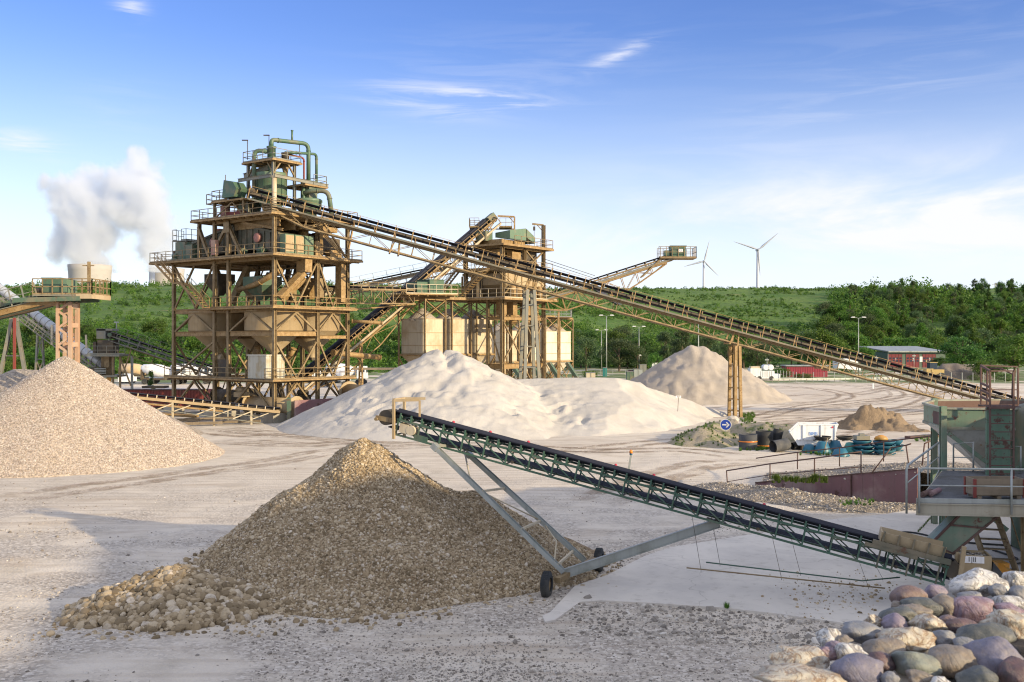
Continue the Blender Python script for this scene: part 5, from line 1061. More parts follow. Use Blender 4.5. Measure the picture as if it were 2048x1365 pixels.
    def kbr(c0, c1, fixed, axis, z0, z1, inv, mat=TAN, w=0.17):
        mid = (c0+c1)/2; P = (lambda c, z: (c, fixed, z)) if axis == 'u' else (lambda c, z: (fixed, c, z))
        if inv: br([(P(c0+.2, z0), P(mid, z1)), (P(c1-.2, z0), P(mid, z1))], mat, w)
        else: br([(P(c0+.2, z1), P(mid, z0)), (P(c1-.2, z1), P(mid, z0))], mat, w)
    for v in (0, 9.8):
        kbr(0, 7.1, v, 'u', 1.0, 3.8, True); kbr(9.4, 16.5, v, 'u', 1.0, 3.8, True); kbr(0, 7.1, v, 'u', 9.0, 10.9, True); kbr(9.4, 16.5, v, 'u', 9.0, 10.9, True)
    br([((9.6, 0, 7.9), (16.3, 0, 4.3))]); kbr(9.4, 16.5, 9.8, 'u', 4.3, 7.9, False); kbr(0, 7.1, 9.8, 'u', 4.3, 7.9, False)
    br([((16.3, 0, 15.9), (12.6, 0, 11.4)), ((9.7, 0, 15.8), (12.8, 0, 11.4)), ((12.9, 0, 15.9), (16.3, 0, 11.5))])
    kbr(9.4, 16.5, 9.8, 'u', 11.5, 15.8, True); kbr(0, 7.1, 9.8, 'u', 11.5, 15.8, False)
    for u in (0, 7.1, 9.4, 16.5):
        for a, b in ((0, 5.6), (5.6, 9.8)):
            kbr(a, b, u, 'v', 1.0, 3.8, True); kbr(a, b, u, 'v', 4.3, 7.9, False)
            if u in (0, 16.5): kbr(a, b, u, 'v', 9.0, 10.9, True); kbr(a, b, u, 'v', 11.5, 15.9, False)
    # big lambda frames between the upper decks
    for v in (-0.1, 9.8): br([((7.1, v, 20.0), (9.9, v, 16.6)), ((7.1, v, 20.0), (4.9, v, 16.6)), ((12.0, v, 20.0), (10.3, v, 16.9))], TAN, 0.3)
    m = MB(); m.box(T(7.1, -0.32, 19.6), (0.9, 0.06, 1.1), TAX); m.build('gusset', TAN, root)
    for u, v in ((12.0, 0), (12.0, 9.8)): m = MB(); m.ibeam(T(u, v, 16.5), T(u, v, 20.3), 0.32, 0.32, V_); m.build('column', TAN, root)
    for a, b in (((0, 8.6), (0, 9.6)), ): pass
    br([((-0.9, 5.5, 20.2), (-0.9, 8.8, 16.6)), ((-0.9, 9.8, 20.2), (-0.9, 8.8, 16.6))], TAN2, 0.16)
    m = MB()
    for k in range(3): m.tube([T(-0.9, 3.9+0.25*k, 20.3), T(-1.0, 8.0+0.25*k, 16.7)], 0.05, 5)
    m.build('conduit', TAN2, root)
    # round hoppers between level one and two
    for u, v in ((3.5, 2.9), (12.95, 2.9), (3.5, 8.0), (12.95, 8.0)):
        h = empty('hopper', T(u, v, 6.5)-root.location, None, None); h.parent = root
        m = MB(); m.lathe(T(u, v, 0), [(2.95, 9.05), (2.98, 9.1), (2.98, 11.0), (3.05, 11.02), (3.05, 11.12), (2.9, 11.12)], 40); m.build('drum', TANK, h)
        m = MB(); m.lathe(T(u, v, 0), [(0.32, 6.2), (0.35, 6.75), (2.93, 9.05)], 32, cap=False); m.build('cone', TANK, h)
        m = MB(); m.box(T(u, v, 6.1), (0.9, 0.9, 0.3), TAX); m.tube([T(u+0.9, v, 6.4), T(u+0.5, v, 6.4)], 0.22, 10); m.build('gate', DRK, h)
    # corrugated cabin on level zero
    m = MB(); u0, u1, v0, v1 = 0.25, 3.1, -0.75, 1.5; pr = []
    def corr(a, b, n): return [(a.lerp(b, (i+f)/n), o) for i in range(n) for f, o in ((0, 0), (0.25, 0.05), (0.5, 0.05), (0.75, 0))]
    for a, b, nn in ((T(u0, v0, 0), T(u1, v0, 0), -V_), (T(u0, v1, 0), T(u0, v0, 0), -U_), (T(u1, v0, 0), T(u1, v1, 0), U_)):
        pts = [p+nn*o for p, o in corr(a, b, 12 if nn == -V_ else 9)]+[b]
        for p, q in zip(pts, pts[1:]): m.add([p+ZU*4.3, q+ZU*4.3, q+ZU*6.55, p+ZU*6.55], [(0, 1, 2, 3)])
    m.box(T((u0+u1)/2, (v0+v1)/2, 6.6), (u1-u0+0.2, v1-v0+0.2, 0.12), TAX); m.build('cabin', paint('corrugated cabin', (0.50, 0.50, 0.44), (0.42, 0.37, 0.26), None, 0.5), root)
    # staircase, left face, from level three down to level two with landing
    def stair(p, q, w, name='staircase', mat=TAN2, side=V_):
        m = MB(); n = int(abs(p.z-q.z)/0.24)
        for i in range(n+1): m.box(p.lerp(q, i/n), (0.26, w, 0.04), (U_, side, ZU))
        for s in (-1, 1):
            o = side*s*w/2; m.beam(p+o, q+o, 0.05, 0.26); 
            for hh in (1.0, 0.55): m.beam(p+o+ZU*hh, q+o+ZU*hh, 0.045)
            for i in range(6): a = p.lerp(q, i/5)+o; m.beam(a, a+ZU*1.0, 0.045)
        m.build(name, mat, root)
    a = T(17.0, -1.65, 16.3); b = T(13.6, -1.65, 14.0); c = T(12.4, -1.65, 14.0); d = T(8.6, -1.65, 11.4); stair(a, b, 0.8); stair(c, d, 0.8)
    m = MB(); m.box((b+c)/2, (1.5, 0.9, 0.08), TAX); railing(m, [c+V_*-0.42, b+V_*-0.42], 1.05, 0.7); m.build('landing', TAN2, root)
    # inclined screens on level three (sloping steel boxes) with drive wheels
    def screen(u0, z0a, z0b, u1, z1a, z1b, v0, v1, mat, name='vibrating_screen'):
        P = [T(u0, v0, z0a), T(u1, v0, z1a), T(u1, v1, z1a), T(u0, v1, z0a), T(u0, v0, z0b), T(u1, v0, z1b), T(u1, v1, z1b), T(u0, v1, z0b)]
        s = empty(name, T((u0+u1)/2, v0, min(z0a, z1a))-root.location, None, None); s.parent = root
        m = MB(); m.hexa(P); m.build('screen_box', mat, s); m = MB()
        for i in range(7): f = (i+0.5)/7; uu = u0+(u1-u0)*f; za = z0a+(z1a-z0a)*f; zb = z0b+(z1b-z0b)*f; m.box(T(uu, v0-0.06, (za+zb)/2), (0.10, 0.1, zb-za), TAX)
        m.beam(T(u0, v0-0.08, z0b), T(u1, v0-0.08, z1b), 0.14, 0.2); m.beam(T(u0, v0-0.08, z0a), T(u1, v0-0.08, z1a), 0.14, 0.2); m.build('rib', mat, s); return s
    s1 = screen(7.4, 17.3, 19.9, 15.2, 16.9, 18.3, 0.9, 4.2, OLV); s2 = screen(0.3, 16.9, 18.7, 6.7, 17.6, 20.0, 0.9, 4.2, OLV)
    screen(7.4, 17.3, 19.9, 15.2, 16.9, 18.3, 5.6, 9.0, DRK); screen(0.3, 16.9, 18.7, 6.7, 17.6, 20.0, 5.6, 9.0, DRK)
    for (u, z, s) in ((3.4, 18.4, s2), (10.6, 18.3, s1)):
        m = MB(); m.lathe(T(u, 0.72, z), [(0.1, -0.2), (0.45, -0.2), (0.5, -0.12), (0.5, 0.1)], 20, V_); m.build('drive_wheel', PNK, s)
    for (u, z) in ((2.0, 17.1), (5.0, 17.1), (9.6, 17.1), (13.4, 17.0), (16.2, 17.2)):
        m = MB(); m.tube([T(u, 0.35, z), T(u+0.8, 0.35, z)], 0.32, 12); m.box(T(u+0.4, 0.35, z-0.4), (0.9, 0.6, 0.3), TAX); m.tube([T(u-0.25, 0.35, z), T(u, 0.35, z)], 0.2, 10); m.build('motor', GRN, root)
    # left end machinery on level three
    m = MB(); m.box(T(15.7, 1.0, 17.6), (1.7, 1.6, 2.1), TAX); m.box(T(13.8, 0.4, 17.4), (1.2, 0.9, 1.7), TAX); m.build('feed_box', GRN2, root)
    m = MB(); m.lathe(T(12.9, 3.2, 0), [(0.55, 18.4), (0.55, 19.9), (0.62, 19.95), (0.62, 20.1)], 18); m.build('vent_drum', PNK, root)
    m = MB(); m.lathe(T(17.9, 1.5, 0), [(0.5, 16.5), (0.55, 17.9)], 16); m.build('barrel', DRK, root)
    m = MB(); P = [T(17.6, 2.0, 18.9), T(17.6, 0.6, 18.9), T(15.2, 0.6, 18.9), T(15.2, 2.0, 18.9)]; m.box(T(16.4, 1.3, 18.85), (2.5, 1.5, 0.08), TAX); railing(m, [P[0], P[1], P[1].lerp(P[2], .3)], 1.2, 0.8, 0.025); railing(m, [P[1].lerp(P[2], .65), P[2], P[3]], 1.2, 0.8, 0.025)
    for p in P: m.beam(p, p-ZU*2.4, 0.08)
    m.build('access_platform', GREY, root)
    # pink locker, cabinets on the right face
    m = MB(); m.box(T(8.6, -0.6, 17.6), (0.75, 0.4, 1.5), TAX); m.build('locker', PNK, root)
    for (v, w) in ((1.0, 1.15), (2.25, 1.15), (3.5, 1.15)):
        cb = empty('control_cabinet', T(-0.8, v, 16.6)-root.location, None, None); cb.parent = root
        m = MB(); m.box(T(-0.7, v, 17.55), (0.8, w, 1.9), TAX); m.build('cabinet_body', GRNP, cb); m = MB(); m.box(T(-1.12, v, 17.6), (0.03, w-0.15, 1.6), TAX); m.box(T(-1.15, v+0.35, 17.6), (0.04, 0.06, 0.3), TAX); m.build('door', TANK if v < 3 else GRNP, cb)
    m = MB(); m.box(T(-0.6, 4.9, 17.0), (0.9, 1.0, 0.8), TAX); m.tube([T(-0.7, 5.0, 17.8), T(-0.2, 5.0, 17.8)], 0.4, 12); m.build('pump', TAN2, root)
    m = MB(); m.box(T(-0.6, 7.2, 16.95), (0.9, 1.4, 0.8), TAX); m.build('supply_box', TAN2, root)
    # chutes and pipes between level two and three
    ch = MB()
    P = [Tp(640, 0, 3)]; 
    def pyr(c_uv, z0, z1, z2, a, b, mat, name='funnel'):
        u, v = c_uv; m = MB(); A_ = [T(u-a, v-b, z1), T(u+a, v-b, z1), T(u+a, v+b, z1), T(u-a, v+b, z1)]; B_ = [T(u-.3, v-.3, z0), T(u+.3, v-.3, z0), T(u+.3, v+.3, z0), T(u-.3, v+.3, z0)]
        m.hexa(B_+A_); m.hexa([p+ZU*0 for p in A_]+[p+ZU*(z2-z1) for p in A_]); m.build(name, mat, root)
    pyr((5.0, 2.6), 12.2, 13.7, 14.6, 1.5, 1.3, GRN2); pyr((12.6, 3.0), 12.9, 14.4, 15.2, 1.2, 1.1, DRK); pyr((3.2, 7.4), 12.4, 13.9, 14.6, 1.2, 1.1, TAN2); pyr((12.6, 7.6), 12.6, 14.2, 15.0, 1.2, 1.1, TAN)
    for (a, b, w, mt) in ((T(-0.3, 3.6, 16.2), T(-0.35, 3.5, 14.9), 1.3, TAN2), (T(-0.35, 3.4, 14.9), T(0.5, 1.0, 12.3), 0.75, TAN2), (T(0.6, 4.4, 14.4), T(1.6, 2.2, 12.2), 0.6, TAN2), (T(1.5, 7.0, 16.0), T(0.6, 6.4, 12.4), 0.8, TAN), (T(9.0, 4, 16.0), T(10.6, 3, 12.0), 0.7, TAN), (T(0.0, 8.8, 16.0), T(-0.4, 8.4, 12.0), 0.9, TAN2), (T(6.2, 5.5, 16), T(5.0, 4.0, 14.5), 0.7, GRN2)):
        m = MB(); m.beam(a, b, w, w*0.7, V_); m.build('chute', mt, root)
    def pipe(pts, r, mat, name='pipe', n=12):
        # round the corners
        P = [Vector(p) for p in pts]; out = [P[0]]
        for a, b, c in zip(P, P[1:], P[2:]):
            q = min((b-a).length, (c-b).length)*0.45; q = min(q, r*3.2); p0 = b+(a-b).normalized()*q; p1 = b+(c-b).normalized()*q
            for k in range(6): f = k/5; out.append(p0*(1-f)**2+b*2*f*(1-f)+p1*f*f)
        out.append(P[-1]); m = MB(); m.tube(out, r, n)
        for p, d in ((P[0], (out[1]-out[0])), (P[-1], out[-1]-out[-2])): m.tube([p-d.normalized()*0.05, p+d.normalized()*0.05], r*1.3, n)
        for i in range(1, len(P)-1): 
            d = (P[i+1]-P[i]).normalized(); q = P[i]+d*min((P[i+1]-P[i]).length*0.45, r*3.4); m.tube([q-d*0.04, q+d*0.04], r*1.22, n)
        m.build(name, mat, root)
    pipe([T(8.0, 2.0, 13.4), T(4.5, 1.2, 13.7), T(0.8, 1.4, 15.0)], 0.28, TAN2); pipe([T(3, 5, 14.5), T(3, 5, 12.0)], 0.35, TAN); pipe([T(1.2, 5, 15.8), T(1.0, 3, 14), T(2.0, 3, 12.4)], 0.3, TAN2)
    for k in range(5): pipe([T(5.5-1.3*k, 6.5, 16.2), T(5.5-1.3*k, 6.2, 14.6+0.3*(k % 2))], 0.22, DRK, 'downpipe', 8)
    m = MB(); 
    for k in range(8): m.beam(T(0.5+k*1.15, 4.8, 15.9), T(0.9+k*1.1, 4.2, 14.4-0.4*(k % 3)), 0.12)
    for k in range(5): m.beam(T(0.3, 4.5+0.2*k, 12.6+0.75*k), T(9.3, 4.5+0.2*k, 13.2+0.6*k), 0.14)
    m.build('inner_frame', TAN, root)
    # level zero clutter: cylinders, pipes, pumps
    pipe([T(-0.6, 9.5, 2.6)+Vector((0, 0, 0)), T(-10, 6, 2.6)], 0.9, TANK, 'settling_cylinder', 20)
    pipe([T(5.4, 1.4, 1.55), T(-1.6, 1.4, 1.5)], 0.85, TANK, 'settling_cylinder', 20); pipe([T(13.5, 3.4, 2.0), T(8.0, 3.4, 2.0)], 0.8, DRK, 'settling_cylinder', 18)
    for k, (u, v, z) in enumerate(((5.8, 0.6, 3.0), (6.6, 3.0, 2.2), (10.5, 2.4, 1.2), (14.6, 2.0, 1.4), (2.4, 5.8, 2.6))):
        m = MB(); m.box(T(u, v, z-0.45), (1.3, 1.0, 0.5), TAX); m.tube([T(u-0.5, v, z), T(u+0.6, v, z)], 0.34, 12); m.build('pump', TANK if k < 1 else DRK, root)
    m = MB()
    for k in range(7): m.beam(T(0.8+k*0.9, 1.5+0.5*k, 3.8), T(1.6+k*0.9, 3.2+0.4*k, 0.6), 0.14)
    m.build('inner_frame', DRK, root); m = MB()
    for k in range(5): m.beam(T(9.8+k*1.3, 3.6, 3.7), T(10.6+k*1.3, 2.8, 0.2), 0.12)
    m.build('inner_frame', DRK, root)
    pipe([T(6.3, 3.0, 7.4), T(6.6, 3.6, 6.0), T(3.2, 4.6, 6.0), T(2.6, 4.7, 7.2)], 0.25, TAN2); pipe([T(10.6, 1.6, 6.3), T(9.6, 1.4, 6.2)], 0.42, TANK); pipe([T(4.0, 11.5, 6.7), Vector((-15.5, 116, 6.1))], 0.30, TAN2, 'long_pipe'); pipe([T(-0.6, 9.9, 10.1), T(-3.0, 11.9, 9.9)], 0.18, TAN2)
    m = MB(); m.box(T(8.2, 0.3, 5.2), (1.6, 0.5, 1.8), TAX); m.build('cabinet', DRK, root)
    # --- upper works
    m = MB(); m.beam(T(6, -0.4, 22.1), T(8.7, -0.4, 20.7), 0.12); m.beam(T(6, -0.4, 22.1), T(4.4, -0.4, 20.7), 0.12); m.build('support_brace', TAN, root)
    for u, v in ((8.9, -0.4), (4.2, -0.4), (4.2, 4), (8.9, 4)): m = MB(); m.ibeam(T(u, v, 20.5), T(u, v, 22.2), 0.22, 0.22, V_); m.build('support_post', TAN, root)
    for (u, v) in ((5.0, 0.8), (1.1, 0.8), (5.0, 3.5), (1.1, 3.5)):
        m = MB(); m.ibeam(T(u, v, 20.5), T(u, v, 26.0), 0.26, 0.26, V_); m.build('upper_column', GREY, root)
    for (u, v, du, dv) in ((5.0, 0.8, -1, 0), (1.1, 0.8, 1, 0), (1.1, 0.8, 0, 1), (1.1, 3.5, 0, -1), (5.0, 3.5, -1, 0), (1.1, 3.5, 1, 0)): m = MB(); m.beam(T(u, v, 24.7), T(u+du*0.9, v+dv*0.9, 25.9), 0.14); m.build('knee_brace', TAN, root)
    m = MB(); m.ibeam(T(5.2, -0.3, 24.2), T(0.1, -0.3, 24.2), 0.2, 0.34); m.ibeam(T(-0.3, -0.2, 24.2), T(-0.3, 6.8, 24.0), 0.2, 0.34); m.ibeam(T(6.6, 1.5, 25.0), T(2.5, 1.5, 25.5), 0.3, 0.5); m.build('ring_beam', GREY, root)
    # thickener drum
    dr = empty('green_drum', T(3.2, 2.3, 20.6)-root.location, None, None); dr.parent = root
    m = MB(); m.lathe(T(3.2, 2.3, 0), [(1.45, 22.3), (1.5, 22.4), (1.5, 24.5), (1.62, 24.55), (1.62, 25.0), (1.55, 25.05)], 36); m.build('drum_shell', GRNP, dr)
    m = MB(); m.lathe(T(3.2, 2.3, 0), [(0.3, 20.7), (1.46, 22.3)], 28, cap=False); m.build('cone', GRN, dr)
    m = MB(); 
    for k in range(10): a = k*0.628; m.beam(T(3.2, 2.3, 22.5)+Vector((math.cos(a), math.sin(a), 0))*1.55, T(3.2, 2.3, 24.4)+Vector((math.cos(a), math.sin(a), 0))*1.55, 0.08)
    m.build('stiffener', GRN, dr)
    # second flatter drum with box
    d2 = empty('green_drum', T(-0.1, 6.0, 20.6)-root.location, None, None); d2.parent = root; Cc = Tu(618, 400, 0.5)
    m = MB(); m.lathe(Vector((Cc.x, Cc.y, 0)), [(0.5, 20.6), (1.15, 21.4), (1.28, 21.7), (1.28, 22.15), (1.36, 22.2), (1.36, 22.4), (1.2, 22.5)], 32); m.build('drum_shell', GRNP, d2)
    m = MB(); m.box(Vector((Cc.x, Cc.y, 23.4)), (1.3, 1.1, 1.7), TAX); m.box(Vector((Cc.x, Cc.y, 24.28)), (1.4, 1.2, 0.07), TAX); m.build('outlet_box', GRN2, d2)
    X0 = Vector((Cc.x, Cc.y, 0))
    pipe([X0+Vector((-0.4, -0.6, 23.0)), X0+Vector((0.3, -1.0, 23.2)), X0+Vector((2.2, -1.1, 23.2)), X0+Vector((2.5, -1.1, 20.9))], 0.24, GRN2)
    # head chute of the long conveyor
    m = MB(); P = [T(6.9, 0.4, 22.5), T(5.0, 0.4, 22.5), T(4.6, 0.4, 23.3), T(5.2, 0.4, 24.0), T(6.6, 0.4, 24.3)]; m.prism(P, V_*-1.4); m.build('head_chute', GRN, root)
    # cyclones and pipes at the top
    cy = empty('cyclone', T(2.6, 1.8, 24.4)-root.location, None, None); cy.parent = root
    m = MB(); m.lathe(T(2.6, 1.8, 0), [(0.36, 26.3), (0.42, 26.35), (0.42, 27.5), (0.5, 27.52), (0.5, 27.65)], 18); m.build('cyclone_head', GRN, cy); m = MB(); m.lathe(T(2.6, 1.8, 0), [(0.13, 24.4), (0.5, 26.0)], 16); m.build('cone', GRN2, cy)
    cy = empty('cyclone', T(1.9, 3.0, 24.4)-root.location, None, None); cy.parent = root
    m = MB(); m.lathe(T(1.9, 3.0, 0), [(0.38, 26.3), (0.4, 27.0), (0.46, 27.1)], 18); m.build('cyclone_head', DRK, cy); m = MB(); m.lathe(T(1.9, 3.0, 0), [(0.12, 24.4), (0.42, 26.0)], 16); m.build('cone', TAN, cy)
    a0 = T(2.6, 1.8, 27.6); top = 28.35
    x1 = pp(617, 0, 103.5); pipe([a0, Vector((a0.x, a0.y, top)), Vector((x1.x, 103.5, top+0.15)), Vector((x1.x, 103.5, 24.2))], 0.22, GRN, 'main_pipe')
    v0 = a0.lerp(Vector((x1.x, 103.5, 0)), 0.55); pipe([Vector((v0.x, v0.y, top+0.1)), Vector((v0.x, v0.y, top+1.25))], 0.11, GRN, 'vent_pipe')
    x2 = pp(633, 0, 105); b0 = T(1.9, 3.0, 27.0); pipe([b0+ZU*0.1, Vector((b0.x+0.8, b0.y, 27.15)), Vector((x2.x, 105, 27.7)), Vector((x2.x, 105, 24.3))], 0.15, GRN)
    x3 = pp(608, 0, 102); pipe([b0, Vector((x3.x, 102, 26.75)), Vector((x3.x, 102, 24.6)), Vector((x3.x, 102, 22))], 0.10, REDC)
    x4 = pp(508.5, 0, 100.5); c0 = T(2.6, 1.8, 27.1); pipe([c0, Vector((x4.x, 100.5, 27.3)), Vector((x4.x, 100.5, 22.4))], 0.22, GRN2)
    x5 = pp(607.5, 0, 101.3); m = MB(); m.tube([Vector((x5.x, 101.3, 20.6)), Vector((x5.x, 101.3, 24.3))], 0.16, 8); m.build('post', GRNP, root)
    for px, pt, pb, Y in ((495, 281, 320, 101), (538, 271, 312, 101), (599, 287, 318, 103), (451, 350, 396, 101)):
        a, b = pp(px, pt, Y), pp(px, pb, Y); m = MB(); m.tube([b, a], 0.04, 5); 
        if px != 451: m.box(a+Vector((-0.25, 0, 0)), (0.6, 0.2, 0.09))
        m.build('lamp_mast', DRK, root)
    a = Tp(464, 405, 1); m = MB(); m.lathe(Vector((a.x-0.7, a.y, 0)), [(0.42, 20.7), (0.5, 20.8), (0.5, 22.0)], 16); m.build('barrel', PNK, root)
    m = MB(); m.box(T(6.3, 0.4, 20.95), (2.4, 0.8, 0.5), TAX); m.build('skirt_box', REDC, root); m = MB(); m.prism([T(7.2, 0.8, 20.7), T(5.2, 0.8, 20.7), T(4.8, 0.8, 22.2), T(6.4, 0.8, 22.2)], V_*1.6); m.build('chute', GRN2, root)
    for (u, v, z, s_) in ((2.2, 1.2, 21.0, 0.9), (0.9, 0.9, 20.9, 0.7), (3.4, 2.6, 21.3, 1.3), (9.0, 2.4, 21.0, 1.0)): m = MB(); m.box(T(u, v, z), (s_, s_*0.8, s_), TAX); m.tube([T(u-0.6, v-0.2, z+0.2), T(u+0.5, v-0.2, z+0.2)], 0.25, 10); m.build('drive_unit', [REDC, YEL, GRN2, TAN2][int(s_*10) % 4], root)
    # warm sunlit transfer beams just under the top deck
    m = MB(); m.box(T(3.6, 0.8, 19.75), (7, 0.14, 0.75), TAX); m.box(T(2.5, 2.6, 19.6), (5, 0.14, 0.9), TAX); m.build('transfer_beam', TAN2, root)
    m = MB(); m.ibeam(T(-0.9, 0.3, 18.9), T(5.4, 0.3, 20.0), 0.2, 0.25); m.build('monorail', TAN2, root)
    # dense secondary steelwork right side level 3 -> 5
    m = MB(); m.box(T(0.5, 6.0, 19.6), (0.7, 5.0, 0.5), TAX); m.lathe(T(1.4, 5.0, 0), [(0.5, 16.6), (0.5, 19.8)], 14); m.beam(T(-0.6, 5.6, 20.2), T(-0.6, 5.6, 16.5), 0.26); m.lathe(T(1.8, 7.6, 0), [(0.7, 17.6), (0.9, 19.3)], 14); m.build('inner_frame', TAN2, root)
    # green retaining posts and rusty wall at the right foot
    m = MB(); m.beam(T(-1.8, 0.3, 0), T(-1.8, 0.3, 2.5), 0.35); m.build('bollard_post', GRN2, root)
    m = MB(); m.box(T(-2.1, 5.2, 1.0), (0.15, 9.0, 2.4), TAX); m.build('kerb_wall', REDW, root)
    m = MB(); m.box(T(4, 2.5, 0.15), (6, 3.5, 0.35), TAX); m.box(T(12, 2.5, 0.15), (7, 3.5, 0.35), TAX); m.build('footing', CONC, root)
tower()
# ================================================================ SCREENING TOWER AND SILOS
D2 = Vector((-1.2, 121, 0))
def T2(u, v, z): return D2+U_*u+V_*v+ZU*z
def screening():
    root = empty('screening_tower', D2, 'ochre steel screening tower with hoist posts standing right of the left beige silos', 'screening tower')
    for u in (0, 5.7):
        for v in (0, 4.6, 8.75):
            m = MB(); top = 19.5 if not (u == 0 and v == 8.75) else 22.9; m.ibeam(T2(u, v, 0 if u == 0 else 13.1), T2(u, v, top), 0.40, 0.40, V_, 0.045); m.build('column', TAN, root)
    for v in (0, 4.6, 8.75): m = MB(); m.ibeam(T2(2.2, v, 0), T2(2.2, v, 13.1), 0.34, 0.34, V_, 0.04); m.build('column', TAN, root)
    def ring(z, h, w=0.28):
        m = MB(); ue = 5.7 if z > 12 else 2.2
        for v in (0, 4.6, 8.75): m.ibeam(T2(0.2, v, z), T2(ue-0.2, v, z), w, h)
        for u in (0, ue):
            m.ibeam(T2(u, 0.2, z), T2(u, 4.4, z), w, h); m.ibeam(T2(u, 4.8, z), T2(u, 8.55, z), w, h)
        m.build('level_beams', TAN2, root)
    for z, h in ((4.9, 0.6), (10.8, 0.4), (13.0, 0.4), (16.6, 0.4), (19.6, 0.5)): ring(z, h)
    def deck(pts, z):
        m = MB(); m.prism([T2(u, v, z) for u, v in pts], (0, 0, 0.08)); m.build('deck', DRK, root); m = MB(); n = len(pts)
        for i in range(n): a, b = pts[i], pts[(i+1) % n]; m.beam(T2(a[0], a[1], z-0.05), T2(b[0], b[1], z-0.05), 0.06, 0.24)
        m.build('deck_frame', TAN2, root)
    P1 = [(-0.9, -0.9), (6.8, -0.9), (6.8, 9.8), (-0.9, 9.8)]
    deck(P1, 19.75); deck(P1, 16.75); deck([(-1.6, -1.6), (7.2, -1.6), (7.2, 9.8), (-1.6, 9.8)], 13.15)
    def rail(pts, z, mt=TAN): m = MB(); railing(m, [T2(u, v, z) for u, v in pts], 1.1, 1.3, 0.026); m.build('railing', mt, root)
    rail([(-0.8, 1.5), (-0.8, 9.7), (6.7, 9.7)], 19.83); rail([(6.7, -0.8), (-0.8, -0.8), (-0.8, 9.7)], 16.83); rail([(7.1, -1.5), (-1.5, -1.5), (-1.5, 9.7)], 13.23, SILO); rail([(0.0, -1.3), (-0.8, -1.3)], 16.8)
    def br(a, b, w=0.16, mt=TAN): m = MB(); m.beam(T2(*a), T2(*b), w); m.build('brace', mt, root)
    for (a, b) in (((0, 4.8, 16.9), (0, 8.6, 19.4)), ((0, 8.6, 16.9), (0, 4.8, 19.4)), ((0, 0, 5.2), (0, 4.6, 10.6)), ((0, 4.6, 5.2), (0, 0, 10.6)), ((0, 4.6, 5.2), (0, 8.7, 10.6)), ((0, 8.7, 5.2), (0, 4.6, 10.6)), ((0, 0, 0), (0, 4.6, 4.6)), ((0, 8.7, 0), (0, 4.6, 4.6)), ((0.2, 0, 5.2), (2.1, 0, 10.6)), ((5.7, 0, 13.4), (2.8, 0, 16.3))): br(a, b)
    # upper housing in pale green, screen below, dark cladding
    m = MB(); m.hexa([T2(0.3, 2.0, 20.6), T2(2.6, 2.0, 20.9), T2(2.6, 5.4, 20.9), T2(0.3, 5.4, 20.6), T2(0.3, 2.0, 21.7), T2(2.6, 2.0, 21.5), T2(2.6, 5.4, 21.9), T2(0.3, 5.4, 22.2)]); m.hexa([T2(0.2, 5.4, 21.0), T2(2.4, 5.4, 21.0), T2(2.4, 7.2, 20.4), T2(0.2, 7.2, 20.4), T2(0.2, 5.4, 22.1), T2(2.4, 5.4, 22.1), T2(2.4, 7.2, 21.2), T2(0.2, 7.2, 21.2)]); m.build('screen_housing', GRNP, root)
    m = MB(); m.box(T2(3.0, 3.3, 20.2), (4.5, 4.8, 0.7), TAX); 
    m.build('screen_frame', TAN2, root); m = MB(); m.box(T2(3.6, 1.0, 21.0), (1.6, 1.4, 1.2), TAX); m.build('feed_box', GRN2, root)
    m = MB(); m.box(T2(1.0, 6.8, 18.2), (0.08, 3.6, 2.4), TAX); m.box(T2(3, 6.8, 18.2), (0.08, 3.6, 2.4), TAX); m.build('cladding', DRK, root)
    m = MB(); m.box(T2(2.8, 2.5, 18.4), (3.0, 3.4, 1.9), TAX); m.box(T2(0.6, 3.2, 18.6), (0.8, 1.8, 0.9), TAX); m.build('machine_box', TAN2, root)
    m = MB(); m.tube([T2(0.0, 1.6, 17.4), T2(0.0, 3.0, 17.4)], 0.4, 12); m.build('motor', TAN, root)
    m = MB(); A_ = [T2(-0.3, 0.3, 14.9), T2(5.2, 0.3, 14.9), T2(5.2, 8.4, 14.9), T2(-0.3, 8.4, 14.9)]; m.hexa(A_+[p+ZU*1.4 for p in A_]); B_ = [T2(1.2, 2, 13.6), T2(4, 2, 13.6), T2(4, 6.4, 13.6), T2(1.2, 6.4, 13.6)]; m.hexa(B_+[p-ZU*0.003 for p in A_]); m.build('storage_bin', TANK, root)
    m = MB()
    for k in range(6): m.box(T2(-0.35, 0.8+1.4*k, 15.6), (0.08, 0.12, 1.4), TAX)
    m.build('bin_rib', TAN2, root)
    for v in (1.0, 3.2, 6.0, 7.8): m = MB(); m.box(T2(0.9, v, 12.2), (1.0, 0.9, 1.9), TAX); m.beam(T2(0.9, v, 11.4), T2(0.2, v-0.5, 10.2), 0.6, 0.5); m.build('chute', TAN2, root)
    m = MB(); m.box(T2(4.0, -0.4, 14.3), (1.6, 1.2, 2.2), TAX); m.build('drive_box', DRK, root)
    for k, (v, z) in enumerate(((1.2, 14.2), (2.4, 14.2), (3.6, 14.2), (5.6, 14.2), (6.8, 14.2))): m = MB(); m.lathe(T2(-0.7, v, 0), [(0.42, 13.3), (0.42, 14.6), (0.15, 14.9)], 12); m.build('vent_drum', TAN2, root)
    # hoist posts
    a = T2(0, 8.75, 22.9); m = MB(); m.beam(a, a+Vector((-1.45, -0.1, 0.15)), 0.16, 0.22); m.beam(a+Vector((0, 0, -0.9)), a+Vector((-0.8, 0, 0)), 0.1); m.build('hoist_arm', TAN, root)
    h = a+Vector((-1.2, -0.1, 0)); m = MB(); m.box(h-ZU*0.45, (0.28, 0.28, 0.5)); m.tube([h, h-ZU*1.2, h-ZU*2.4], 0.025, 4); m.build('hoist', DRK, root)
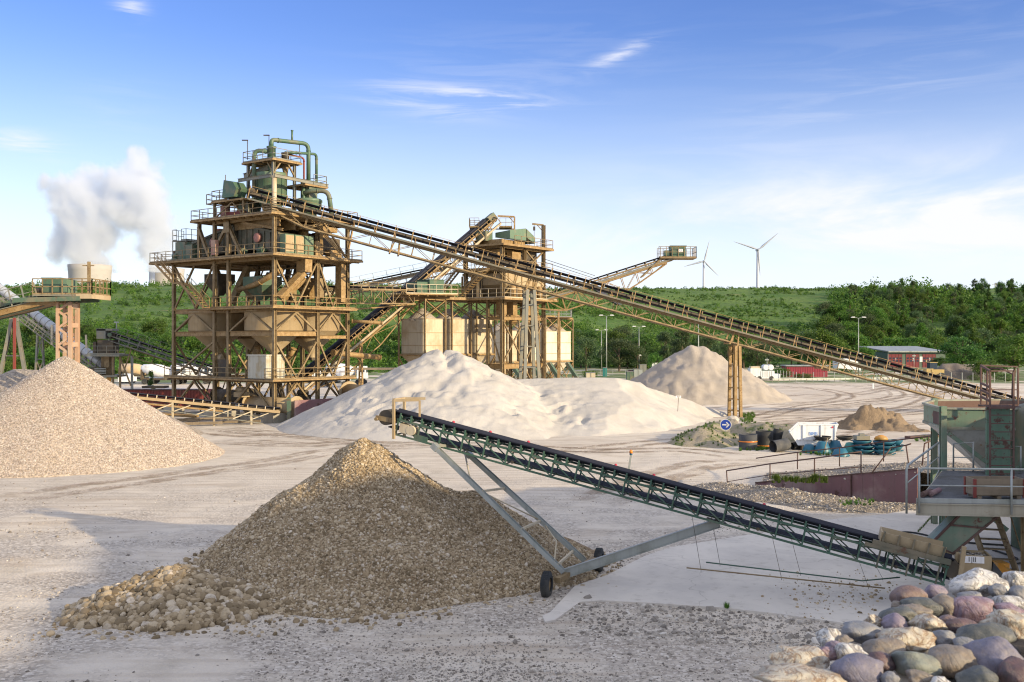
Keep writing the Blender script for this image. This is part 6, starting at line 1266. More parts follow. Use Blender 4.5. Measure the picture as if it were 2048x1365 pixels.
    b = pp(1029, 434, 124); m = MB(); m.beam(Vector((b.x, b.y, 19.8)), b, 0.2); m.beam(b, b+Vector((-2.1, 0, 0.1)), 0.16, 0.2); m.beam(b-ZU*0.8, b+Vector((-0.7, 0, 0)), 0.09); m.build('hoist_frame', TAN2, root)
    # stairs
    def stair(p, q, w=0.8):
        m = MB(); n = int(abs(p.z-q.z)/0.26); ax = (q-p); ax.z = 0; ax.normalize(); sd_ = ZU.cross(ax)
        for i in range(n+1): m.box(p.lerp(q, i/n), (0.25, w, 0.04), (ax, sd_, ZU))
        for s in (-1, 1):
            o = sd_*s*w/2; m.beam(p+o, q+o, 0.05, 0.24)
            for hh in (1.0, 0.5): m.beam(p+o+ZU*hh, q+o+ZU*hh, 0.045)
            for i in range(5): a = p.lerp(q, i/4)+o; m.beam(a, a+ZU*1.0, 0.045)
        m.build('staircase', TAN2, root)
    stair(T2(0.8, -1.9, 16.7), T2(5.0, -1.9, 13.3)); stair(T2(6.9, -0.3, 16.7), T2(9.8, -0.3, 14.0))
    # funnel between conveyor and left column
    m = MB(); c = T2(6.6, 4.6, 0); m.box(c+ZU*16.55, (5.0, 2.4, 0.35), TAX); m.hexa([c+Vector(q)*1.0+ZU*13.4 for q in ((-.3, -.3, 0), (.3, -.3, 0), (.3, .3, 0), (-.3, .3, 0))]+[c+Vector(q)+ZU*16.3 for q in ((-1.3, -1.0, 0), (1.3, -1.0, 0), (1.3, 1.0, 0), (-1.3, 1.0, 0))]); m.build('transfer_funnel', TAN2, root)
    m = MB(); m.ibeam(T2(9.6, 4.0, 13.1), T2(9.6, 4.0, 16.4), 0.2, 0.2, V_); m.build('column', TAN2, root)
screening()
def silo(fpx, Y, z0, z1, label, mt=SILO, group='beige storage silos', topz=None, LU=4.05, LV=3.5):
    """square steel bin seen corner-on; fpx, Y give its near corner"""
    A0 = Vector(((fpx-CX)/F*Y, Y, 0)); q = lambda u, v, z: A0+U_*u+V_*v+ZU*z; cen = q(LU/2, LV/2, 0)
    root = empty('silo', cen, label, 'silo', group); cs = [(0, 0), (LU, 0), (LU, LV), (0, LV)]
    m = MB(); i_ = 0.06
    # rounded vertical corners
    prof = []
    for (cu, cv, a0) in ((0, 0, 180), (LU, 0, 270), (LU, LV, 0), (0, LV, 90)):
        r_ = 0.45; ou = r_ if cu == 0 else LU-r_; ov = r_ if cv == 0 else LV-r_
        for k in range(5): a = math.radians(a0+22.5*k); prof.append((ou+math.cos(a)*r_, ov+math.sin(a)*r_))
    n = len(prof); m.add([q(u, v, z) for z in (z0, z1) for u, v in prof], [(k, (k+1) % n, n+(k+1) % n, n+k) for k in range(n)]); m.build('shell', mt, root)
    for z in (z0+0.06, z0+(z1-z0)*0.24, z0+(z1-z0)*0.60, z1-0.05):
        m = MB(); vs = [q(u+(u-LU/2)*e, v+(v-LV/2)*e, z+dz) for e, dz in ((0, -0.045), (0.015, -0.04), (0.015, 0.04), (0, 0.045)) for u, v in prof]; m.add(vs, [(j*n+k, j*n+(k+1) % n, (j+1)*n+(k+1) % n, (j+1)*n+k) for j in range(3) for k in range(n)]); m.build('band', TANK, root)
    m = MB(); m.hexa([q(LU/2+a*0.3, LV/2+b_*0.3, z0-2.3) for a, b_ in ((-1, -1), (1, -1), (1, 1), (-1, 1))]+[q(u, v, z0) for u, v in cs]); m.box(q(LU/2, LV/2, z0-2.5), (0.8, 0.8, 0.4), TAX); m.build('outlet_funnel', mt, root)
    m = MB(); m.lathe(q(LU/2, LV/2, 0), [(1.9, z1-0.25), (1.7, z1+0.05), (0.9, z1+0.75), (0.15, z1+1.25), (0.001, z1+1.3)], 28, cap=False); m.box(q(LU/2, LV/2, z1-0.25), (LU-0.2, LV-0.2, 0.1), TAX); m.build('sand_fill', MAT['grey sand'], root)
    tz = topz or z1+2.3; e = 0.10; cc = [(-e, -e), (LU+e, -e), (LU+e, LV+e), (-e, LV+e)]
    for u, v in cc: m = MB(); m.beam(q(u, v, 0), q(u, v, tz), 0.17, 0.17, V_); m.build('column', TAN, root)
    m = MB(); m2 = MB()
    for k in range(4):
        a, b_ = q(*cc[k], 0), q(*cc[(k+1) % 4], 0)
        m.beam(a+ZU*(z1+0.15), b_+ZU*(tz-0.1), 0.09); m.beam(b_+ZU*(z1+0.15), a+ZU*(tz-0.1), 0.09); m.beam(a+ZU*tz, b_+ZU*tz, 0.14, 0.22)
        m2.beam(a+ZU*0.3, b_+ZU*(z0-0.4), 0.1); m2.beam(b_+ZU*0.3, a+ZU*(z0-0.4), 0.1); m2.beam(a+ZU*(z0-0.15), b_+ZU*(z0-0.15), 0.14, 0.2)
    m.build('upper_bracing', TAN2, root); m2.build('lower_bracing', TAN2, root); return root
silo(850, 118, 6.43, 10.70, 'leftmost beige silo of the plant with a broad shaded left face'); silo(904, 121.9, 6.43, 10.75, 'middle one of the three tall beige silos left of the screening tower'); silo(953, 125.8, 6.43, 10.80, 'third beige silo from the left, next to the screening tower')
SI2 = paint('pale silo paint', (0.60, 0.57, 0.47), (0.52, 0.47, 0.36), (0.4, 0.3, 0.2), 0.55, dirt_amt=0.25, rust_amt=0.0, scale=0.3)
FG = 'far silos on the right'
silo(1008.5, 150, 4.9, 9.6, 'beige silo seen between the columns of the screening tower, left', SILO, FG); silo(1050, 152.8, 4.9, 9.6, 'beige silo half hidden by the screening tower and the pale trestle', SI2, FG)
silo(1091, 155.5, 4.9, 9.6, 'cream silo just right of the pale splayed trestle', SI2, FG); silo(1119.5, 158.5, 4.9, 9.6, 'rightmost cream silo with the railed platform above', SI2, FG, topz=11.6)
def silo_platform():
    root = empty('silo_platform', pp(1090, 0, 155)*Vector((1, 1, 0)) if False else Vector((5.0, 155, 11.6)), 'railed walkway platform on top of the far cream silos', 'platform')
    x0, x1 = 5.2, pp(1144, 0, 158).x; m = MB(); m.box(((x0+x1)/2, 160, 11.76), (x1-x0, 5.5, 0.1)); m.build('deck', TAN, root)
    m = MB(); railing(m, [(x0, 157.4, 11.81), (x1, 157.4, 11.81), (x1, 162.6, 11.81), (x0, 162.6, 11.81)], 1.1, 0.9, 0.026); m.build('railing', GALV, root)
    root = empty('silo_platform', Vector((-11, 122, 13.1)), 'ochre walkway platform running over the three left silos', 'platform')
    a, b = pp(800, 0, 118.5), pp(965, 0, 125.5); xx = (b-a); xx.z = 0; L = xx.length; xx.normalize(); yy = ZU.cross(xx)
    c = (a+b)/2; c.z = 13.2; m = MB(); m.box(c, (L, 3.2, 0.1), (xx, yy, ZU)); m.box(c-yy*1.58-ZU*0.08, (L, 0.08, 0.22), (xx, yy, ZU)); m.build('deck', TAN2, root)
    m = MB(); p = c-yy*1.55-xx*L/2+ZU*0.05; railing(m, [p, p+xx*L], 1.1, 1.2, 0.026); m.build('railing', TAN, root)
silo_platform()
def chutes():
    for i, px in enumerate((1022, 1062, 1098, 1134)):
        Y = 150+i*2.4; p = pp(px, 726, Y); m = MB(); m.beam(p, p+Vector((1.7, -1.0, -2.6)), 0.7, 0.5); m.thing('loading_chute', GRN2, ['sloping green loading chute under the leftmost far silo', 'sloping green loading chute beside the pale trestle', 'sloping green loading chute under the cream silo behind the trestle', 'sloping green loading chute under the rightmost cream silo'][i], 'chute', 'loading chutes below the far silos')
chutes()

# ================================================================ LEFT SIDE OF THE PLANT
def left_head():
    A = pp(-160, 652, 78); B = pp(91, 590, 78); C_ = pp(160, 590, 78); root = empty('stacking_conveyor', Vector((C_.x-1.2, 78, 0)), 'green stacking conveyor with railed drive head above the left gravel cone', 'conveyor')
    fr = Fr(A, B); belt_part(fr, root, 0.9, t1=fr.L+0.4); idlers(fr, root, 1.0, 0.9, mat=DRK, mx=10)
    truss_part(fr, root, 1.5, 0.85, 1.3, GRN2, 0.08, top=-0.05, chord=0.22); grating(fr, root, 0.8, 1.5, -0.45, mat=GREY); handrail(fr, root, 1.5, -0.45, 1.35, 1.05, mat=GREY, r=0.035)
    m = MB(); m.hexa([fr(fr.L-9, 1.2, -0.9), fr(fr.L-9, -1.0, -0.9), fr(fr.L+1, -1.0, -0.9), fr(fr.L+1, 1.2, -0.9), fr(fr.L-9, 1.3, -0.5), fr(fr.L-9, -1.1, -0.5), fr(fr.L+1, -1.1, -0.5), fr(fr.L+1, 1.3, -0.5)]); m.build('drip_tray', TAN2, root)
    zf = B.z-0.05; y0, y1 = 76.3, 79.8; x0, x1 = B.x-0.2, pp(184, 0, 76.3).x
    m = MB(); m.box(((x0+x1)/2, 78.05, zf-0.06), (x1-x0, y1-y0, 0.1)); m.build('deck', GREY, root); m = MB(); m.beam((x0-1.5, y0, zf-0.45), (x1-0.9, y0, zf-0.3), 0.14, 0.35); m.beam((x0-1.5, y1, zf-0.45), (x1-0.9, y1, zf-0.3), 0.14, 0.35); m.build('beam', GRN2, root)
    m = MB(); m.beam((pp(152, 0, 76.3).x, y0-0.03, zf-0.15), (x1, y0-0.03, zf-0.15), 0.06, 0.35); m.beam((x1, y0, zf-0.15), (x1, y1, zf-0.15), 0.06, 0.35); m.build('fascia', TANK, root)
    m = MB(); railing(m, [(x0, y0, zf), (x1, y0, zf), (x1, y1, zf), (x0, y1, zf)], 1.2, 0.72, 0.035); m.build('railing', TAN, root)
    m = MB(); xa, xb = pp(94, 0, 78).x, pp(131, 0, 78).x; m.box(((xa+xb)/2, 78.1, zf+0.65), (xb-xa, 1.9, 1.25)); m.box(((xa+xb)/2, 78.1, zf+1.32), (xb-xa+0.1, 2.0, 0.05)); m.build('drive_box', GRN, root); m = MB(); m.box((xb+0.24, 78.1, zf+0.62), (0.46, 1.9, 1.2)); m.build('door', GRNP, root)
    m = MB(); m.tube([(x0-0.3, 77.4, zf+0.35), (x0+0.5, 77.4, zf+0.35)], 0.22, 10); m.build('motor', DRK, root)
    xc = pp(178, 0, 77.5).x; m = MB(); m.beam((xc, 77.5, zf), (xc, 77.5, zf+2.6), 0.2); m.beam((xc-0.5, 77.5, zf+2.3), (xc+0.4, 77.5, zf+2.3), 0.08); m.build('mast', TAN, root)
    # lattice support column
    PK = paint('pinkish primer steel', (0.48, 0.32, 0.22), (0.50, 0.37, 0.27), (0.2, 0.09, 0.05), 0.7, rust_amt=0.1); m = MB(); zt = zf-0.55
    for yy in (77.4, 78.6):
        xa, xb = pp(122.5, 0, 78).x, pp(148, 0, 78).x
        m.ibeam((xa, yy, 0), (xa, yy, zt), 0.22, 0.22, (0, 1, 0)); m.ibeam((xb, yy, 0), (xb, yy, zt), 0.30, 0.30, (0, 1, 0))
        for k in range(8):
            z0_, z1_ = zt-k*1.35, zt-(k+1)*1.35
            if z1_ > 0: m.beam((xb, yy, z0_), (xa, yy, (z0_+z1_)/2), 0.16); m.beam((xa, yy, (z0_+z1_)/2), (xb, yy, z1_), 0.16)
    for k in range(8): m.box((pp(148, 0, 78).x, 78, zt-0.3-k*1.5), (0.22, 1.2, 0.35))
    m.build('lattice_column', PK, root)
left_head()
def left_trestle():
    Y = 100; m = MB()
    a = pp(24, 640, Y); b = pp(2, 745, Y); c = pp(32, 640, Y); d = pp(50, 745, Y); k = zz(745, Y)
    for p, q in ((a, b), (c, d)): 
        e = p+(q-p)*((p.z)/(p.z-q.z)); m.ibeam(e, p, 0.32, 0.32, (0, 1, 0))
    m.beam(pp(12, 712, Y), pp(43, 712, Y), 0.12); m.beam(pp(20, 640, Y), pp(36, 640, Y), 0.3); r = empty('trestle', Vector((pp(26, 0, Y).x, Y, 0)), 'grey splayed trestle with a red centre pole at the left edge', 'trestle'); m.build('frame', GREY, r)
    p = pp(29, 636, Y-0.5); m = MB(); m.beam((p.x, p.y, 0), p, 0.22); m.build('centre_pole', REDC, r)
left_trestle()
def tube_conveyor():
    A = pp(-40, 548, 120); B = pp(205, 728, 117); root = empty('tube_conveyor', Vector((B.x, B.y, 0)), 'long white tubular conveyor sloping down behind the left gravel cone', 'conveyor'); fr = Fr(A, B)
    m = MB(); m.tube([fr(fr.L*i/30) for i in range(31)], 0.52, 20); m.build('tube', GALV if False else paint('dull aluminium tube', (0.42, 0.46, 0.52), (0.36, 0.39, 0.42), None, 0.45, 0.2, dirt_amt=0.3), root)
    m = MB()
    for i in range(24): t = fr.L*(i+0.5)/24; m.tube([fr(t, 0, 0), fr(t+0.05, 0, 0)], 0.555, 20); m.box(fr(t, 0.3, -0.6), (0.3, 0.3, 0.25), (fr.d, fr.s, fr.n))
    m.build('tube_clamp', GREY, root)
    truss_part(fr, root, 1.2, 1.55, 1.3, GREY, 0.06, t0=fr.L*0.15, top=-0.75, chord=0.11); handrail(fr, root, 0.95, -1.5, 1.0, 1.3, t0=fr.L*0.2, mat=GREY, r=0.025)
    m = MB(); p = pp(104, 650, 117.5); m.beam(pp(104, 650, 117.5), pp(104, 690, 117.5), 0.22); m.build('hanger', SILO, root)
    m = MB(); q = fr(fr.L*0.55, 0, -1.6); aframe(m, q, Vector((q.x, q.y, 0)), 2.2, 0.2, 3, fr.s, 0.9); m.build('trestle', GREY, root)
tube_conveyor()
def left_machine():
    Y = 116; root = empty('transfer_station', Vector((pp(205, 0, Y).x, Y, 0)), 'grey brown transfer station where the white tube meets the dark belt', 'transfer station')
    def bx(m, x0, x1, y0, y1, d=2.0, off=0.0): a, b = pp(x0, y0, Y), pp(x1, y1, Y); m.box(((a.x+b.x)/2, Y+off, (a.z+b.z)/2), (abs(b.x-a.x), d, abs(a.z-b.z)))
    m = MB(); bx(m, 200, 218, 659, 678); bx(m, 199, 231, 658, 662); m.build('head_box', GREY, root)
    m = MB(); m.tube([pp(219, 670, Y-1.2), pp(219, 670, Y-0.6)], 0.24, 14); m.build('motor', GRN2, root)
    m = MB(); bx(m, 201, 232, 680, 712, 1.8); bx(m, 193, 199, 684, 710); m.build('chute', DRK, root)
    m = MB(); bx(m, 178, 250, 709, 713, 3.4); m.build('deck', GREY, root); m = MB(); bx(m, 185, 244, 750, 754, 3.0); m.build('deck', GREY, root)
    m = MB(); a, b = pp(176, 709, Y-1.7), pp(250, 709, Y-1.7); railing(m, [a, b], 0.95, 1.0); m.build('railing', GREY, root)
    m = MB(); bx(m, 187, 214, 735, 750, 1.5, -0.8); m.build('louvre_box', DRK, root)
    m = MB()
    for i in range(4): a = pp(189, 738+3*i, Y-1.6); b = pp(212, 738+3*i, Y-1.6); m.beam(a, b, 0.06, 0.08)
    m.build('louvre', GALV, root)
    m = MB(); bx(m, 206, 226, 713, 750, 1.0); bx(m, 215, 224, 713, 735, 1.2, -0.3); m.build('tower_body', TAN, root)
    m = MB()
    for px in (188, 213, 233, 247): p = pp(px, 752, Y); m.beam((p.x, Y-1, 0), (p.x, Y-1, 6.3 if px > 230 else 4), 0.2)
    m.beam(pp(234, 700, Y-1), pp(262, 772, Y-1), 0.15); m.beam(pp(262, 700, Y-1), pp(245, 752, Y-1), 0.12); m.build('frame', TAN, root)
    m = MB(); p = pp(218, 760, Y-0.9); m.box(p, (0.5, 0.2, 0.7)); m.build('yellow_box', YEL, root)
    m = MB(); m.beam(pp(172, 670, Y), pp(173, 697, Y), 0.18); m.build('vent_pipe', SILO, root); m = MB(); a = pp(233, 645, Y+1); m.beam(pp(233, 682, Y+1), a, 0.09); m.box(a, (0.5, 0.2, 0.15)); m.build('lamp_mast', GALV, root)
    A = pp(445, 742, 119); B = pp(226, 668, 116.4); fr = Fr(A, B); r2 = empty('belt_conveyor', A, 'dark belt conveyor sloping down from the transfer station behind the tall tower', 'conveyor')
    belt_part(fr, r2, 1.1, sag=0.2); idlers(fr, r2, 1.3, 1.1, mat=GREY, mx=12); truss_part(fr, r2, 1.3, 0.9, 1.1, GREY, 0.05, top=-0.3, chord=0.1); grating(fr, r2, 0.7, 1.4, -0.8); handrail(fr, r2, 1.4, -0.8, 1.0, 1.1, mat=GREY, r=0.025); handrail(fr, r2, -0.9, 0.0, 0.9, 1.3, mat=GREY, r=0.025); pulley(fr, r2, fr.L, 0.4)
    m = MB(); p = pp(264, 712, 117); m.beam((p.x, 117, 0), p, 0.24); m.build('post', GALV, r2); truss_part(fr, r2, 1.2, 1.8, 2.2, TAN, 0.06, t0=1, t1=fr.L-3, top=-0.95, chord=0.1, sides=(1,), name='lower_truss')
left_machine()
def low_conveyor():
    A = pp(560, 818, 96.6); B = pp(225, 784, 92); fr = Fr(A, B); root = empty('belt_conveyor', Vector((A.x, A.y, 0)), 'low belt conveyor leaving the tall tower towards the left gravel cone', 'conveyor')
    belt_part(fr, root, 0.9, sag=0.12); idlers(fr, root, 0.82, 0.9, mat=SILO, mx=19)
    m = MB()
    for s in (-1, 1): m.beam(fr(0, s*0.62, -0.28), fr(fr.L, s*0.62, -0.28), 0.08, 0.26, fr.n)
    m.build('stringer', TANK, root)
    m = MB()
    for px in (347, 429, 504):
        t = min((abs(CX+fr(t).x/fr(t).y*F-px), t) for t in np.linspace(0, fr.L, 200))[1]
        for s in (-0.6, 0.6): p = fr(t, s, -0.4); m.beam((p.x, p.y, -0.1), p, 0.14)
        p = fr(t, 0.6, -0.5); m.beam(fr(t+1.6, 0.62, -1.35), p, 0.1); m.beam(fr(t-1.6, 0.62, -0.5), fr(t, 0.62, -1.3), 0.08)
    m.build('leg', SILO, root)
    m = MB(); m.beam(fr(1.5, 0.7, -1.5), fr(fr.L-2, 0.7, -1.1), 0.06); m.beam(fr(1.5, 0.7, -0.9), fr(7, 0.7, -0.9), 0.05); m.build('guard_rail', GREY, root)
    # timber baulks and planks on the ground beneath
    r = random.Random(9)
    for i, (px, py, L, a) in enumerate(((330, 845, 7, -0.15), (380, 852, 6, 0.05), (420, 842, 5, 0.12), (480, 848, 4, -0.05))):
        p = gp(px, py); d = Vector((math.cos(a), math.sin(a)*0.6, 0)); m = MB(); m.beam(p-d*L/2+ZU*0.15, p+d*L/2+ZU*0.28, 0.3, 0.25); m.thing('timber_beam', WOOD, ['long timber beam under the low conveyor at its left end', 'timber beam lying below the second leg of the low conveyor', 'slanting timber beam under the low conveyor', 'short timber beam near the tall tower foot'][i], 'beam', 'timber beams under the low conveyor')
    m = MB(); p, q = pp(255, 800, 100), pp(400, 815, 100); m.beam((p.x, 98, 2.1), (q.x+2, 101, 0.9), 0.9, 0.15); m.beam((p.x, 99.5, 1.0), (q.x, 99.0, 0.5), 1.2, 0.2); m.thing('scrap_frame', TAN2, 'rusty steel frames stacked behind the low conveyor', 'scrap')
low_conveyor()
def red_container(px0, px1, py0, py1, Y, label, mat=REDC):
    a, b = pp(px0, py0, Y), pp(px1, py1, Y); root = empty('container', Vector(((a.x+b.x)/2, Y, 0)), label, 'container'); n = int((b.x-a.x)/0.35); m = MB(); z0, z1 = max(0.0, b.z), a.z
    for i in range(n): x = a.x+(b.x-a.x)*(i+0.5)/n; m.box((x, Y-1.22, (z0+z1)/2), (0.16, 0.08, z1-z0-0.1))
    m.box(((a.x+b.x)/2, Y, (z0+z1)/2), (b.x-a.x, 2.4, z1-z0)); m.build('wall', mat, root); m = MB(); m.beam((a.x, Y-1.25, z1), (b.x, Y-1.25, z1), 0.1); m.beam((a.x, Y-1.25, z0+0.05), (b.x, Y-1.25, z0+0.05), 0.12); m.build('edge_frame', DRK, root)
red_container(243, 420, 779, 815, 118, 'long low dark red corrugated container behind the low conveyor')
m = MB(); p = pp(305, 775, 116); m.box((p.x, 117, p.z), (2.6, 1.6, 0.25)); m.beam((p.x-1.4, 116.4, p.z+0.05), (p.x+1.4, 116.4, p.z+0.05), 0.1); m.thing('steel_plate', DRK, 'dark steel tray lying on the red container', 'tray')
# mixer trucks
def mixer(px, Y, label, drum=WHT, scale=1.0, flip=1, z=0.0):
    c = Vector(((px-CX)/F*Y, Y, z)); root = empty('mixer_truck', c, label, 'mixer truck', 'concrete mixer trucks parked behind the plant'); f = flip
    def P(x, y, zz_): return c+Vector((x*f*scale, y*scale, zz_*scale))
    def bx(m, x, y, z_, sx, sy, sz): m.box(P(x, y, z_), (sx*scale, sy*scale, sz*scale))
    m = MB(); m.hexa([P(2.4, -1.2, 0.9), P(4.3, -1.2, 0.9), P(4.3, 1.2, 0.9), P(2.4, 1.2, 0.9), P(2.5, -1.15, 3.2), P(4.1, -1.15, 3.2), P(4.1, 1.15, 3.2), P(2.5, 1.15, 3.2)] if f > 0 else [P(4.3, -1.2, 0.9), P(2.4, -1.2, 0.9), P(2.4, 1.2, 0.9), P(4.3, 1.2, 0.9), P(4.1, -1.15, 3.2), P(2.5, -1.15, 3.2), P(2.5, 1.15, 3.2), P(4.1, 1.15, 3.2)]); m.build('cab', WHT, root)
    m = MB(); bx(m, 3.5, -1.2, 2.5, 0.8, 0.06, 0.8); bx(m, 4.24, 0, 2.45, 0.06, 2.0, 0.9); m.build('window', GLS, root)
    ax = P(3, 0, 0)-P(-3, 0, 0); ax = (P(2.2, 0, 2.1)-P(-3.6, 0, 3.0)); L = ax.length; m = MB(); m.lathe(P(-3.6, 0, 3.0), [(0.45, 0), (0.75, 0.3), (1.15, L*0.4), (1.18, L*0.6), (0.95, L*0.85), (0.5, L)], 20, ax); m.build('drum', drum, root)
    m = MB(); bx(m, 0, 0, 0.95, 7.6, 0.9, 0.35); bx(m, -3.4, 0, 1.8, 0.2, 1.6, 1.9); m.build('chassis', DRK, root)
    for x in (3.2, -1.4, -2.7):
        for y in (-1.0, 1.0): m = MB(); m.tube([P(x, y-0.15, 0.5), P(x, y+0.15, 0.5)], 0.5*scale, 16); m.tube([P(x, y-0.17, 0.5), P(x, y-0.15, 0.5)], 0.22*scale, 10); m.build('wheel', TREAD, root)
    return root
mixer(322, 184, 'white concrete mixer truck whose cab shows left of the tower column'); mixer(277, 189, 'white mixer truck with a yellowish drum behind the frames', paint('yellowed drum paint', (0.6, 0.45, 0.25), (0.5, 0.4, 0.28), None, 0.5)); mixer(380, 186, 'white mixer truck half hidden by the left columns of the tower'); mixer(690, 190, 'white truck seen low through the gap right of the tower')
m = MB(); p = pp(255, 760, 180); m.box((p.x, 180, 1.1), (1.8, 4.2, 0.8)); m.hexa([Vector((p.x-.8, 178.6, 1.5)), Vector((p.x+.8, 178.6, 1.5)), Vector((p.x+.8, 181.2, 1.5)), Vector((p.x-.8, 181.2, 1.5)), Vector((p.x-.65, 179.2, 2.1)), Vector((p.x+.65, 179.2, 2.1)), Vector((p.x+.65, 180.8, 2.1)), Vector((p.x-.65, 180.8, 2.1))])
m.thing('car', WHT, 'white car parked left of the mixer trucks', 'car')
tree_px(PR_C[0], 302, 0, 150, 742, 26, 'small green conifer bush in front of the white truck', name='bush', cat='bush', near=True)
# ================================================================ MOBILE STACKER CONVEYOR (foreground)
def stacker():
    A = pp(1905, 1121, 29.5); B = pp(790, 824, 35.0); fr = Fr(A, B)
    root = empty('mobile_conveyor', Vector((2.1, 32.7, 0)), 'green wheeled mobile belt conveyor reaching over the brown gravel heap', 'mobile conveyor')
    DG = paint('dark green truss paint', (0.05, 0.115, 0.08), (0.10, 0.14, 0.10), (0.12, 0.06, 0.03), 0.5, dirt_amt=0.3, rust_amt=0.1)
    belt_part(fr, root, 0.66, ret=0.50, sag=0.11); h = 0.70; W2 = 0.36; n = 22; tl = fr.L-0.3
    m = MB(); 
    for s in (-1, 1): m.beam(fr(0.1, s*W2, -0.17), fr(tl, s*W2, -0.17), 0.05, 0.07, fr.n); m.beam(fr(0.1, s*W2, -h), fr(tl, s*W2, -h), 0.06, 0.06, fr.n)
    m.build('chord', DG, root)
    for s in (-1, 1):
        m = MB()
        for i in range(n+1):
            t = 0.15+(tl-0.2)*i/n; m.beam(fr(t, s*W2, -h), fr(t, s*W2, -0.17), 0.05, 0.05, fr.d)
            if i < n: t2 = 0.15+(tl-0.2)*(i+1)/n; m.beam(fr(t2, s*(W2-0.01), -0.2), fr(t, s*(W2-0.01), -h+0.02), 0.035)
        m.build('lattice', DG, root)
    m = MB()
    for i in range(n+1):
        t = 0.15+(tl-0.2)*i/n; m.beam(fr(t, -W2, -h), fr(t, W2, -h), 0.04); 
        if i < n: t2 = 0.15+(tl-0.2)*(i+1)/n; m.beam(fr(t, -W2, -0.25), fr(t2, W2, -0.25), 0.035)
    m.build('cross_member', GREY, root)
    # idlers with little brackets and red guards
    for i in range(n*2+1):
        t = 0.2+(tl-0.3)*i/(n*2); idm = MB()
        for s in (-1, 1): idm.beam(fr(t, s*0.38, -0.18), fr(t, s*0.38, 0.075), 0.045, 0.05, fr.d)
        idm.tube([fr(t, -0.3, -0.07), fr(t, 0.3, -0.07)], 0.045, 8); idm.beam(fr(t, -0.38, -0.14), fr(t, 0.38, -0.14), 0.04)
        if i == 0: first = idm.build('idler', DG if True else TAN, root); t00 = t
        else: c = first.copy(); COL.objects.link(c); c.parent = root; c.location = fr.d*(t-t00)
    for i, t in enumerate((1.4, 5.6, 9.2, 10.5, 13.6, 15.0, 16.4)):
        m = MB(); m.lathe(fr(t, -0.40 if i % 2 else -0.42, 0.06), [(0.05, 0), (0.06, 0.04), (0.03, 0.09)], 10, fr.n); m.build('red_cap', REDB, root)
    for i in range(8): t = 1.5+2.05*i; m = MB(); m.tube([fr(t, -0.30, -0.57), fr(t, 0.34, -0.57)], 0.055, 10); m.build('return_roller', DRK, root)
    # head: pulley, drive drum, arched frame
    m = MB(); m.tube([fr(fr.L+0.15, -0.36, -0.22), fr(fr.L+0.15, 0.36, -0.22)], 0.27, 20); m.build('head_pulley', DRK, root)
    m = MB(); m.beam(fr(fr.L-0.25, -0.40, -0.24), fr(fr.L+0.5, -0.40, -0.30), 0.06, 0.16, fr.n); m.beam(fr(fr.L-0.25, 0.40, -0.24), fr(fr.L+0.5, 0.40, -0.30), 0.06, 0.16, fr.n); m.tube([fr(fr.L+0.45, -0.5, -0.34), fr(fr.L+0.45, 0.5, -0.34)], 0.06, 8); m.build('head_bracket', TAN, root)
    m = MB(); q0 = fr(fr.L-0.35, 0.45, -0.85); q1 = fr(fr.L-0.35, -0.45, -0.85)
    for q in (q0, q1): m.beam(q, q+ZU*1.35, 0.10, 0.08, fr.d)
    m.beam(q0+ZU*1.35, q1+ZU*1.35, 0.10, 0.10); m.beam(q1+ZU*1.35, q1+ZU*1.35+fr.d*-0.0+Vector((0.75, 0, 0.0)), 0.09); m.beam(q0+ZU*1.33, q0+ZU*1.33+Vector((0.9, 0, 0.02)), 0.09); m.beam(q0+ZU*1.33+Vector((0.9, 0, 0)), q0+ZU*0.75+Vector((0.9, 0, 0)), 0.07); m.build('head_arch', TANK, root)
    m = MB(); m.tube([fr(fr.L-0.9, 0.1, -0.42), fr(fr.L-0.9, 0.46, -0.42)], 0.17, 14); m.box(fr(fr.L-0.62, 0.3, -0.42), (0.3, 0.3, 0.3), (fr.d, fr.s, fr.n)); m.build('drive_motor', SILO, root); m = MB(); m.box(fr(fr.L-1.3, 0.36, -0.62), (0.5, 0.05, 0.22), (fr.d, fr.s, fr.n)); m.build('name_plate', DG, root)
    # legs, axle, wheels, draw bar
    wn_ = gp(1107, 1196); wf = gp(1195, 1143); axd = (wf-wn_); axd.z = 0; axl = axd.length; axd.normalize(); wr = 0.40
    wn_.z = wf.z = 0
    L1a = pp(866, 890, 33.7); L2a = pp(933, 905, 34.9)
    e0 = wn_+axd*0.30+ZU*0.48; e1 = wf-axd*0.25+ZU*0.48
    hub1 = pp(1133, 1134, (wn_+axd*0.75).y); hub2 = pp(1166, 1115, (wn_+axd*1.9).y)
    hub1 = wn_+axd*0.85+ZU*0.62; hub2 = wn_+axd*2.7+ZU*0.62
    for a, b, nm in ((L1a, hub1, 'leg'), (L2a, hub2, 'leg')): m = MB(); m.ibeam(a, b, 0.14, 0.20, fr.s, 0.02); m.beam(a, a.lerp(b, 0.04), 0.2, 0.24, fr.s); m.build(nm, GALV, root)
    for f in (0.36, 0.66, 0.93): m = MB(); m.beam(L1a.lerp(hub1, f+0.02), L2a.lerp(hub2, f-0.02), 0.07); m.build('rung', SILO, root)
    m = MB(); m.tube([L2a.lerp(hub2, -0.02), L1a.lerp(hub1, 0.30)], 0.03, 6); m.build('strut', SILO, root); m = MB(); m.tube([L1a.lerp(hub1, 0.38), L2a.lerp(hub2, 0.64)], 0.025, 6); m.build('strut', SILO, root); m = MB(); m.tube([L2a.lerp(hub2, 0.66), L2a.lerp(hub2, 0.8)+Vector((-0.15, -0.5, 0)), L1a.lerp(hub1, 0.93)], 0.025, 6); m.build('strut', SILO, root)
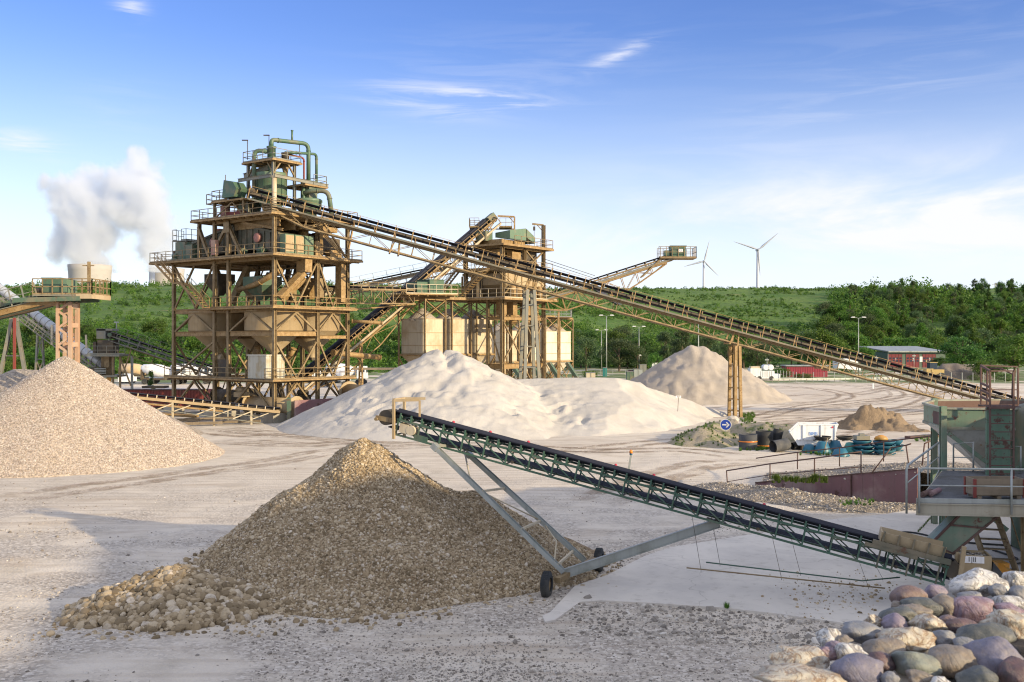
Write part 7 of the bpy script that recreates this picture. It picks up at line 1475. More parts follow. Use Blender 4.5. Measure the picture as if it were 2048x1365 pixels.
    m = MB(); m.beam(L1a, L2a+ZU*0.15, 0.1); m.beam(L1a, fr(fr.L-1.9, 0.36, -h), 0.08); m.build('leg_head', GREY, root)
    m = MB(); m.beam(e0-axd*0.0, e1, 0.20, 0.16); m.build('axle', TAN, root)
    for p, s in ((wn_, -1), (wf, 1)):
        w = empty('wheel', p+ZU*wr-root.location, None, None); w.parent = root; c = p+ZU*wr
        wx = Vector((-0.96, 0.28, 0)).normalized(); c = c+wx*(0.22 if s < 0 else -0.05)
        m = MB(); m._lathe(c-wx*0.13, wx, [(0.22, 0.0), (0.33, 0.0), (0.385, 0.03), (0.40, 0.06), (0.40, 0.20), (0.385, 0.23), (0.33, 0.26), (0.22, 0.26), (0.22, 0.0)], 36, True, False)
        for k in range(36):
            a = k*math.pi/18; u = wx.cross(ZU).normalized(); r_ = u*math.cos(a)+ZU*math.sin(a)
            for j in (-0.07, 0.0, 0.07): m.box(c+r_*0.405+wx*j, (0.045, 0.05, 0.014), (r_.cross(wx), wx, r_))
        m.build('tyre', TREAD, w)
        m = MB(); m._lathe(c+wx*0.06, -wx, [(0.001, -0.02), (0.08, -0.04), (0.08, 0.0), (0.19, 0.02), (0.225, -0.04), (0.225, 0.14), (0.19, 0.10), (0.08, 0.16), (0.001, 0.18)], 24, True, False); m.build('rim', TAN, w)
    q = pp(1438, 1046, 31.9); m = MB(); s0 = hub1+Vector((0.05, 0.25, -0.1)); m.ibeam(s0, q, 0.12, 0.30, (0, 0, 1), 0.02); m.build('draw_bar', GALV, root)
    m = MB(); m.beam(q-Vector((0.35, 0, -0.12)), q+Vector((0.25, 0, -0.05)), 0.5, 0.06); m.build('draw_bar_head', DRK, root)
    # beacon post
    p = pp(1258, 940, 33.2); m = MB(); b = pp(1262, 910, 33.2); m.beam(pp(1256, 950, 33.2), b, 0.06); m.build('beacon_post', GALV, root); m = MB(); m.lathe(b, [(0.05, 0), (0.05, 0.05)], 10); m.build('beacon_base', BLUE, root); m = MB(); m.lathe(b+ZU*0.05, [(0.055, 0), (0.06, 0.06), (0.03, 0.11), (0.001, 0.12)], 12); m.build('beacon_lamp', ORG, root)
    # skirt box, tail
    m = MB(); t0, t1 = 0.3, 2.1; P = []
    for s in (-1, 1): m.hexa([fr(t0, s*0.30, 0.02), fr(t0, s*0.34, 0.02), fr(t1, s*0.34, 0.02), fr(t1, s*0.30, 0.02), fr(t0, s*0.44, 0.40), fr(t0, s*0.48, 0.40), fr(t1, s*0.48, 0.36), fr(t1, s*0.44, 0.36)] if s > 0 else [fr(t0, s*0.34, 0.02), fr(t0, s*0.30, 0.02), fr(t1, s*0.30, 0.02), fr(t1, s*0.34, 0.02), fr(t0, s*0.48, 0.40), fr(t0, s*0.44, 0.40), fr(t1, s*0.44, 0.36), fr(t1, s*0.48, 0.36)])
    m.box(fr(t1, 0, 0.20), (0.04, 0.85, 0.32), (fr.d, fr.s, fr.n)); m.build('feed_skirt', TANK, root)
    m = MB()
    for k in range(5): t = 0.35+0.42*k; m.beam(fr(t, 0.37, -0.75), fr(t, 0.50, 0.40), 0.06, 0.05, fr.d)
    m.beam(fr(0.1, 0.46, 0.0), fr(2.3, 0.46, 0.0), 0.10, 0.16, fr.n); m.beam(fr(1.0, 0.5, -0.12), fr(2.5, 0.5, -0.10), 0.08, 0.1); m.build('skirt_bracket', OLV, root)
    m = MB(); m.tube([fr(0.0, -0.36, -0.22), fr(0.0, 0.36, -0.22)], 0.24, 18); m.build('tail_pulley', DRK, root)
    m = MB(); m.beam(fr(-0.25, 0.42, -0.8)-ZU*0.3, fr(-0.15, 0.42, 0.55), 0.16, 0.12, fr.d); m.beam(fr(-0.25, -0.42, -1.0), fr(-0.15, -0.42, 0.2), 0.12, 0.1, fr.d); m.build('tail_post', TANK, root)
    # suspended sprinkler rods under the truss
    for (a, b, c, mt, hang) in ((pp(1373, 1136, 31.6), pp(1770, 1177, 30.3), None, TAN, ((1402, 1141), (1563, 1157), (1737, 1175))), (pp(1412, 1125, 32.4), pp(1800, 1155, 31), pp(1725, 1162, 31.2), DG, ((1440, 1129), (1601, 1148), (1765, 1157)))):
        rd = MB(); rd.tube([a, c, b] if c else [a, b], 0.022, 6); rd.build('hanging_rod', mt, root)
        m = MB()
        for hx, hy in hang:
            Yd = a.y+(b.y-a.y)*(hx-(a.x/a.y*F+CX))/((b.x/b.y-a.x/a.y)*F); bot = pp(hx, hy, Yd)
            t = min((abs(CX+fr(t).x/fr(t).y*F-(hx-8)), t) for t in np.linspace(0, fr.L, 300))[1]; m.tube([fr(t, 0.3 if mt is TAN else -0.3, -h), bot, bot-ZU*0.06], 0.007, 4)
        m.build('wire', DRK, root)
    return fr
STK = stacker()

# ================================================================ HOPPER STATION ON THE RIGHT
def station():
    root = empty('feed_platform', Vector((13.5, 32.5, 0)), 'galvanised steel platform with railings at the right edge over the conveyor tail', 'platform')
    zt = 3.17; P = [Vector((12.1, 29.8, zt)), Vector((18.2, 29.2, zt)), Vector((22.0, 36.6, zt)), Vector((16.1, 37.2, zt))]
    m = MB(); nx = 60; a, b, c, d = P
    G = paint('grey grating', (0.20, 0.21, 0.23), (0.15, 0.15, 0.15), None, 0.5, 0.3)
    for i in range(nx+1): f = i/nx; m.beam(a.lerp(d, f)-ZU*0.02, b.lerp(c, f)-ZU*0.02, 0.035, 0.035)
    for i in range(41): f = i/40; m.beam(a.lerp(b, f)-ZU*0.035, d.lerp(c, f)-ZU*0.035, 0.02, 0.03)
    m.build('grating', G, root); m = MB(); m.prism([p-ZU*0.12 for p in P], (0, 0, 0.03)); m.build('tray', paint('tray under grating', (0.11, 0.12, 0.14), None, None, 0.7), root)
    m = MB(); m.ibeam(a-ZU*0.20, b-ZU*0.20, 0.12, 0.36); m.ibeam(a-ZU*0.2+Vector((0.1, 0.1, 0)), d-ZU*0.2, 0.12, 0.34); m.ibeam(d-ZU*0.2, c-ZU*0.2, 0.12, 0.34); m.build('edge_beam', TAN if False else paint('beige channel steel', (0.36, 0.34, 0.27), (0.30, 0.27, 0.2), (0.22, 0.15, 0.09), 0.6, rust_amt=0.1), root)
    m = MB(); m.beam(a+ZU*0.05, b+ZU*0.05, 0.03, 0.16); m.build('toe_board', GALV, root)
    def tuberail(name, posts, tops, r=0.032, mid=0.5, bot=None):
        m = MB(); m.tube(tops, r, 8)
        for p in posts: m.tube([p-ZU*0.3, p+ZU*1.05], r, 8)
        q = [p+ZU*1.05*mid for p in ([posts[0]]+posts[-1:])]; m.tube(q, r*0.6, 6); m.build(name, GALV, root)
    e = Vector((0.05, -0.1, 0)); n0, n1, n2, n3 = a+e, a.lerp(b, 0.43)+e, a.lerp(b, 0.86)+e, a.lerp(b, 1.3)+e
    tuberail('railing', [n0, n1, n2, n3], [n0+ZU*0.9, n0+ZU*1.03+Vector((0.08, 0, 0)), n3+ZU*1.05])
    l0, l1, l2 = a+Vector((-0.25, 0.1, 0)), a.lerp(d, 0.5)+Vector((-0.1, 0, 0)), a.lerp(d, 0.95)+Vector((-0.1, 0, 0)); m = MB(); m.tube([l0-ZU*0.35, l0+ZU*0.98, l0+ZU*1.08+Vector((0.12, 0.2, 0)), l2+ZU*1.08], 0.035, 8); m.tube([l2+ZU*1.08, l2], 0.035, 8); m.tube([l1+ZU*1.08, l1], 0.03, 8); m.tube([l0+ZU*0.55, l2+ZU*0.55], 0.02, 6); m.beam(l1-ZU*0.3, l2, 0.03, 0.15); m.build('side_railing', GALV, root)
    r0, r1 = d+Vector((0.35, -0.1, 0)), d+Vector((1.0, -0.3, 0)); m = MB(); m.tube([r0, r0+ZU*1.0, r1+ZU*1.08, r1], 0.035, 8); m.tube([r0+ZU*0.5, r1+ZU*0.5], 0.02, 6); r2, r3 = d+Vector((2.0, -0.9, 0)), d+Vector((2.4, -1.0, 0)); m.tube([r2, r2+ZU*1.0, r3+ZU*1.0, r3], 0.03, 8); m.build('gate_rail', GALV, root)
    for x, y in ((18.0, 29.5), (16.2, 36.9)): m = MB(); m.ibeam((x if x != 18.0 else 15.25, y if x != 18 else 29.55, 0), (x if x != 18.0 else 15.25, y if x != 18 else 29.55, 2.8), 0.2, 0.2, (0, 1, 0)) if x != 12.3 else m.beam((12.9, 33.5, 0), (12.9, 33.5, 2.8), 0.15); m.build('post', TAN, root)
    # wooden crate with red corners
    c0 = pp(1989, 1004, 30.5); c0.z = zt+0.03; cr = empty('crate', c0, 'weathered wooden crate with red corner posts standing on the steel platform', 'crate'); m = MB(); w, dd, hh = 1.50, 0.62, 0.50
    for k in range(3):
        z = 0.12+hh*(k+0.5)/3; 
        for y in (-dd/2, dd/2): m.box(c0+Vector((0, y, z)), (w-0.1, 0.03, hh/3-0.008))
        for x in (-w/2, w/2): m.box(c0+Vector((x, 0, z)), (0.03, dd-0.1, hh/3-0.008))
    for x in (-0.6, 0, 0.6): m.box(c0+Vector((x, 0, 0.05)), (0.12, dd, 0.08))
    m.box(c0+Vector((0, 0, 0.11)), (w-0.08, dd-0.08, 0.02)); m.build('boards', WOOD, cr)
    for x in (-w/2, w/2):
        for y in (-dd/2, dd/2): m = MB(); m.box(c0+Vector((x, y, 0.33)), (0.08, 0.08, 0.56)); m.build('corner_post', REDC, cr)
    # spare rollers lying on deck
    for i, (px, py) in enumerate(((1853, 985), (1870, 985))):
        p = pp(px, py, 31.0+0.2*i); p.z = zt+0.10; d_ = Vector((0.42, 0.55, 0)); m = MB(); m.tube([p-d_*0.7, p+d_*0.7], 0.085, 12); m.tube([p-d_*0.78, p+d_*0.78], 0.03, 6); m.thing('conveyor_roller', [RUST, REDW][i], ['rusty spare conveyor roller lying on the platform, left one', 'faded red spare conveyor roller lying on the platform, right one'][i], 'roller', 'spare rollers on the platform')
    m = MB(); p = pp(1860, 995, 30.3); m.tube([pp(1861, 997, 30.3), pp(1880, 1001, 30.1), pp(1914, 1002, 30.0)], 0.03, 6); m.thing('red_cable', REDW, 'faded red cable lying along the platform edge', 'cable')
    # hopper
    hp = empty('feed_hopper', Vector((19.8, 40.2, 0)), 'big open green feed hopper with a rusty rim behind the platform', 'hopper')
    R = [(16.43, 38.0), (21.0, 37.2), (23.6, 38.4), (24.0, 41.6), (21.4, 43.6), (18.3, 43.2), (16.95, 41.0)]; z1, z0 = 5.40, 4.68; cx_, cy_ = 19.6, 40.0
    def ringm(m, za, zb, ra, rb, t=0.0):
        n = len(R); A_ = [Vector((cx_+(x-cx_)*ra, cy_+(y-cy_)*ra, za)) for x, y in R]; B_ = [Vector((cx_+(x-cx_)*rb, cy_+(y-cy_)*rb, zb)) for x, y in R]; m.add(A_+B_, [(i, (i+1) % n, n+(i+1) % n, n+i) for i in range(n)])
    m = MB(); ringm(m, z0, z1, 1.0, 1.0); ringm(m, z1, z1, 1.0, 0.985); ringm(m, z0, z0, 0.985, 1.0); m.build('band', HGRN, hp)
    IN = paint('rusty hopper inside', (0.14, 0.085, 0.07), (0.22, 0.16, 0.13), (0.10, 0.05, 0.03), 0.85); m = MB(); ringm(m, z1, z0, 0.98, 0.97); ringm(m, z0, 2.7, 0.97, 0.16); m.build('lining', IN, hp)
    CN = paint('worn hopper cone', (0.58, 0.58, 0.55), (0.45, 0.42, 0.36), (0.36, 0.19, 0.06), 0.6, rust_amt=0.25, scale=0.5); m = MB(); ringm(m, 2.6, z0, 0.18, 0.985); m.build('cone', CN, hp)
    m = MB(); n = len(R)
    for i in range(n): a_, b_ = R[i], R[(i+1) % n]; m.beam((a_[0], a_[1], z1+0.03), (b_[0], b_[1], z1+0.03), 0.14, 0.07); m.beam((a_[0], a_[1], z0), (b_[0], b_[1], z0), 0.10, 0.10)
    m.build('rim', paint('grey worn rim', (0.30, 0.32, 0.27), (0.2, 0.2, 0.15), (0.2, 0.1, 0.06), 0.6), hp)
    for x, y in ((16.43, 38.0), (21.0, 37.2), (24.0, 41.6), (18.3, 43.2)): m = MB(); m.ibeam((x-0.03, y-0.12, 0), (x-0.03, y-0.12, z1+0.12), 0.22, 0.22, (0, 1, 0), 0.03); m.build('leg', HGRN, hp)
    for a_, b_ in (((16.6, 37.9, 4.5), (18.9, 37.2, 2.6)), ((16.6, 37.8, 1.6), (19.6, 37.3, 3.6)), ((16.6, 37.8, 2.6), (18.6, 37.4, 0.9))): m = MB(); m.beam(a_, b_, 0.16, 0.16); m.build('brace', HGRN, hp)
    m = MB(); m.box((17.0, 39.35, 5.05), (0.05, 0.05, 0.05)); m.box((16.60, 38.9, 5.0), (0.03, 1.1, 0.5), (Vector((0.985, -0.17, 0)), Vector((0.17, 0.985, 0)), ZU)); m.build('rust_patch', RUST, hp)
    # ladder tower with cage
    Y = 35.6; la = empty('ladder_tower', pp(2003, 957, Y), 'rusty caged ladder on a green panel in front of the hopper', 'ladder'); x0, x1 = pp(1980, 0, Y).x, pp(2027, 0, Y).x; zb, zp = 3.05, 5.62
    RG = paint('green plate with big rust patches', (0.11, 0.20, 0.14), (0.13, 0.20, 0.15), (0.10, 0.045, 0.035), 0.6, rust_amt=0.5, scale=0.9)
    m = MB(); m.box(((x0+x1)/2, Y+0.3, (zb+zp)/2-0.4), (x1-x0, 0.1, zp-zb+0.8)); m.build('panel', RG, la); m = MB()
    for k in range(9): z = zb+0.2+k*0.30; m.beam((x0, Y, z), (x1, Y, z), 0.035)
    for x in (x0, x1): m.beam((x, Y, zb), (x, Y, 6.95), 0.06, 0.05, (0, 1, 0))
    m.build('ladder', RUST, la)
    m = MB(); xr = pp(2040, 0, Y+1.0).x; yb = Y+1.15
    for x, y, zt_ in ((x0+0.22, yb, 7.1), (xr, yb, 7.0), (x0+0.45, Y+1.15, 6.9)): m.beam((x, y, zp), (x, y, zt_), 0.06)
    m.beam((x0, Y, 6.93), (x1, Y, 6.93), 0.05); m.beam((x0, Y, 6.93), (x0+0.22, yb, 7.1), 0.07); m.beam((x0+0.22, yb, 7.1), (xr, yb, 7.05), 0.05); 
    for z in (6.35, 6.1, 5.85): m.beam((x0, Y, z), (x0+0.22, yb, z+0.1), 0.07)
    m.tube([(x1+0.05, Y+0.2, 6.0), (x1+0.08, Y+0.2, 6.8), (x1-0.2, Y+0.5, 7.0), (x0+0.4, Y+0.8, 7.0)], 0.035, 8); m.beam((x0+0.4, Y+1.1, 6.2), (xr, Y+1.1, 6.2), 0.04); m.build('cage', RUST, la)
    m = MB()
    for k in range(14): m.beam((x0-0.03+k*0.085, Y-0.05, zp+0.02), (x0+0.15+k*0.08, yb, zp+0.02), 0.03)
    m.beam((x0-0.06, Y-0.05, zp), (x1+0.03, Y-0.05, zp), 0.05, 0.08); m.beam((x0+0.12, yb, zp), (xr, yb, zp), 0.05, 0.08); m.build('top_grating', RUST, la)
    c = Vector((pp(2125, 0, 37.5).x, 37.5, 0)); m = MB(); m.lathe(c, [(1.75, 0.2), (1.75, 5.3), (1.65, 5.5), (0.4, 5.9)], 32); m.thing('green_tank', GRN2, 'dark green round tank cut by the right edge behind the ladder', 'tank', base=c)
    # discharge chute
    ct = empty('discharge_chute', pp(1930, 1060, 30.6), 'green sloping discharge chute under the platform feeding the mobile conveyor', 'chute'); Yc = 30.1; Q = [pp(x, y, Yc) for x, y in ((1919, 1031), (1998, 1031), (1905, 1108), (1862, 1088))]; m = MB(); m.prism([q for q in Q], (0.25, 0.95, 0)); m.build('chute_body', HGRN, ct)
    m = MB()
    for f in (0.33, 0.99): m.beam(Q[0].lerp(Q[3], f)-Vector((0, 0.03, 0)), Q[1].lerp(Q[2], f)-Vector((0, 0.03, 0)), 0.05, 0.05)
    m.beam(Q[0], Q[3], 0.05, 0.07); m.beam(Q[1], Q[2], 0.05, 0.07); m.build('flange', RUST, ct)
    # ladder stair going down behind
    m = MB(); p0, p1 = pp(1982, 1035, 33.5), pp(1992, 1118, 33.2); q0, q1 = pp(1950, 1035, 34.5), pp(1958, 1112, 34.2)
    a0, a1 = Vector((p0.x-0.1, 33.4, 2.8)), Vector((p0.x+0.35, 32.2, 0.1)); off = Vector((-0.8, 0.25, 0))
    m.beam(a0, a1, 0.07, 0.2); m.beam(a0+off, a1+off, 0.07, 0.2)
    for k in range(9): p = a0.lerp(a1, (k+0.5)/9); m.box(p+off/2, (0.8, 0.2, 0.035), (off.normalized(), ZU.cross(off.normalized()), ZU))
    m.tube([a0+Vector((0.15, 0, 0.1)), a0.lerp(a1, 0.3)+Vector((0.3, 0, 0.5)), a1+Vector((0.1, 0, 0.8))], 0.025, 6); m.build('stairs', TAN, root)
    # yellow cubic box with marks, rubber flap, rubber roll, hoses
    b = pp(1955, 1150, 29.6); bx_ = empty('feeder_box', b, 'small beige feeder box full of stones with black marks, beside the conveyor tail', 'box'); m = MB(); zc = zz(1128, 29.6)
    ax_ = (Vector((0.97, -0.22, 0)), Vector((0.22, 0.97, 0)), ZU); o = Vector((b.x, 29.9, zc))
    for s in (-1, 1): m.box(o+ax_[1]*0.4*s, (0.85, 0.04, 0.52), ax_); m.box(o+ax_[0]*0.42*s, (0.04, 0.8, 0.52), ax_)
    m.build('walls', TANK, bx_); m = MB(); m.box(o-ax_[1]*0.425+ax_[0]*-0.05+ZU*0.14, (0.55, 0.01, 0.2), ax_); m.build('label_plate', SWHT, bx_); text_obj('lettering', '1|II', 0.2, o-ax_[1]*0.435-ax_[0]*0.12+ZU*0.14, ax_[0], ZU, SBLK, bx_)
    r_ = np.random.default_rng(4); pts = np.array([tuple(o+ax_[0]*r_.uniform(-.36, .36)+ax_[1]*r_.uniform(-.36, .36)+ZU*(0.12+r_.uniform(0, .1))) for _ in range(260)]); tag(stones_mesh('stones', pts, r_.uniform(0.02, 0.05, 260), TINY, ST_GREY, bx_, seed=3), kind='stuff')
    m = MB(); m.box(o-ZU*0.45, (0.9, 0.9, 0.3), ax_); m.beam(o-ZU*0.5+Vector((.3, .3, 0)), Vector((o.x+.3, o.y+.3, 0.1)), 0.1); m.beam(o-ZU*0.5-Vector((.3, .3, 0)), Vector((o.x-.3, o.y-.3, 0.1)), 0.1); m.build('stand', DRK, bx_)
    m = MB(); P = [pp(1987, 1125, 29.4), pp(2016, 1160, 29.2), pp(1984, 1152, 29.2)]; m.prism(P, (0.2, 0.8, 0)); m.thing('rubber_flap', RUB, 'black triangular rubber flap right of the beige feeder box', 'rubber flap')
    m = MB(); p = pp(2000, 1135, 31.0); m.box(p, (0.35, 0.5, 0.35)); m.beam(pp(1998, 1128, 30.6), pp(2024, 1143, 30.4), 0.06); m.thing('yellow_bracket', YEL, 'small orange yellow bracket beside the black rubber flap', 'bracket')
    rb = gp(1956, 1118, 0.1); 
    def coil(c, R0, R1, h, turns, label, nm='rubber_roll', mat=RUB):
        m = MB(); N_ = int(turns*28); pts = [(R1+(R0-R1)*i/N_, 2*math.pi*i/28) for i in range(N_+1)]
        for (r1, a1), (r2, a2) in zip(pts, pts[1:]):
            m.hexa([c+Vector((math.cos(a)*(r-t_), math.sin(a)*(r-t_), z)) for z in (0, h) for r, a, t_ in ((r1, a1, 0), (r1, a1, 0.03), (r2, a2, 0.03), (r2, a2, 0))])
        return m.thing(nm, mat, label, 'rubber roll', base=c)
    rbY = 33.2; rbc = Vector(((1956-CX)/F*rbY, rbY, 0.1)); coil(rbc, 0.48, 0.2, 0.62+0.0, 4, 'coiled roll of black conveyor rubber standing by the feeder box')
    def hose(pts, r, label): 
        P = [Vector(p) for p in pts]; out = []
        for i in range(len(P)-1):
            p0, p1, p2, p3 = P[max(0, i-1)], P[i], P[i+1], P[min(len(P)-1, i+2)]
            for k in range(8): t = k/8; out.append(0.5*((2*p1)+(p2-p0)*t+(2*p0-5*p1+4*p2-p3)*t*t+(3*p1-p0-3*p2+p3)*t**3))
        out.append(P[-1]); m = MB(); m.tube(out, r, 8); m.thing('hose', RUB, label, 'hose', 'black hoses on the concrete slab')
    g = lambda x, y: gp(x, y, 0.14)
    hose([g(1868, 1083), g(1820, 1080), g(1795, 1072), g(1800, 1065), g(1830, 1066), g(1872, 1075), g(1930, 1085), g(2000, 1090), g(2060, 1094)], 0.035, 'black hose looping left of the discharge chute on the slab'); hose([g(1985, 1100), g(2010, 1108), g(2035, 1118), g(2020, 1122), g(2030, 1128), g(2060, 1122)], 0.035, 'black hose coiled behind the ladder stair on the slab')
station()
# red retaining wall and ramp
def ramp():
    A0, A1 = Vector((13.0, 53.2, 0)), Vector((19.38, 47.6, 0)); m = MB(); n = 16; ax = (A1-A0).normalized(); ny = Vector((-ax.y, ax.x, 0))
    def top(f): return 0.42+1.46*f
    for i in range(n):
        f0, f1 = i/n, (i+1)/n; p, q = A0.lerp(A1, f0), A0.lerp(A1, f1); e = ax*0.006
        m.hexa([p+ZU*-.3, q-e+ZU*-.3, q-e+ny*0.06+ZU*-.3, p+ny*0.06+ZU*-.3, p+ZU*top(f0), q-e+ZU*top(f1), q-e+ny*0.06+ZU*top(f1), p+ny*0.06+ZU*top(f0)])
    w = empty('retaining_wall', A1, 'faded purple red sheet steel retaining wall along the ramp', 'wall'); m.build('sheet', REDW, w)
    m = MB(); m.beam(A0+ZU*(top(0)+0.02), A1+ZU*(top(1)+0.02), 0.08, 0.05); m.beam(A0.lerp(A1, 0.62)-ny*0.04+ZU*-0.2, A0.lerp(A1, 0.62)-ny*0.04+ZU*top(0.62), 0.10, 0.05, ax); m.build('cap', RUST, w)
    # ramp body
    C = [A0+ny*0.08, A1+ny*0.08, Vector((26.0, 45.2, 0)), Vector((26.5, 53.0, 0)), Vector((21.9, 52.5, 0)), Vector((15.6, 58.8, 0))]
    us, vs = 60, 24; V = []; 
    for i in range(us+1):
        f = i/us; g = min(f/0.72, 1); 
        a = A0.lerp(A1, g)+ny*0.065 if f <= 0.72 else A1.lerp(Vector((26, 43.6, 0)), (f-0.72)/0.28)+ny*0.065; b = Vector((15.2, 59.6, 0)).lerp(Vector((22.2, 53.4, 0)), g) if f <= 0.72 else Vector((22.2, 53.4, 0)).lerp(Vector((28, 50, 0)), (f-0.72)/0.28)
        for j in range(vs+1):
            h = j/vs; p = a.lerp(b, h); z = 0.27+1.5*g; z = z*(1-max(0, (h-0.8)/0.2)**2)-0.05; z += float(fbm(p.x*1.3, p.y*1.3, 3, 7))*0.10*(1 if 0 < j else 0); V.append((p.x, p.y, max(z, -0.1) if i > 0 else -0.05))
    Fc = [(i*(vs+1)+j, (i+1)*(vs+1)+j, (i+1)*(vs+1)+j+1, i*(vs+1)+j+1) for i in range(us) for j in range(vs)]
    me = bpy.data.meshes.new('ramp'); me.from_pydata(V, [], Fc); me.polygons.foreach_set('use_smooth', [True]*len(Fc)); me.update(); tag(link('ramp', me, MAT['grey bank bed']), kind='structure')
    me2 = np.array(V); r = np.random.default_rng(3); k = r.integers(0, len(V), 2600); pts = me2[k]+r.uniform(-0.1, 0.1, (2600, 3))*[1, 1, 0]; pts = pts[pts[:, 1] < 60]
    tag(stones_mesh('gravel', pts, np.clip(r.lognormal(math.log(0.035), 0.4, len(pts)), 0.015, 0.1), TINY, ST_GREY, seed=4), 'loose grey gravel lying on the ramp behind the red wall', 'gravel', kind='stuff')
    def rr(name, posts, label, ext=None, low=True):
        """posts: (px_top, py_top, px_bot, py_bot, Y)"""
        tp = [pp(a, b, Y) for a, b, c, d, Y in posts]; bt = [pp(c, d, Y)-ZU*0.15 for a, b, c, d, Y in posts]; r = empty('handrail', bt[0], label, 'handrail'); m = MB()
        m.tube(([ext[0]] if ext and ext[0] else [])+tp+([ext[1]] if ext and ext[1] else []), 0.035, 8); m.build('top_rail', RUST, r)
        if low: m = MB(); m.tube([a.lerp(b, 0.72) for a, b in zip(tp, bt)], 0.022, 6); m.build('lower_rail', RUST, r)
        for a, b in zip(tp, bt): m = MB(); m.tube([b, a], 0.034, 8); m.build('post', RUST, r)
    rr('', [(1453, 942, 1455, 967, 56), (1540, 928, 1540, 953, 53.6), (1629, 917, 1629, 946, 51.3), (1722, 904, 1722, 940, 49.4)], 'rusty handrail along the top of the red retaining wall')
    rr('', [(1595, 905, 1595, 934, 58.6), (1679, 896, 1679, 928, 56.6), (1767, 884, 1767, 918, 54.3), (1857, 873, 1857, 908, 52)], 'second rusty handrail along the far side of the ramp', (pp(1512, 917, 60.5), pp(1895, 866, 51)), False)
    rr('', [(1782, 896, 1743, 941, 48.8), (1812, 891, 1818, 928, 48.2)], 'short bent rusty rail leaning at the upper end of the wall', (None, pp(1822, 888, 48)), False)
    rr('', [(1849, 888, 1844, 925, 45.5), (1872, 876, 1868, 912, 46.5)], 'short rusty rail between the ramp and the green hopper', None, True)
ramp()
# ================================================================ YARD OBJECTS
def skip():
    Y = 73.0; c = gp(1630, 900); root = empty('skip', Vector((pp(1630, 0, Y).x, Y, 0)), 'white open tipping skip with blue letters behind the black rubber rolls', 'skip')
    pr = [(1580, 866), (1598, 850), (1676, 850), (1664, 893), (1596, 893)]; d = Vector((0.42, 1.75, 0)); A_ = [pp(x, y, Y) for x, y in pr]; zb = 0.35
    for i, p in enumerate(A_):
        if p.z < 0.6: p.z = zb
    m = MB(); n = len(A_); B_ = [p+d for p in A_]
    m.add(A_+B_, [(0, 1, 2, 3, 4), (9, 8, 7, 6, 5), (2, 3, 8, 7)[::-1], (3, 4, 9, 8)[::-1], (4, 0, 5, 9)[::-1]]); 
    inn = [a+Vector((0, 0.04, 0)) for a in A_]; m.add([p+Vector((0.03, 0.03, 0)) for p in A_], [(4, 3, 2, 1, 0)]); m.add([p-Vector((0, 0.03, 0)) for p in B_], [(0, 1, 2, 3, 4)]); m.build('body', WHT2, root)
    m = MB(); m.beam(A_[0], A_[1], 0.09); m.beam(A_[1], A_[2], 0.09); m.beam(A_[2], B_[2], 0.09); m.beam(B_[2], B_[1], 0.09); m.beam(B_[1], B_[0], 0.09); m.beam(A_[0], B_[0], 0.09)
    for f in (0.10, 0.56, 0.92): p = A_[1].lerp(A_[2], f)-Vector((0, 0.05, 0.0)); m.beam(p, Vector((p.x, p.y, zb+0.1)), 0.07, 0.07, (0, 1, 0))
    p = A_[0].lerp(A_[4], 0.55)-Vector((0, .05, 0)); m.beam(p+Vector((0.25, 0, 0)), Vector((A_[3].x-0.1, p.y, p.z)), 0.07); m.build('rim', WHT, root)
    m = MB()
    for x in (A_[4].x+0.4, A_[3].x-0.4): m.box((x, Y+0.95, 0.17), (0.18, 1.7, 0.35))
    m.build('skid', DRK, root)
    text_obj('lettering', 'BRB', 0.36, pp(1627, 868, Y-0.05), (1, 0, 0), (0, 0, 1), SBLU, root)
    m = MB(); q = pp(1665, 855, Y-0.05); m.prism([q+Vector((dx, 0, dz)) for dx, dz in ((0, .08), (.08, 0), (0, -.08), (-.08, 0))], (0, -0.005, 0)); m.build('warning_mark', REDB, root)
skip()
r = random.Random(4)
def roll(px, pb, w, h, Y, mat, label, tilt=0.0, lying=False, strap=None, dirx=1.0):
    Rr = w/2/F*Y; H = h/F*Y; c = Vector(((px-CX)/F*Y, Y, 0)); root = empty('rubber_roll', c, label, 'rubber roll', 'black rubber rolls by the skip')
    ax = Vector((math.sin(tilt), 0.25*math.sin(tilt), math.cos(tilt))) if not lying else Vector((dirx, 0.45, 0.12)).normalized(); b = c+ZU*(0.02 if not lying else Rr*0.9)
    m = MB()
    for k in range(3): rr_ = Rr*(1-0.13*k); m._lathe(b, ax.normalized(), [(rr_, 0.0), (rr_*1.01, H*0.3), (rr_*0.99, H*0.7), (rr_, H*(1-0.02*k)), (rr_-0.05, H*(1-0.02*k)), (rr_-0.05, 0.05)], 28, True, False)
    m.build('wound_rubber', mat, root)
    if strap: m = MB(); m._lathe(b, ax.normalized(), [(Rr*1.015, H*strap), (Rr*1.03, H*strap+0.03), (Rr*1.015, H*strap+0.07)], 28, True, False); m.build('strap', ORG, root)
roll(1496, 899, 36, 30, 73.5, RUBG, 'dusty upright rubber roll with an orange strap, leftmost of the rolls', strap=0.5); roll(1529, 898, 34, 33, 74.5, RUB, 'upright black rubber roll second from the left', strap=0.12); roll(1549, 897, 20, 36, 75.0, RUB, 'tall black rubber roll leaning to the right', tilt=0.25)
roll(1546, 905, 24, 36, 71.6, RUBG, 'grey lying rubber roll with a flared end in front of the upright rolls', lying=True); roll(1585, 900, 14, 26, 73.5, RUB, 'small dark lying rubber roll left of the drum shaped one', lying=True); roll(1612, 893, 25, 26, 74.5, RUB, 'short black drum shaped roll between the rolls and the blue rings')
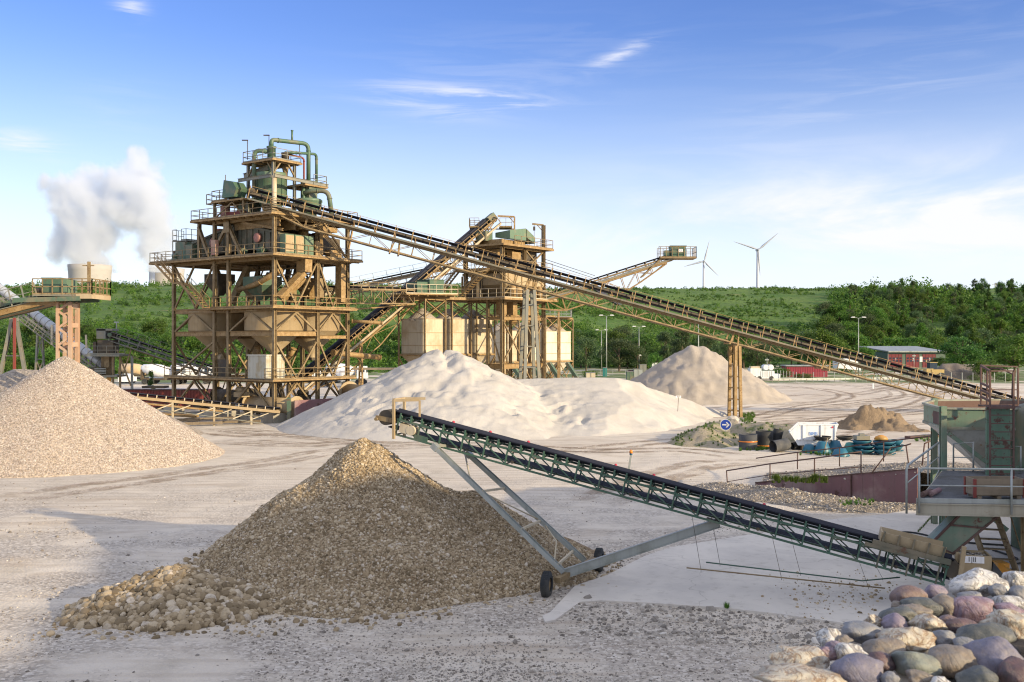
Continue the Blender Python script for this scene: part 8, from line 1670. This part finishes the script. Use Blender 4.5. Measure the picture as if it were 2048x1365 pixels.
def ring(px, pb, w, h, Y, mat, label, inv=False, base=0.0, lay=1, top=0.35):
    Rr = w/2/F*Y; H = h/F*Y; c = Vector(((px-CX)/F*Y, Y, base)); m = MB()
    for k in range(lay):
        z = k*H/lay; hh = H/lay
        pr = [(Rr, z), (Rr, z+hh*0.12), (Rr*0.88, z+hh*0.45), (Rr*(0.55+top*0.1), z+hh*0.95), (Rr*top, z+hh), (Rr*top-0.03, z+hh*0.9)]
        if inv: pr = [(Rr*top, z), (Rr*0.6, z+hh*0.1), (Rr*0.9, z+hh*0.6), (Rr, z+hh*0.9), (Rr, z+hh), (Rr-0.05, z+hh)]
        m._lathe(c, ZU, pr, 28, True, False)
        for a in range(6): u = Vector((math.cos(a*1.047), math.sin(a*1.047), 0)); m.box(c+u*Rr*0.98+ZU*(z+hh*0.12), (0.14, 0.14, 0.06))
    m.thing('sieve_cone', mat, label, 'plastic cone', 'blue plastic cones heaped beside the skip', base=c)
for a in ((1618, 0, 27, 17, 71.5, BLUE, 'blue plastic cone at the left end of the heap'), (1645, 0, 32, 24, 71.0, BLUE, 'blue plastic cone with a wooden stick leaning on it'), (1670, 0, 30, 21, 72.5, BLUE, 'blue plastic cone in the second row, third from the left'), (1681, 0, 34, 17, 69.0, BLUE, 'frontmost blue plastic cone behind the rusty rail'),
          (1701, 0, 30, 20, 71.5, TEAL, 'bright teal plastic cone in the middle of the heap'), (1713, 0, 18, 22, 72.8, TEAL, 'narrow teal plastic cone standing behind the bright one')): ring(*a)
ring(1645, 0, 34, 9, 72.4, RUB, 'black shallow bowl behind the blue cone with the stick', inv=True, base=0.75); ring(1690, 0, 34, 8, 73.6, RUB, 'black shallow bowl behind the bright teal cone', inv=True, base=0.65)
ring(1728, 0, 46, 16, 71.0, BLUE, 'stack of wide blue rings left of the orange topped stack', inv=True, lay=2); ring(1724, 0, 38, 10, 71.0, BLUE, 'ochre lined blue bowl topping the wide stack', inv=True, base=0.57); ring(1768, 0, 44, 26, 70.5, BLUE, 'tall stack of blue rings at the right end', inv=True, lay=3); ring(1790, 0, 30, 22, 72.5, BLUE, 'blue rings half hidden behind the tall stack', inv=True, lay=2)
m = MB(); p = pp(1723, 0, 71.4); m.box((p.x, 71.4, 1.08), (0.95, 0.8, 0.28)); m.box((p.x, 71.4, 1.28), (0.35, 0.3, 0.2)); m.thing('gear_housing', GREY, 'grey metal housing lying on the wide blue rings', 'housing')
m = MB(); m.lathe(Vector((pp(1762, 0, 71.2).x, 71.2, 0.95)), [(0.5, 0), (0.4, 0.2), (0.15, 0.32), (0.001, 0.33)], 16); m.thing('sack', YEL, 'orange cone lying on top of the tall blue stack', 'cone')
m = MB(); m.tube([gp(1636, 906)-Vector((0, 1.2, 0)), pp(1655, 877, 70.4)], 0.035, 6); m.thing('wooden_stick', WOOD, 'pale wooden stick leaning against a blue cone', 'stick')
m = MB(); m.beam(gp(1815, 878)+ZU*.1, gp(1880, 874)+ZU*.12, 0.6, 0.2); m.thing('steel_bar', RUST, 'rusty steel girder lying in the grass beside the hopper', 'girder')
def signs():
    Y = 78.5; c = pp(1451.5, 850, Y); root = empty('road_sign', Vector((c.x, Y, 0.8)), 'round blue sign with a white arrow pointing right', 'sign'); Rr = 11/F*Y*0.98
    ax = Vector((-0.35, -0.94, 0)).normalized(); m = MB(); m._lathe(c, ax, [(Rr, 0), (Rr, 0.02)], 36, False, True); m.build('face', BLUS, root); m = MB(); m._lathe(c, ax, [(Rr*0.95, 0.021), (Rr*1.05, 0.021), (Rr*1.05, -0.01), (0.01, -0.01)], 36, False, False); m.build('rim', SWHT, root)
    rt = Vector((ax.y*-1, ax.x, 0)); rt = -rt if rt.x < 0 else rt; 
    def q(a, b): return c+rt*a*Rr+ZU*b*Rr+ax*0.025
    m = MB(); m.prism([q(-.65, -.13), q(.15, -.13), q(.15, .13), q(-.65, .13)], ax*0.006); m.prism([q(.0, .5), q(.25, .5), q(.72, 0), q(.25, -.5), q(.0, -.5), q(.36, 0)], ax*0.006); m.build('arrow', SWHT, root)
    m = MB(); m.tube([Vector((c.x, Y+0.05, 0.4)), c+Vector((0, 0.05, 0))], 0.03, 8); m.build('post', GALV, root)
    Y = min(np.linspace(84, 108, 400), key=lambda y_: abs(pp(1355, 823, y_).z-float(sh_(np.array(pp(1355, 823, y_).x), np.array(y_))))+0.002*y_); a = pp(1357, 794, Y-0.1); b = pp(1355, 823, Y); r2 = empty('marker_sign', b, 'small white sign on a thin post stuck into the white sand heap', 'sign'); m = MB(); m.box(a, (0.50, 0.03, 0.22)); m.build('plate', SWHT, r2); text_obj('lettering', '0/1', 0.22, a-Vector((0, 0.02, 0.0)), (1, 0, 0), (0, 0, 1), SBLK, r2); m = MB(); m.tube([b-ZU*0.4, a], 0.025, 6); m.build('post', RUST, r2)
signs()
# lamp posts
def lamp(px, ptop, Y, label, arm=0.95, side=2, extra=False):
    x = (px-CX)/F*Y; z = zz(ptop, Y); root = empty('street_lamp', Vector((x, Y, 0)), label, 'street lamp', 'tall yard lamp posts'); m = MB(); m.tube([(x, Y, -0.2), (x, Y, z*0.5), (x, Y, z)], [0.14, 0.11, 0.08], 8); m.build('pole', GALV, root)
    for s in ((-1, 1) if side == 2 else (1,)):
        m = MB(); m.beam((x, Y, z), (x+s*arm, Y, z+0.25), 0.07); m.build('arm', GALV, root); m = MB(); m.hexa([Vector((x+s*(arm+dx), Y+dy, z+dz)) for dz, k in ((0.17, 1.0), (0.36, 0.7)) for dx, dy in ((-0.1, -.18*k), (0.85*k, -.18*k), (0.85*k, .18*k), (-0.1, .18*k))]); m.build('lamp_head', WHT, root)
    if extra: m = MB(); m.box((x+0.35, Y, z*0.37), (0.5, 0.3, 0.35)); m.build('flood_light', WHT, root)
lamp(1213, 633, 230, 'tallest pale lamp post just right of the cream silos'); lamp(1203, 662, 285, 'shorter lamp post directly behind the tallest one'); lamp(1278, 655, 262, 'double lamp post with a small box halfway, right of the tallest', extra=True); lamp(1397, 641, 225, 'double lamp post rising behind the grey sand cone'); lamp(1717, 637, 232, 'double lamp post left of the green garage building', extra=True)
for i, (px, pt, Y) in enumerate(((1753, 712, 255), (1828, 708, 262), (1534, 716, 225))):
    x = (px-CX)/F*Y; m = MB(); m.tube([(x, Y, 0), (x, Y, zz(pt, Y))], 0.07, 6); m.box((x, Y, zz(pt+4, Y)), (0.9, 0.1, 0.3)); m.thing('camera_post', GALV, ['thin pole with a box in front of the garage wall', 'thin pole in front of the second garage door', 'thin pole behind the white site cabin'][i], 'pole')
# garage building with numbered red doors
def garage():
    Y = 300; x0, x1, x2 = (1776-CX)/F*Y, (1884-CX)/F*Y, (1729-CX)/F*318; root = empty('garage_building', Vector(((x0+x1)/2, Y, 0)), 'green metal building with three red numbered doors at the foot of the wood', 'building'); zt = zz(705, Y)
    m = MB(); m.hexa([Vector(p) for p in ((x0, Y, 0), (x1+1, Y, 0), (x1+1, Y+22, 0), (x2, Y+22, 0), (x0, Y, zt), (x1+1, Y, zt), (x1+1, Y+22, zt), (x2, Y+22, zt))]); m.build('wall', BRN, root)
    m = MB(); m.hexa([Vector(p) for p in ((x0-0.3, Y-1.2, zt), (x1+1.3, Y-1.2, zt), (x1+1.3, Y+22.5, zt+1.4), (x2-0.3, Y+22.5, zt+1.4), (x0-0.3, Y-1.2, zt+0.35), (x1+1.3, Y-1.2, zt+0.35), (x1+1.3, Y+22.5, zt+1.75), (x2-0.3, Y+22.5, zt+1.75))]); m.build('roof', GALV, root)
    for i, (a, b) in enumerate(((1777, 1804), (1812, 1838), (1845, 1871))):
        xa, xb = (a-CX)/F*Y, (b-CX)/F*Y; zt2 = zz(709, Y); d = empty('door', Vector(((xa+xb)/2, Y-0.1, 0))-root.location, None, None); d.parent = root
        m = MB(); m.box(((xa+xb)/2, Y-0.03, zt2/2), (xb-xa, 0.1, zt2)); m.build('panel', RED, d); m = MB()
        for k in range(1, 5): m.beam((xa, Y-0.1, zt2*k/5), (xb, Y-0.1, zt2*k/5), 0.06, 0.05)
        for k in range(0, 5): x = xa+(xb-xa)*k/4; m.beam((x, Y-0.1, 0), (x, Y-0.1, zt2), 0.06, 0.06, (0, 1, 0))
        m.build('frame', REDC, d); m = MB()
        for k in range(4):
            for j in (2, 3): m.box((xa+(xb-xa)*(k+0.5)/4, Y-0.09, zt2*(j+0.5)/5), (0.6, 0.02, 0.5))
        m.build('window', GLS, d); text_obj('number', str(i+1), 1.1, ((xa+xb)/2+0.1, Y-0.16, zt2*0.62), (1, 0, 0), (0, 0, 1), SWHT, d, 0.02)
    m = MB(); m.box(((1842-CX)/F*Y, Y-0.08, zz(719, Y)), (0.9, 0.05, 1.6)); m.build('notice', SWHT, root)
    m = MB(); m.beam((x0-0.02, Y-0.06, 0), (x0-0.02, Y-0.06, zt), 0.15, 0.15, (0, 1, 0)); m.build('downpipe', GALV, root)
garage()
def shed():
    Y = 222; a, b = pp(1573, 733, Y), pp(1655, 748, Y); root = empty('shed', Vector(((a.x+b.x)/2, Y, 0)), 'low dark red shed behind the fence under the long conveyor', 'shed'); m = MB(); m.box(((a.x+b.x)/2, Y+2, a.z/2), (b.x-a.x, 4, a.z)); 
    for k in range(24): m.box((a.x+(b.x-a.x)*(k+.5)/24, Y-0.03, a.z/2), (0.15, 0.06, a.z-0.1))
    m.build('wall', paint('crimson cladding', (0.30, 0.035, 0.06), None, None, 0.6), root); m = MB(); m.box(((a.x+b.x)/2, Y+2, a.z+0.1), (b.x-a.x+0.6, 4.8, 0.2)); m.build('roof', GALV, root)
    Y = 240; a, b = pp(1676, 718, Y), pp(1722, 735, Y); root = empty('tent', Vector(((a.x+b.x)/2, Y, 0)), 'white tarpaulin shelter behind the long conveyor, left of the garage', 'shelter'); m = MB(); m.prism([(a.x, Y, a.z-0.3), (a.x+1, Y, a.z), (b.x-1, Y, a.z), (b.x, Y, b.z), (b.x, Y, b.z-0.8), (a.x, Y, b.z-0.2)], (0, 4, 0)); m.build('canopy', WHT, root)
    m = MB()
    for x in (a.x+.2, b.x-.2):
        for y in (Y+.2, Y+3.8): m.beam((x, y, 0), (x, y, b.z-0.1), 0.08)
    m.build('pole', GALV, root)
    Y = 203; root = empty('site_cabin', Vector((pp(1525, 0, Y).x, Y, 0)), 'white tank vehicle with round containers parked at the far yard edge', 'vehicle')
    def bx(m, x0, x1, y0, y1, d=2.4): a, b = pp(x0, y0, Y), pp(x1, y1, Y); m.box(((a.x+b.x)/2, Y, (a.z+max(b.z, .2))/2), (b.x-a.x, d, a.z-max(b.z, .2)))
    m = MB(); bx(m, 1498, 1520, 737, 761); bx(m, 1520, 1546, 742, 757); bx(m, 1546, 1557, 748, 762); m.build('body', WHT, root)
    for px in (1530, 1540): m = MB(); p = pp(px, 735, Y); m.tube([p-Vector((0, 1, 0)), p+Vector((0, 1, 0))], 0.55, 16); m.build('tank', WHT, root)
    m = MB(); bx(m, 1500, 1518, 733, 737, 1.6); m.build('roof_unit', SILO, root)
    m = MB()
    for k in range(6): p = pp(1521.5+4.3*k, 749, Y-1.22); m.box(p, (0.05, 0.03, 1.2))
    bx(m, 1520, 1548, 757, 760); m.build('trim', GREY, root)
    for px in (1506, 1516, 1540): m = MB(); p = pp(px, 0, Y); m.tube([(p.x, Y-1.25, 0.45), (p.x, Y-0.95, 0.45)], 0.45, 14); m.build('wheel', TREAD, root)
    for i, (x0, x1, y0, y1, Y, mt, lab) in enumerate(((1253, 1266, 744, 753, 205, GRN2, 'green storage box behind the white sand, left of the brown one'), (1257, 1268, 741, 753, 208, REDC, 'brown red container behind the white sand heap'), (1267, 1284, 739, 753, 206, GALV, 'pale grey container standing right of the brown red one'), (1279, 1292, 730, 753, 215, GREY, 'tall grey cabinet left of the grey sand cone'), (1303, 1314, 726, 733, 230, WHT, 'white van roof behind the grey sand cone'), (1172, 1190, 746, 753, 196, SILO, 'small pale cabin roof beside the cream silos'), (1206, 1213, 736, 750, 225, TEAL, 'small green switch cabinet beside the tall lamp post'))):
        a, b = pp(x0, y0, Y), pp(x1, y1, Y); r2 = empty('storage_box', Vector(((a.x+b.x)/2, Y, 0)), lab, 'box'); m = MB(); m.box(((a.x+b.x)/2, Y, a.z/2), (b.x-a.x, 1.8, a.z)); m.build('body', mt, r2); m = MB(); m.box(((a.x+b.x)/2, Y, a.z+0.04), (b.x-a.x+0.12, 1.95, 0.08)); m.beam(((a.x+b.x)/2, Y-0.93, 0), ((a.x+b.x)/2, Y-0.93, a.z), 0.05, 0.05, (0, 1, 0)); m.build('lid', GREY, r2)
shed()
# fences
def fence(pa, pb, h, label, gap=2.5, mesh=True, mt=GALV):
    a, b = Vector(pa), Vector(pb); root = empty('fence', a, label, 'fence'); L = (b-a).length; n = int(L/gap)
    for i in range(min(n, 99)+1):
        p = a.lerp(b, i/min(n, 99)); 
        if i == 0: m = MB(); m.beam(p, p+ZU*h, 0.09); f = m.build('post', mt, root); p0 = p
        else: c = f.copy(); COL.objects.link(c); c.parent = root; c.location = p-p0
    if mesh:
        m = MB()
        for k in range(9): m.beam(a+ZU*h*(0.05+k*0.115), b+ZU*h*(0.05+k*0.115), 0.014)
        m.build('wire', GREY, root)
fence(gp(1555, 758.5), (56, 196, 0), 1.9, 'wire fence along the far yard edge under the long conveyor', 2.0); fence((57, 195, 0), (115, 190, 0), 1.9, 'wire fence continuing right behind the yellow loader', 2.0); fence(gp(1150, 752), gp(1300, 751), 1.4, 'low fence at the edge of the lawn right of the silos', 3.0)
def guardrail():
    a, b = gp(1545, 766), gp(1800, 763.5); root = empty('guardrail', a, 'long metal guardrail along the far road', 'guardrail'); m = MB(); m.beam(a+ZU*0.65, b+ZU*0.65, 0.06, 0.35); m.build('rail', GALV, root); m = MB()
    for i in range(24): p = a.lerp(b, i/23); m.beam(p, p+ZU*0.7, 0.1)
    m.build('post', GREY, root)
guardrail()
def loader():
    Y = 205; c = Vector((pp(1866, 0, Y).x, Y, 0)); root = empty('wheel_loader', c, 'yellow wheel loader parked at the far right edge of the yard', 'loader'); YEL = paint('faded yellow loader paint', (0.45, 0.33, 0.12), (0.35, 0.28, 0.15), None, 0.55)
    m = MB(); m.box(c+Vector((0.6, 0, 1.6)), (2.6, 2.0, 1.1)); m.box(c+Vector((-1.0, 0, 1.9)), (1.4, 1.8, 0.9)); m.build('body', YEL, root); m = MB(); m.box(c+Vector((-0.2, 0, 2.9)), (1.5, 1.6, 1.3)); m.build('cab', GLS, root); m = MB(); m.box(c+Vector((-0.2, 0, 3.6)), (1.7, 1.8, 0.12)); m.beam(c+Vector((-1, 0.9, 3.5)), c+Vector((-1, 0.9, 4.1)), 0.2); m.build('cab_roof', YEL, root); m = MB(); m.beam(c+Vector((-1.5, 0.6, 1.8)), c+Vector((-3.2, 0.6, 0.8)), 0.3); m.beam(c+Vector((-1.5, -0.6, 1.8)), c+Vector((-3.2, -0.6, 0.8)), 0.3); m.build('arm', YEL, root); m = MB(); m.prism([c+Vector(q) for q in ((-3.0, -1.3, 0.2), (-4.0, -1.3, 0.2), (-3.3, -1.3, 1.3))], (0, 2.6, 0)); m.build('bucket', GREY, root)
    for x in (-1.4, 1.3):
        for y in (-1.1, 1.1): m = MB(); m.tube([c+Vector((x, y-0.25, 0.75)), c+Vector((x, y+0.25, 0.75))], 0.75, 18); m.build('wheel', TREAD, root)
    heap('earth_heap', 'dark heap of soil behind the yellow loader', 'earth heap', [((92, 212, 3.2), (98, 212, 2.8), 0.7)], mat_heap('dark soil', (0.13, 0.11, 0.10), (0.17, 0.15, 0.13), (0.07, 0.06, 0.05), 0.5), 0.5, 0.3, 0.6, 91)
    c = gp(1746, 778); m = MB(); m.beam(c, c+ZU*0.9, 0.22); m.thing('marker_post', WHT, 'small white and red post on the far yard', 'post'); 
loader()
def wreck():   # hydrant like post pile etc. on far left of the yard behind
    for i, (x0, x1, y) in enumerate(((640, 700, 742), (705, 790, 738), (600, 640, 745))):
        Y = 175+8*i; a, b = pp(x0, y, Y), pp(x1, y, Y); r2 = empty('parked_trailer', Vector(((a.x+b.x)/2, Y, 0)), ['white truck trailer right behind the tall tower', 'flat dark trailer between the tower and the silos', 'white container seen through the tower foot'][i], 'trailer'); m = MB()
        if i == 1: m.box(((a.x+b.x)/2, Y, a.z), (b.x-a.x, 2.4, 0.35)); m.build('flatbed', WOOD, r2)
        else: m.box(((a.x+b.x)/2, Y, (a.z+1.0)/2), (b.x-a.x, 2.4, a.z-1.0)); m.build('box_body', WHT, r2)
        for k in (0.15, 0.3, 0.85): x = a.x+(b.x-a.x)*k; m = MB(); m.tube([(x, Y-1.2, 0.5), (x, Y-0.9, 0.5)], 0.5, 14); m.build('wheel', TREAD, r2)
wreck()

# ================================================================ FAR: turbines, cooling towers, pylon, steam
def turbine(px, py, Y, L, angs, label, yaw=0.0):
    h = pp(px, py, Y); root = empty('wind_turbine', Vector((h.x, Y, 0)), label, 'wind turbine', 'white wind turbines beyond the hill'); m = MB(); m.tube([(h.x, Y+3, 0), (h.x, Y+3, h.z*0.5), (h.x, Y+3, h.z)], [3.0, 2.3, 1.5], 16); m.build('tower', TURB, root)
    m = MB(); m.tube([h+Vector((0, -1.5, 0)), h+Vector((0, 8, 0))], 2.0, 12); m.build('nacelle', TURB, root); m = MB(); m.lathe(h+Vector((0, -4, 0)), [(0.01, 0), (1.3, 0.8), (1.8, 2.6)], 14, (0, 1, 0)); m.build('hub', TURB, root)
    for a in angs:
        a = math.radians(a); d = Vector((math.sin(a)*math.cos(yaw), math.sin(a)*math.sin(yaw), math.cos(a))); q = Vector((math.cos(a), 0, -math.sin(a))); m = MB(); o = h+Vector((0, -2.5, 0)); prev = None; P = []
        for t, w in ((0, 0.9), (0.06, 1.0), (0.2, 2.1), (0.5, 1.4), (0.8, 0.85), (1.0, 0.2)): P.append([o+d*L*t+q*w*0.9, o+d*L*t+Vector((0, -0.45*w, 0)), o+d*L*t-q*w*0.7, o+d*L*t+Vector((0, 0.45*w, 0))])
        vs = [p for r_ in P for p in r_]; m.add(vs, [(i*4+k, i*4+(k+1) % 4, i*4+4+(k+1) % 4, i*4+4+k) for i in range(len(P)-1) for k in range(4)], True); m.build('blade', TURB, root)
turbine(1516, 500, 1500, 39, (-72, 50, 176), 'larger white wind turbine on the right beyond the hill'); turbine(1408, 523, 1750, 37, (14, 136, 255), 'smaller white wind turbine on the left beyond the hill')
def cooling(px, ptop, w, Y, label, ex=1.0):
    c = Vector(((px-CX)/F*Y, Y, 0)); H = zz(ptop, Y); Rt = w/2/F*Y; root = empty('cooling_tower', c, label, 'cooling tower'); pr = []
    for k in range(15): t = k/14; zf = 0.78; r_ = Rt*0.955*math.sqrt(1+((t-zf)/0.55)**2*1.0*(0.62 if t > zf else 1)); pr.append((r_, 8+(H-8)*t))
    pr += [(pr[-1][0]*0.97, H), (pr[-1][0]*0.93, H-20)]; m = MB(); m.lathe(c, pr, 64, cap=False); m.build('shell', CONC2, root); m = MB()
    for k in range(32): a = k*math.pi/16; r_ = pr[0][0]; m.beam(c+Vector((math.cos(a)*r_*1.03, math.sin(a)*r_*1.03, 0)), c+Vector((math.cos(a+0.1)*r_, math.sin(a+0.1)*r_, 8.5)), 1.2)
    m.build('support_columns', CONC, root)
cooling(180, 531, 83, 2000, 'wide concrete cooling tower at left with steam rising from it'); cooling(334, 538, 68, 2200, 'second concrete cooling tower, partly behind the tall tower frame')
c = Vector(((304-CX)/F*2100, 2100, 0)); m = MB(); m.tube([c, c+ZU*zz(539, 2100)], [7, 6], 24); m.thing('chimney', TURB, 'thin white chimney between the two cooling towers', 'chimney', base=c)
def pylon(px, pt, Y, label):
    x = (px-CX)/F*Y; H = zz(pt, Y); m = MB(); 
    for s in (-1, 1):
        for q in (-1, 1): m.beam((x+s*4, Y+q*4, 0), (x+s*0.6, Y+q*0.6, H), 0.4)
    for k in range(12):
        z0_, z1_ = H*k/12, H*(k+1)/12; w0, w1 = 4-3.4*k/12, 4-3.4*(k+1)/12; m.beam((x-w0, Y-w0, z0_), (x+w1, Y-w1, z1_), 0.3); m.beam((x+w0, Y-w0, z0_), (x-w1, Y-w1, z1_), 0.3)
    for z_, w in ((H*0.97, 5), (H*0.86, 8), (H*0.76, 6)): m.beam((x-w, Y, z_), (x+w, Y, z_), 0.5); m.beam((x-w, Y, z_), (x, Y, z_+2), 0.3); m.beam((x+w, Y, z_), (x, Y, z_+2), 0.3)
    m.thing('pylon', GALV, label, 'pylon', base=(x, Y, 0))
pylon(1991, 566, 1400, 'lattice power pylon above the wood on the right')
def steam():
    m = bpy.data.materials.new('steam'); m.use_nodes = True; nt = m.node_tree; nt.nodes.clear(); out = N(nt, 'ShaderNodeOutputMaterial'); pv = N(nt, 'ShaderNodeVolumePrincipled'); nt.links.new(pv.outputs[0], out.inputs['Volume'])
    pv.inputs['Color'].default_value = (0.91, 0.94, 0.99, 1); pv.inputs['Anisotropy'].default_value = 0.2
    geo = N(nt, 'ShaderNodeNewGeometry'); pos = geo.outputs['Position']
    blobs = [(165, 534, 30), (200, 534, 30), (182, 526, 36), (172, 500, 44), (160, 470, 46), (200, 462, 40), (140, 440, 42), (125, 392, 34), (112, 500, 22), (160, 380, 40), (205, 410, 46), (240, 375, 44), (262, 350, 34), (225, 480, 30), (285, 400, 48), (300, 440, 44), (312, 480, 36), (318, 515, 28), (322, 545, 24), (98, 365, 18), (258, 430, 46), (330, 465, 28), (128, 478, 36), (190, 350, 24), (265, 320, 22), (300, 350, 26)]
    Y = 2060.0; acc = None; n1 = nz(nt, pos, 0.018, 9, 0.68, 0.6)
    def wn_(scale, amp, seed):
        off = N(nt, 'ShaderNodeVectorMath', operation='ADD'); nt.links.new(pos, off.inputs[0]); off.inputs[1].default_value = (seed, seed*2, 0)
        nn = N(nt, 'ShaderNodeTexNoise'); nt.links.new(off.outputs[0], nn.inputs['Vector']); nn.inputs['Scale'].default_value = scale; nn.inputs['Detail'].default_value = 5
        vs_ = N(nt, 'ShaderNodeVectorMath', operation='SUBTRACT'); nt.links.new(nn.outputs['Color'], vs_.inputs[0]); vs_.inputs[1].default_value = (0.5, 0.5, 0.5); sc_ = N(nt, 'ShaderNodeVectorMath', operation='SCALE'); nt.links.new(vs_.outputs[0], sc_.inputs[0]); sc_.inputs['Scale'].default_value = amp; return sc_.outputs[0]
    wp = N(nt, 'ShaderNodeVectorMath', operation='ADD'); nt.links.new(pos, wp.inputs[0]); nt.links.new(wn_(0.014, 75, 11), wp.inputs[1])
    for (px, py, R_) in blobs:
        c = pp(px, py, Y); d = N(nt, 'ShaderNodeVectorMath', operation='DISTANCE'); nt.links.new(wp.outputs[0], d.inputs[0]); d.inputs[1].default_value = tuple(c)
        v = mth(nt, 'SUBTRACT', 1.0, mth(nt, 'DIVIDE', d.outputs['Value'], R_*1.15)); acc = v if acc is None else mth(nt, 'MAXIMUM', acc, v)
    den = mapr(nt, mth(nt, 'ADD', acc, mth(nt, 'MULTIPLY', mth(nt, 'SUBTRACT', n1, 0.5), 2.6)), -0.15, 0.70, 0.0, 0.07); nt.links.new(den, pv.inputs['Density'])
    a, b = pp(55, 290, Y), pp(385, 560, Y); me = bpy.data.meshes.new('steam'); mb = MB(); mb.box(((a.x+b.x)/2, Y, (a.z+zz(545, Y))/2), (b.x-a.x, 130, a.z-zz(545, Y))); mb.thing('steam_cloud', m, 'billowing white steam cloud above the cooling towers', 'steam')
    bpy.data.objects['steam_cloud']['kind'] = 'stuff'
steam()
SC.cycles.volume_step_rate = 1.0; SC.cycles.volume_max_steps = 256; SC.cycles.volume_bounces = 8; SC.cycles.max_bounces = 12
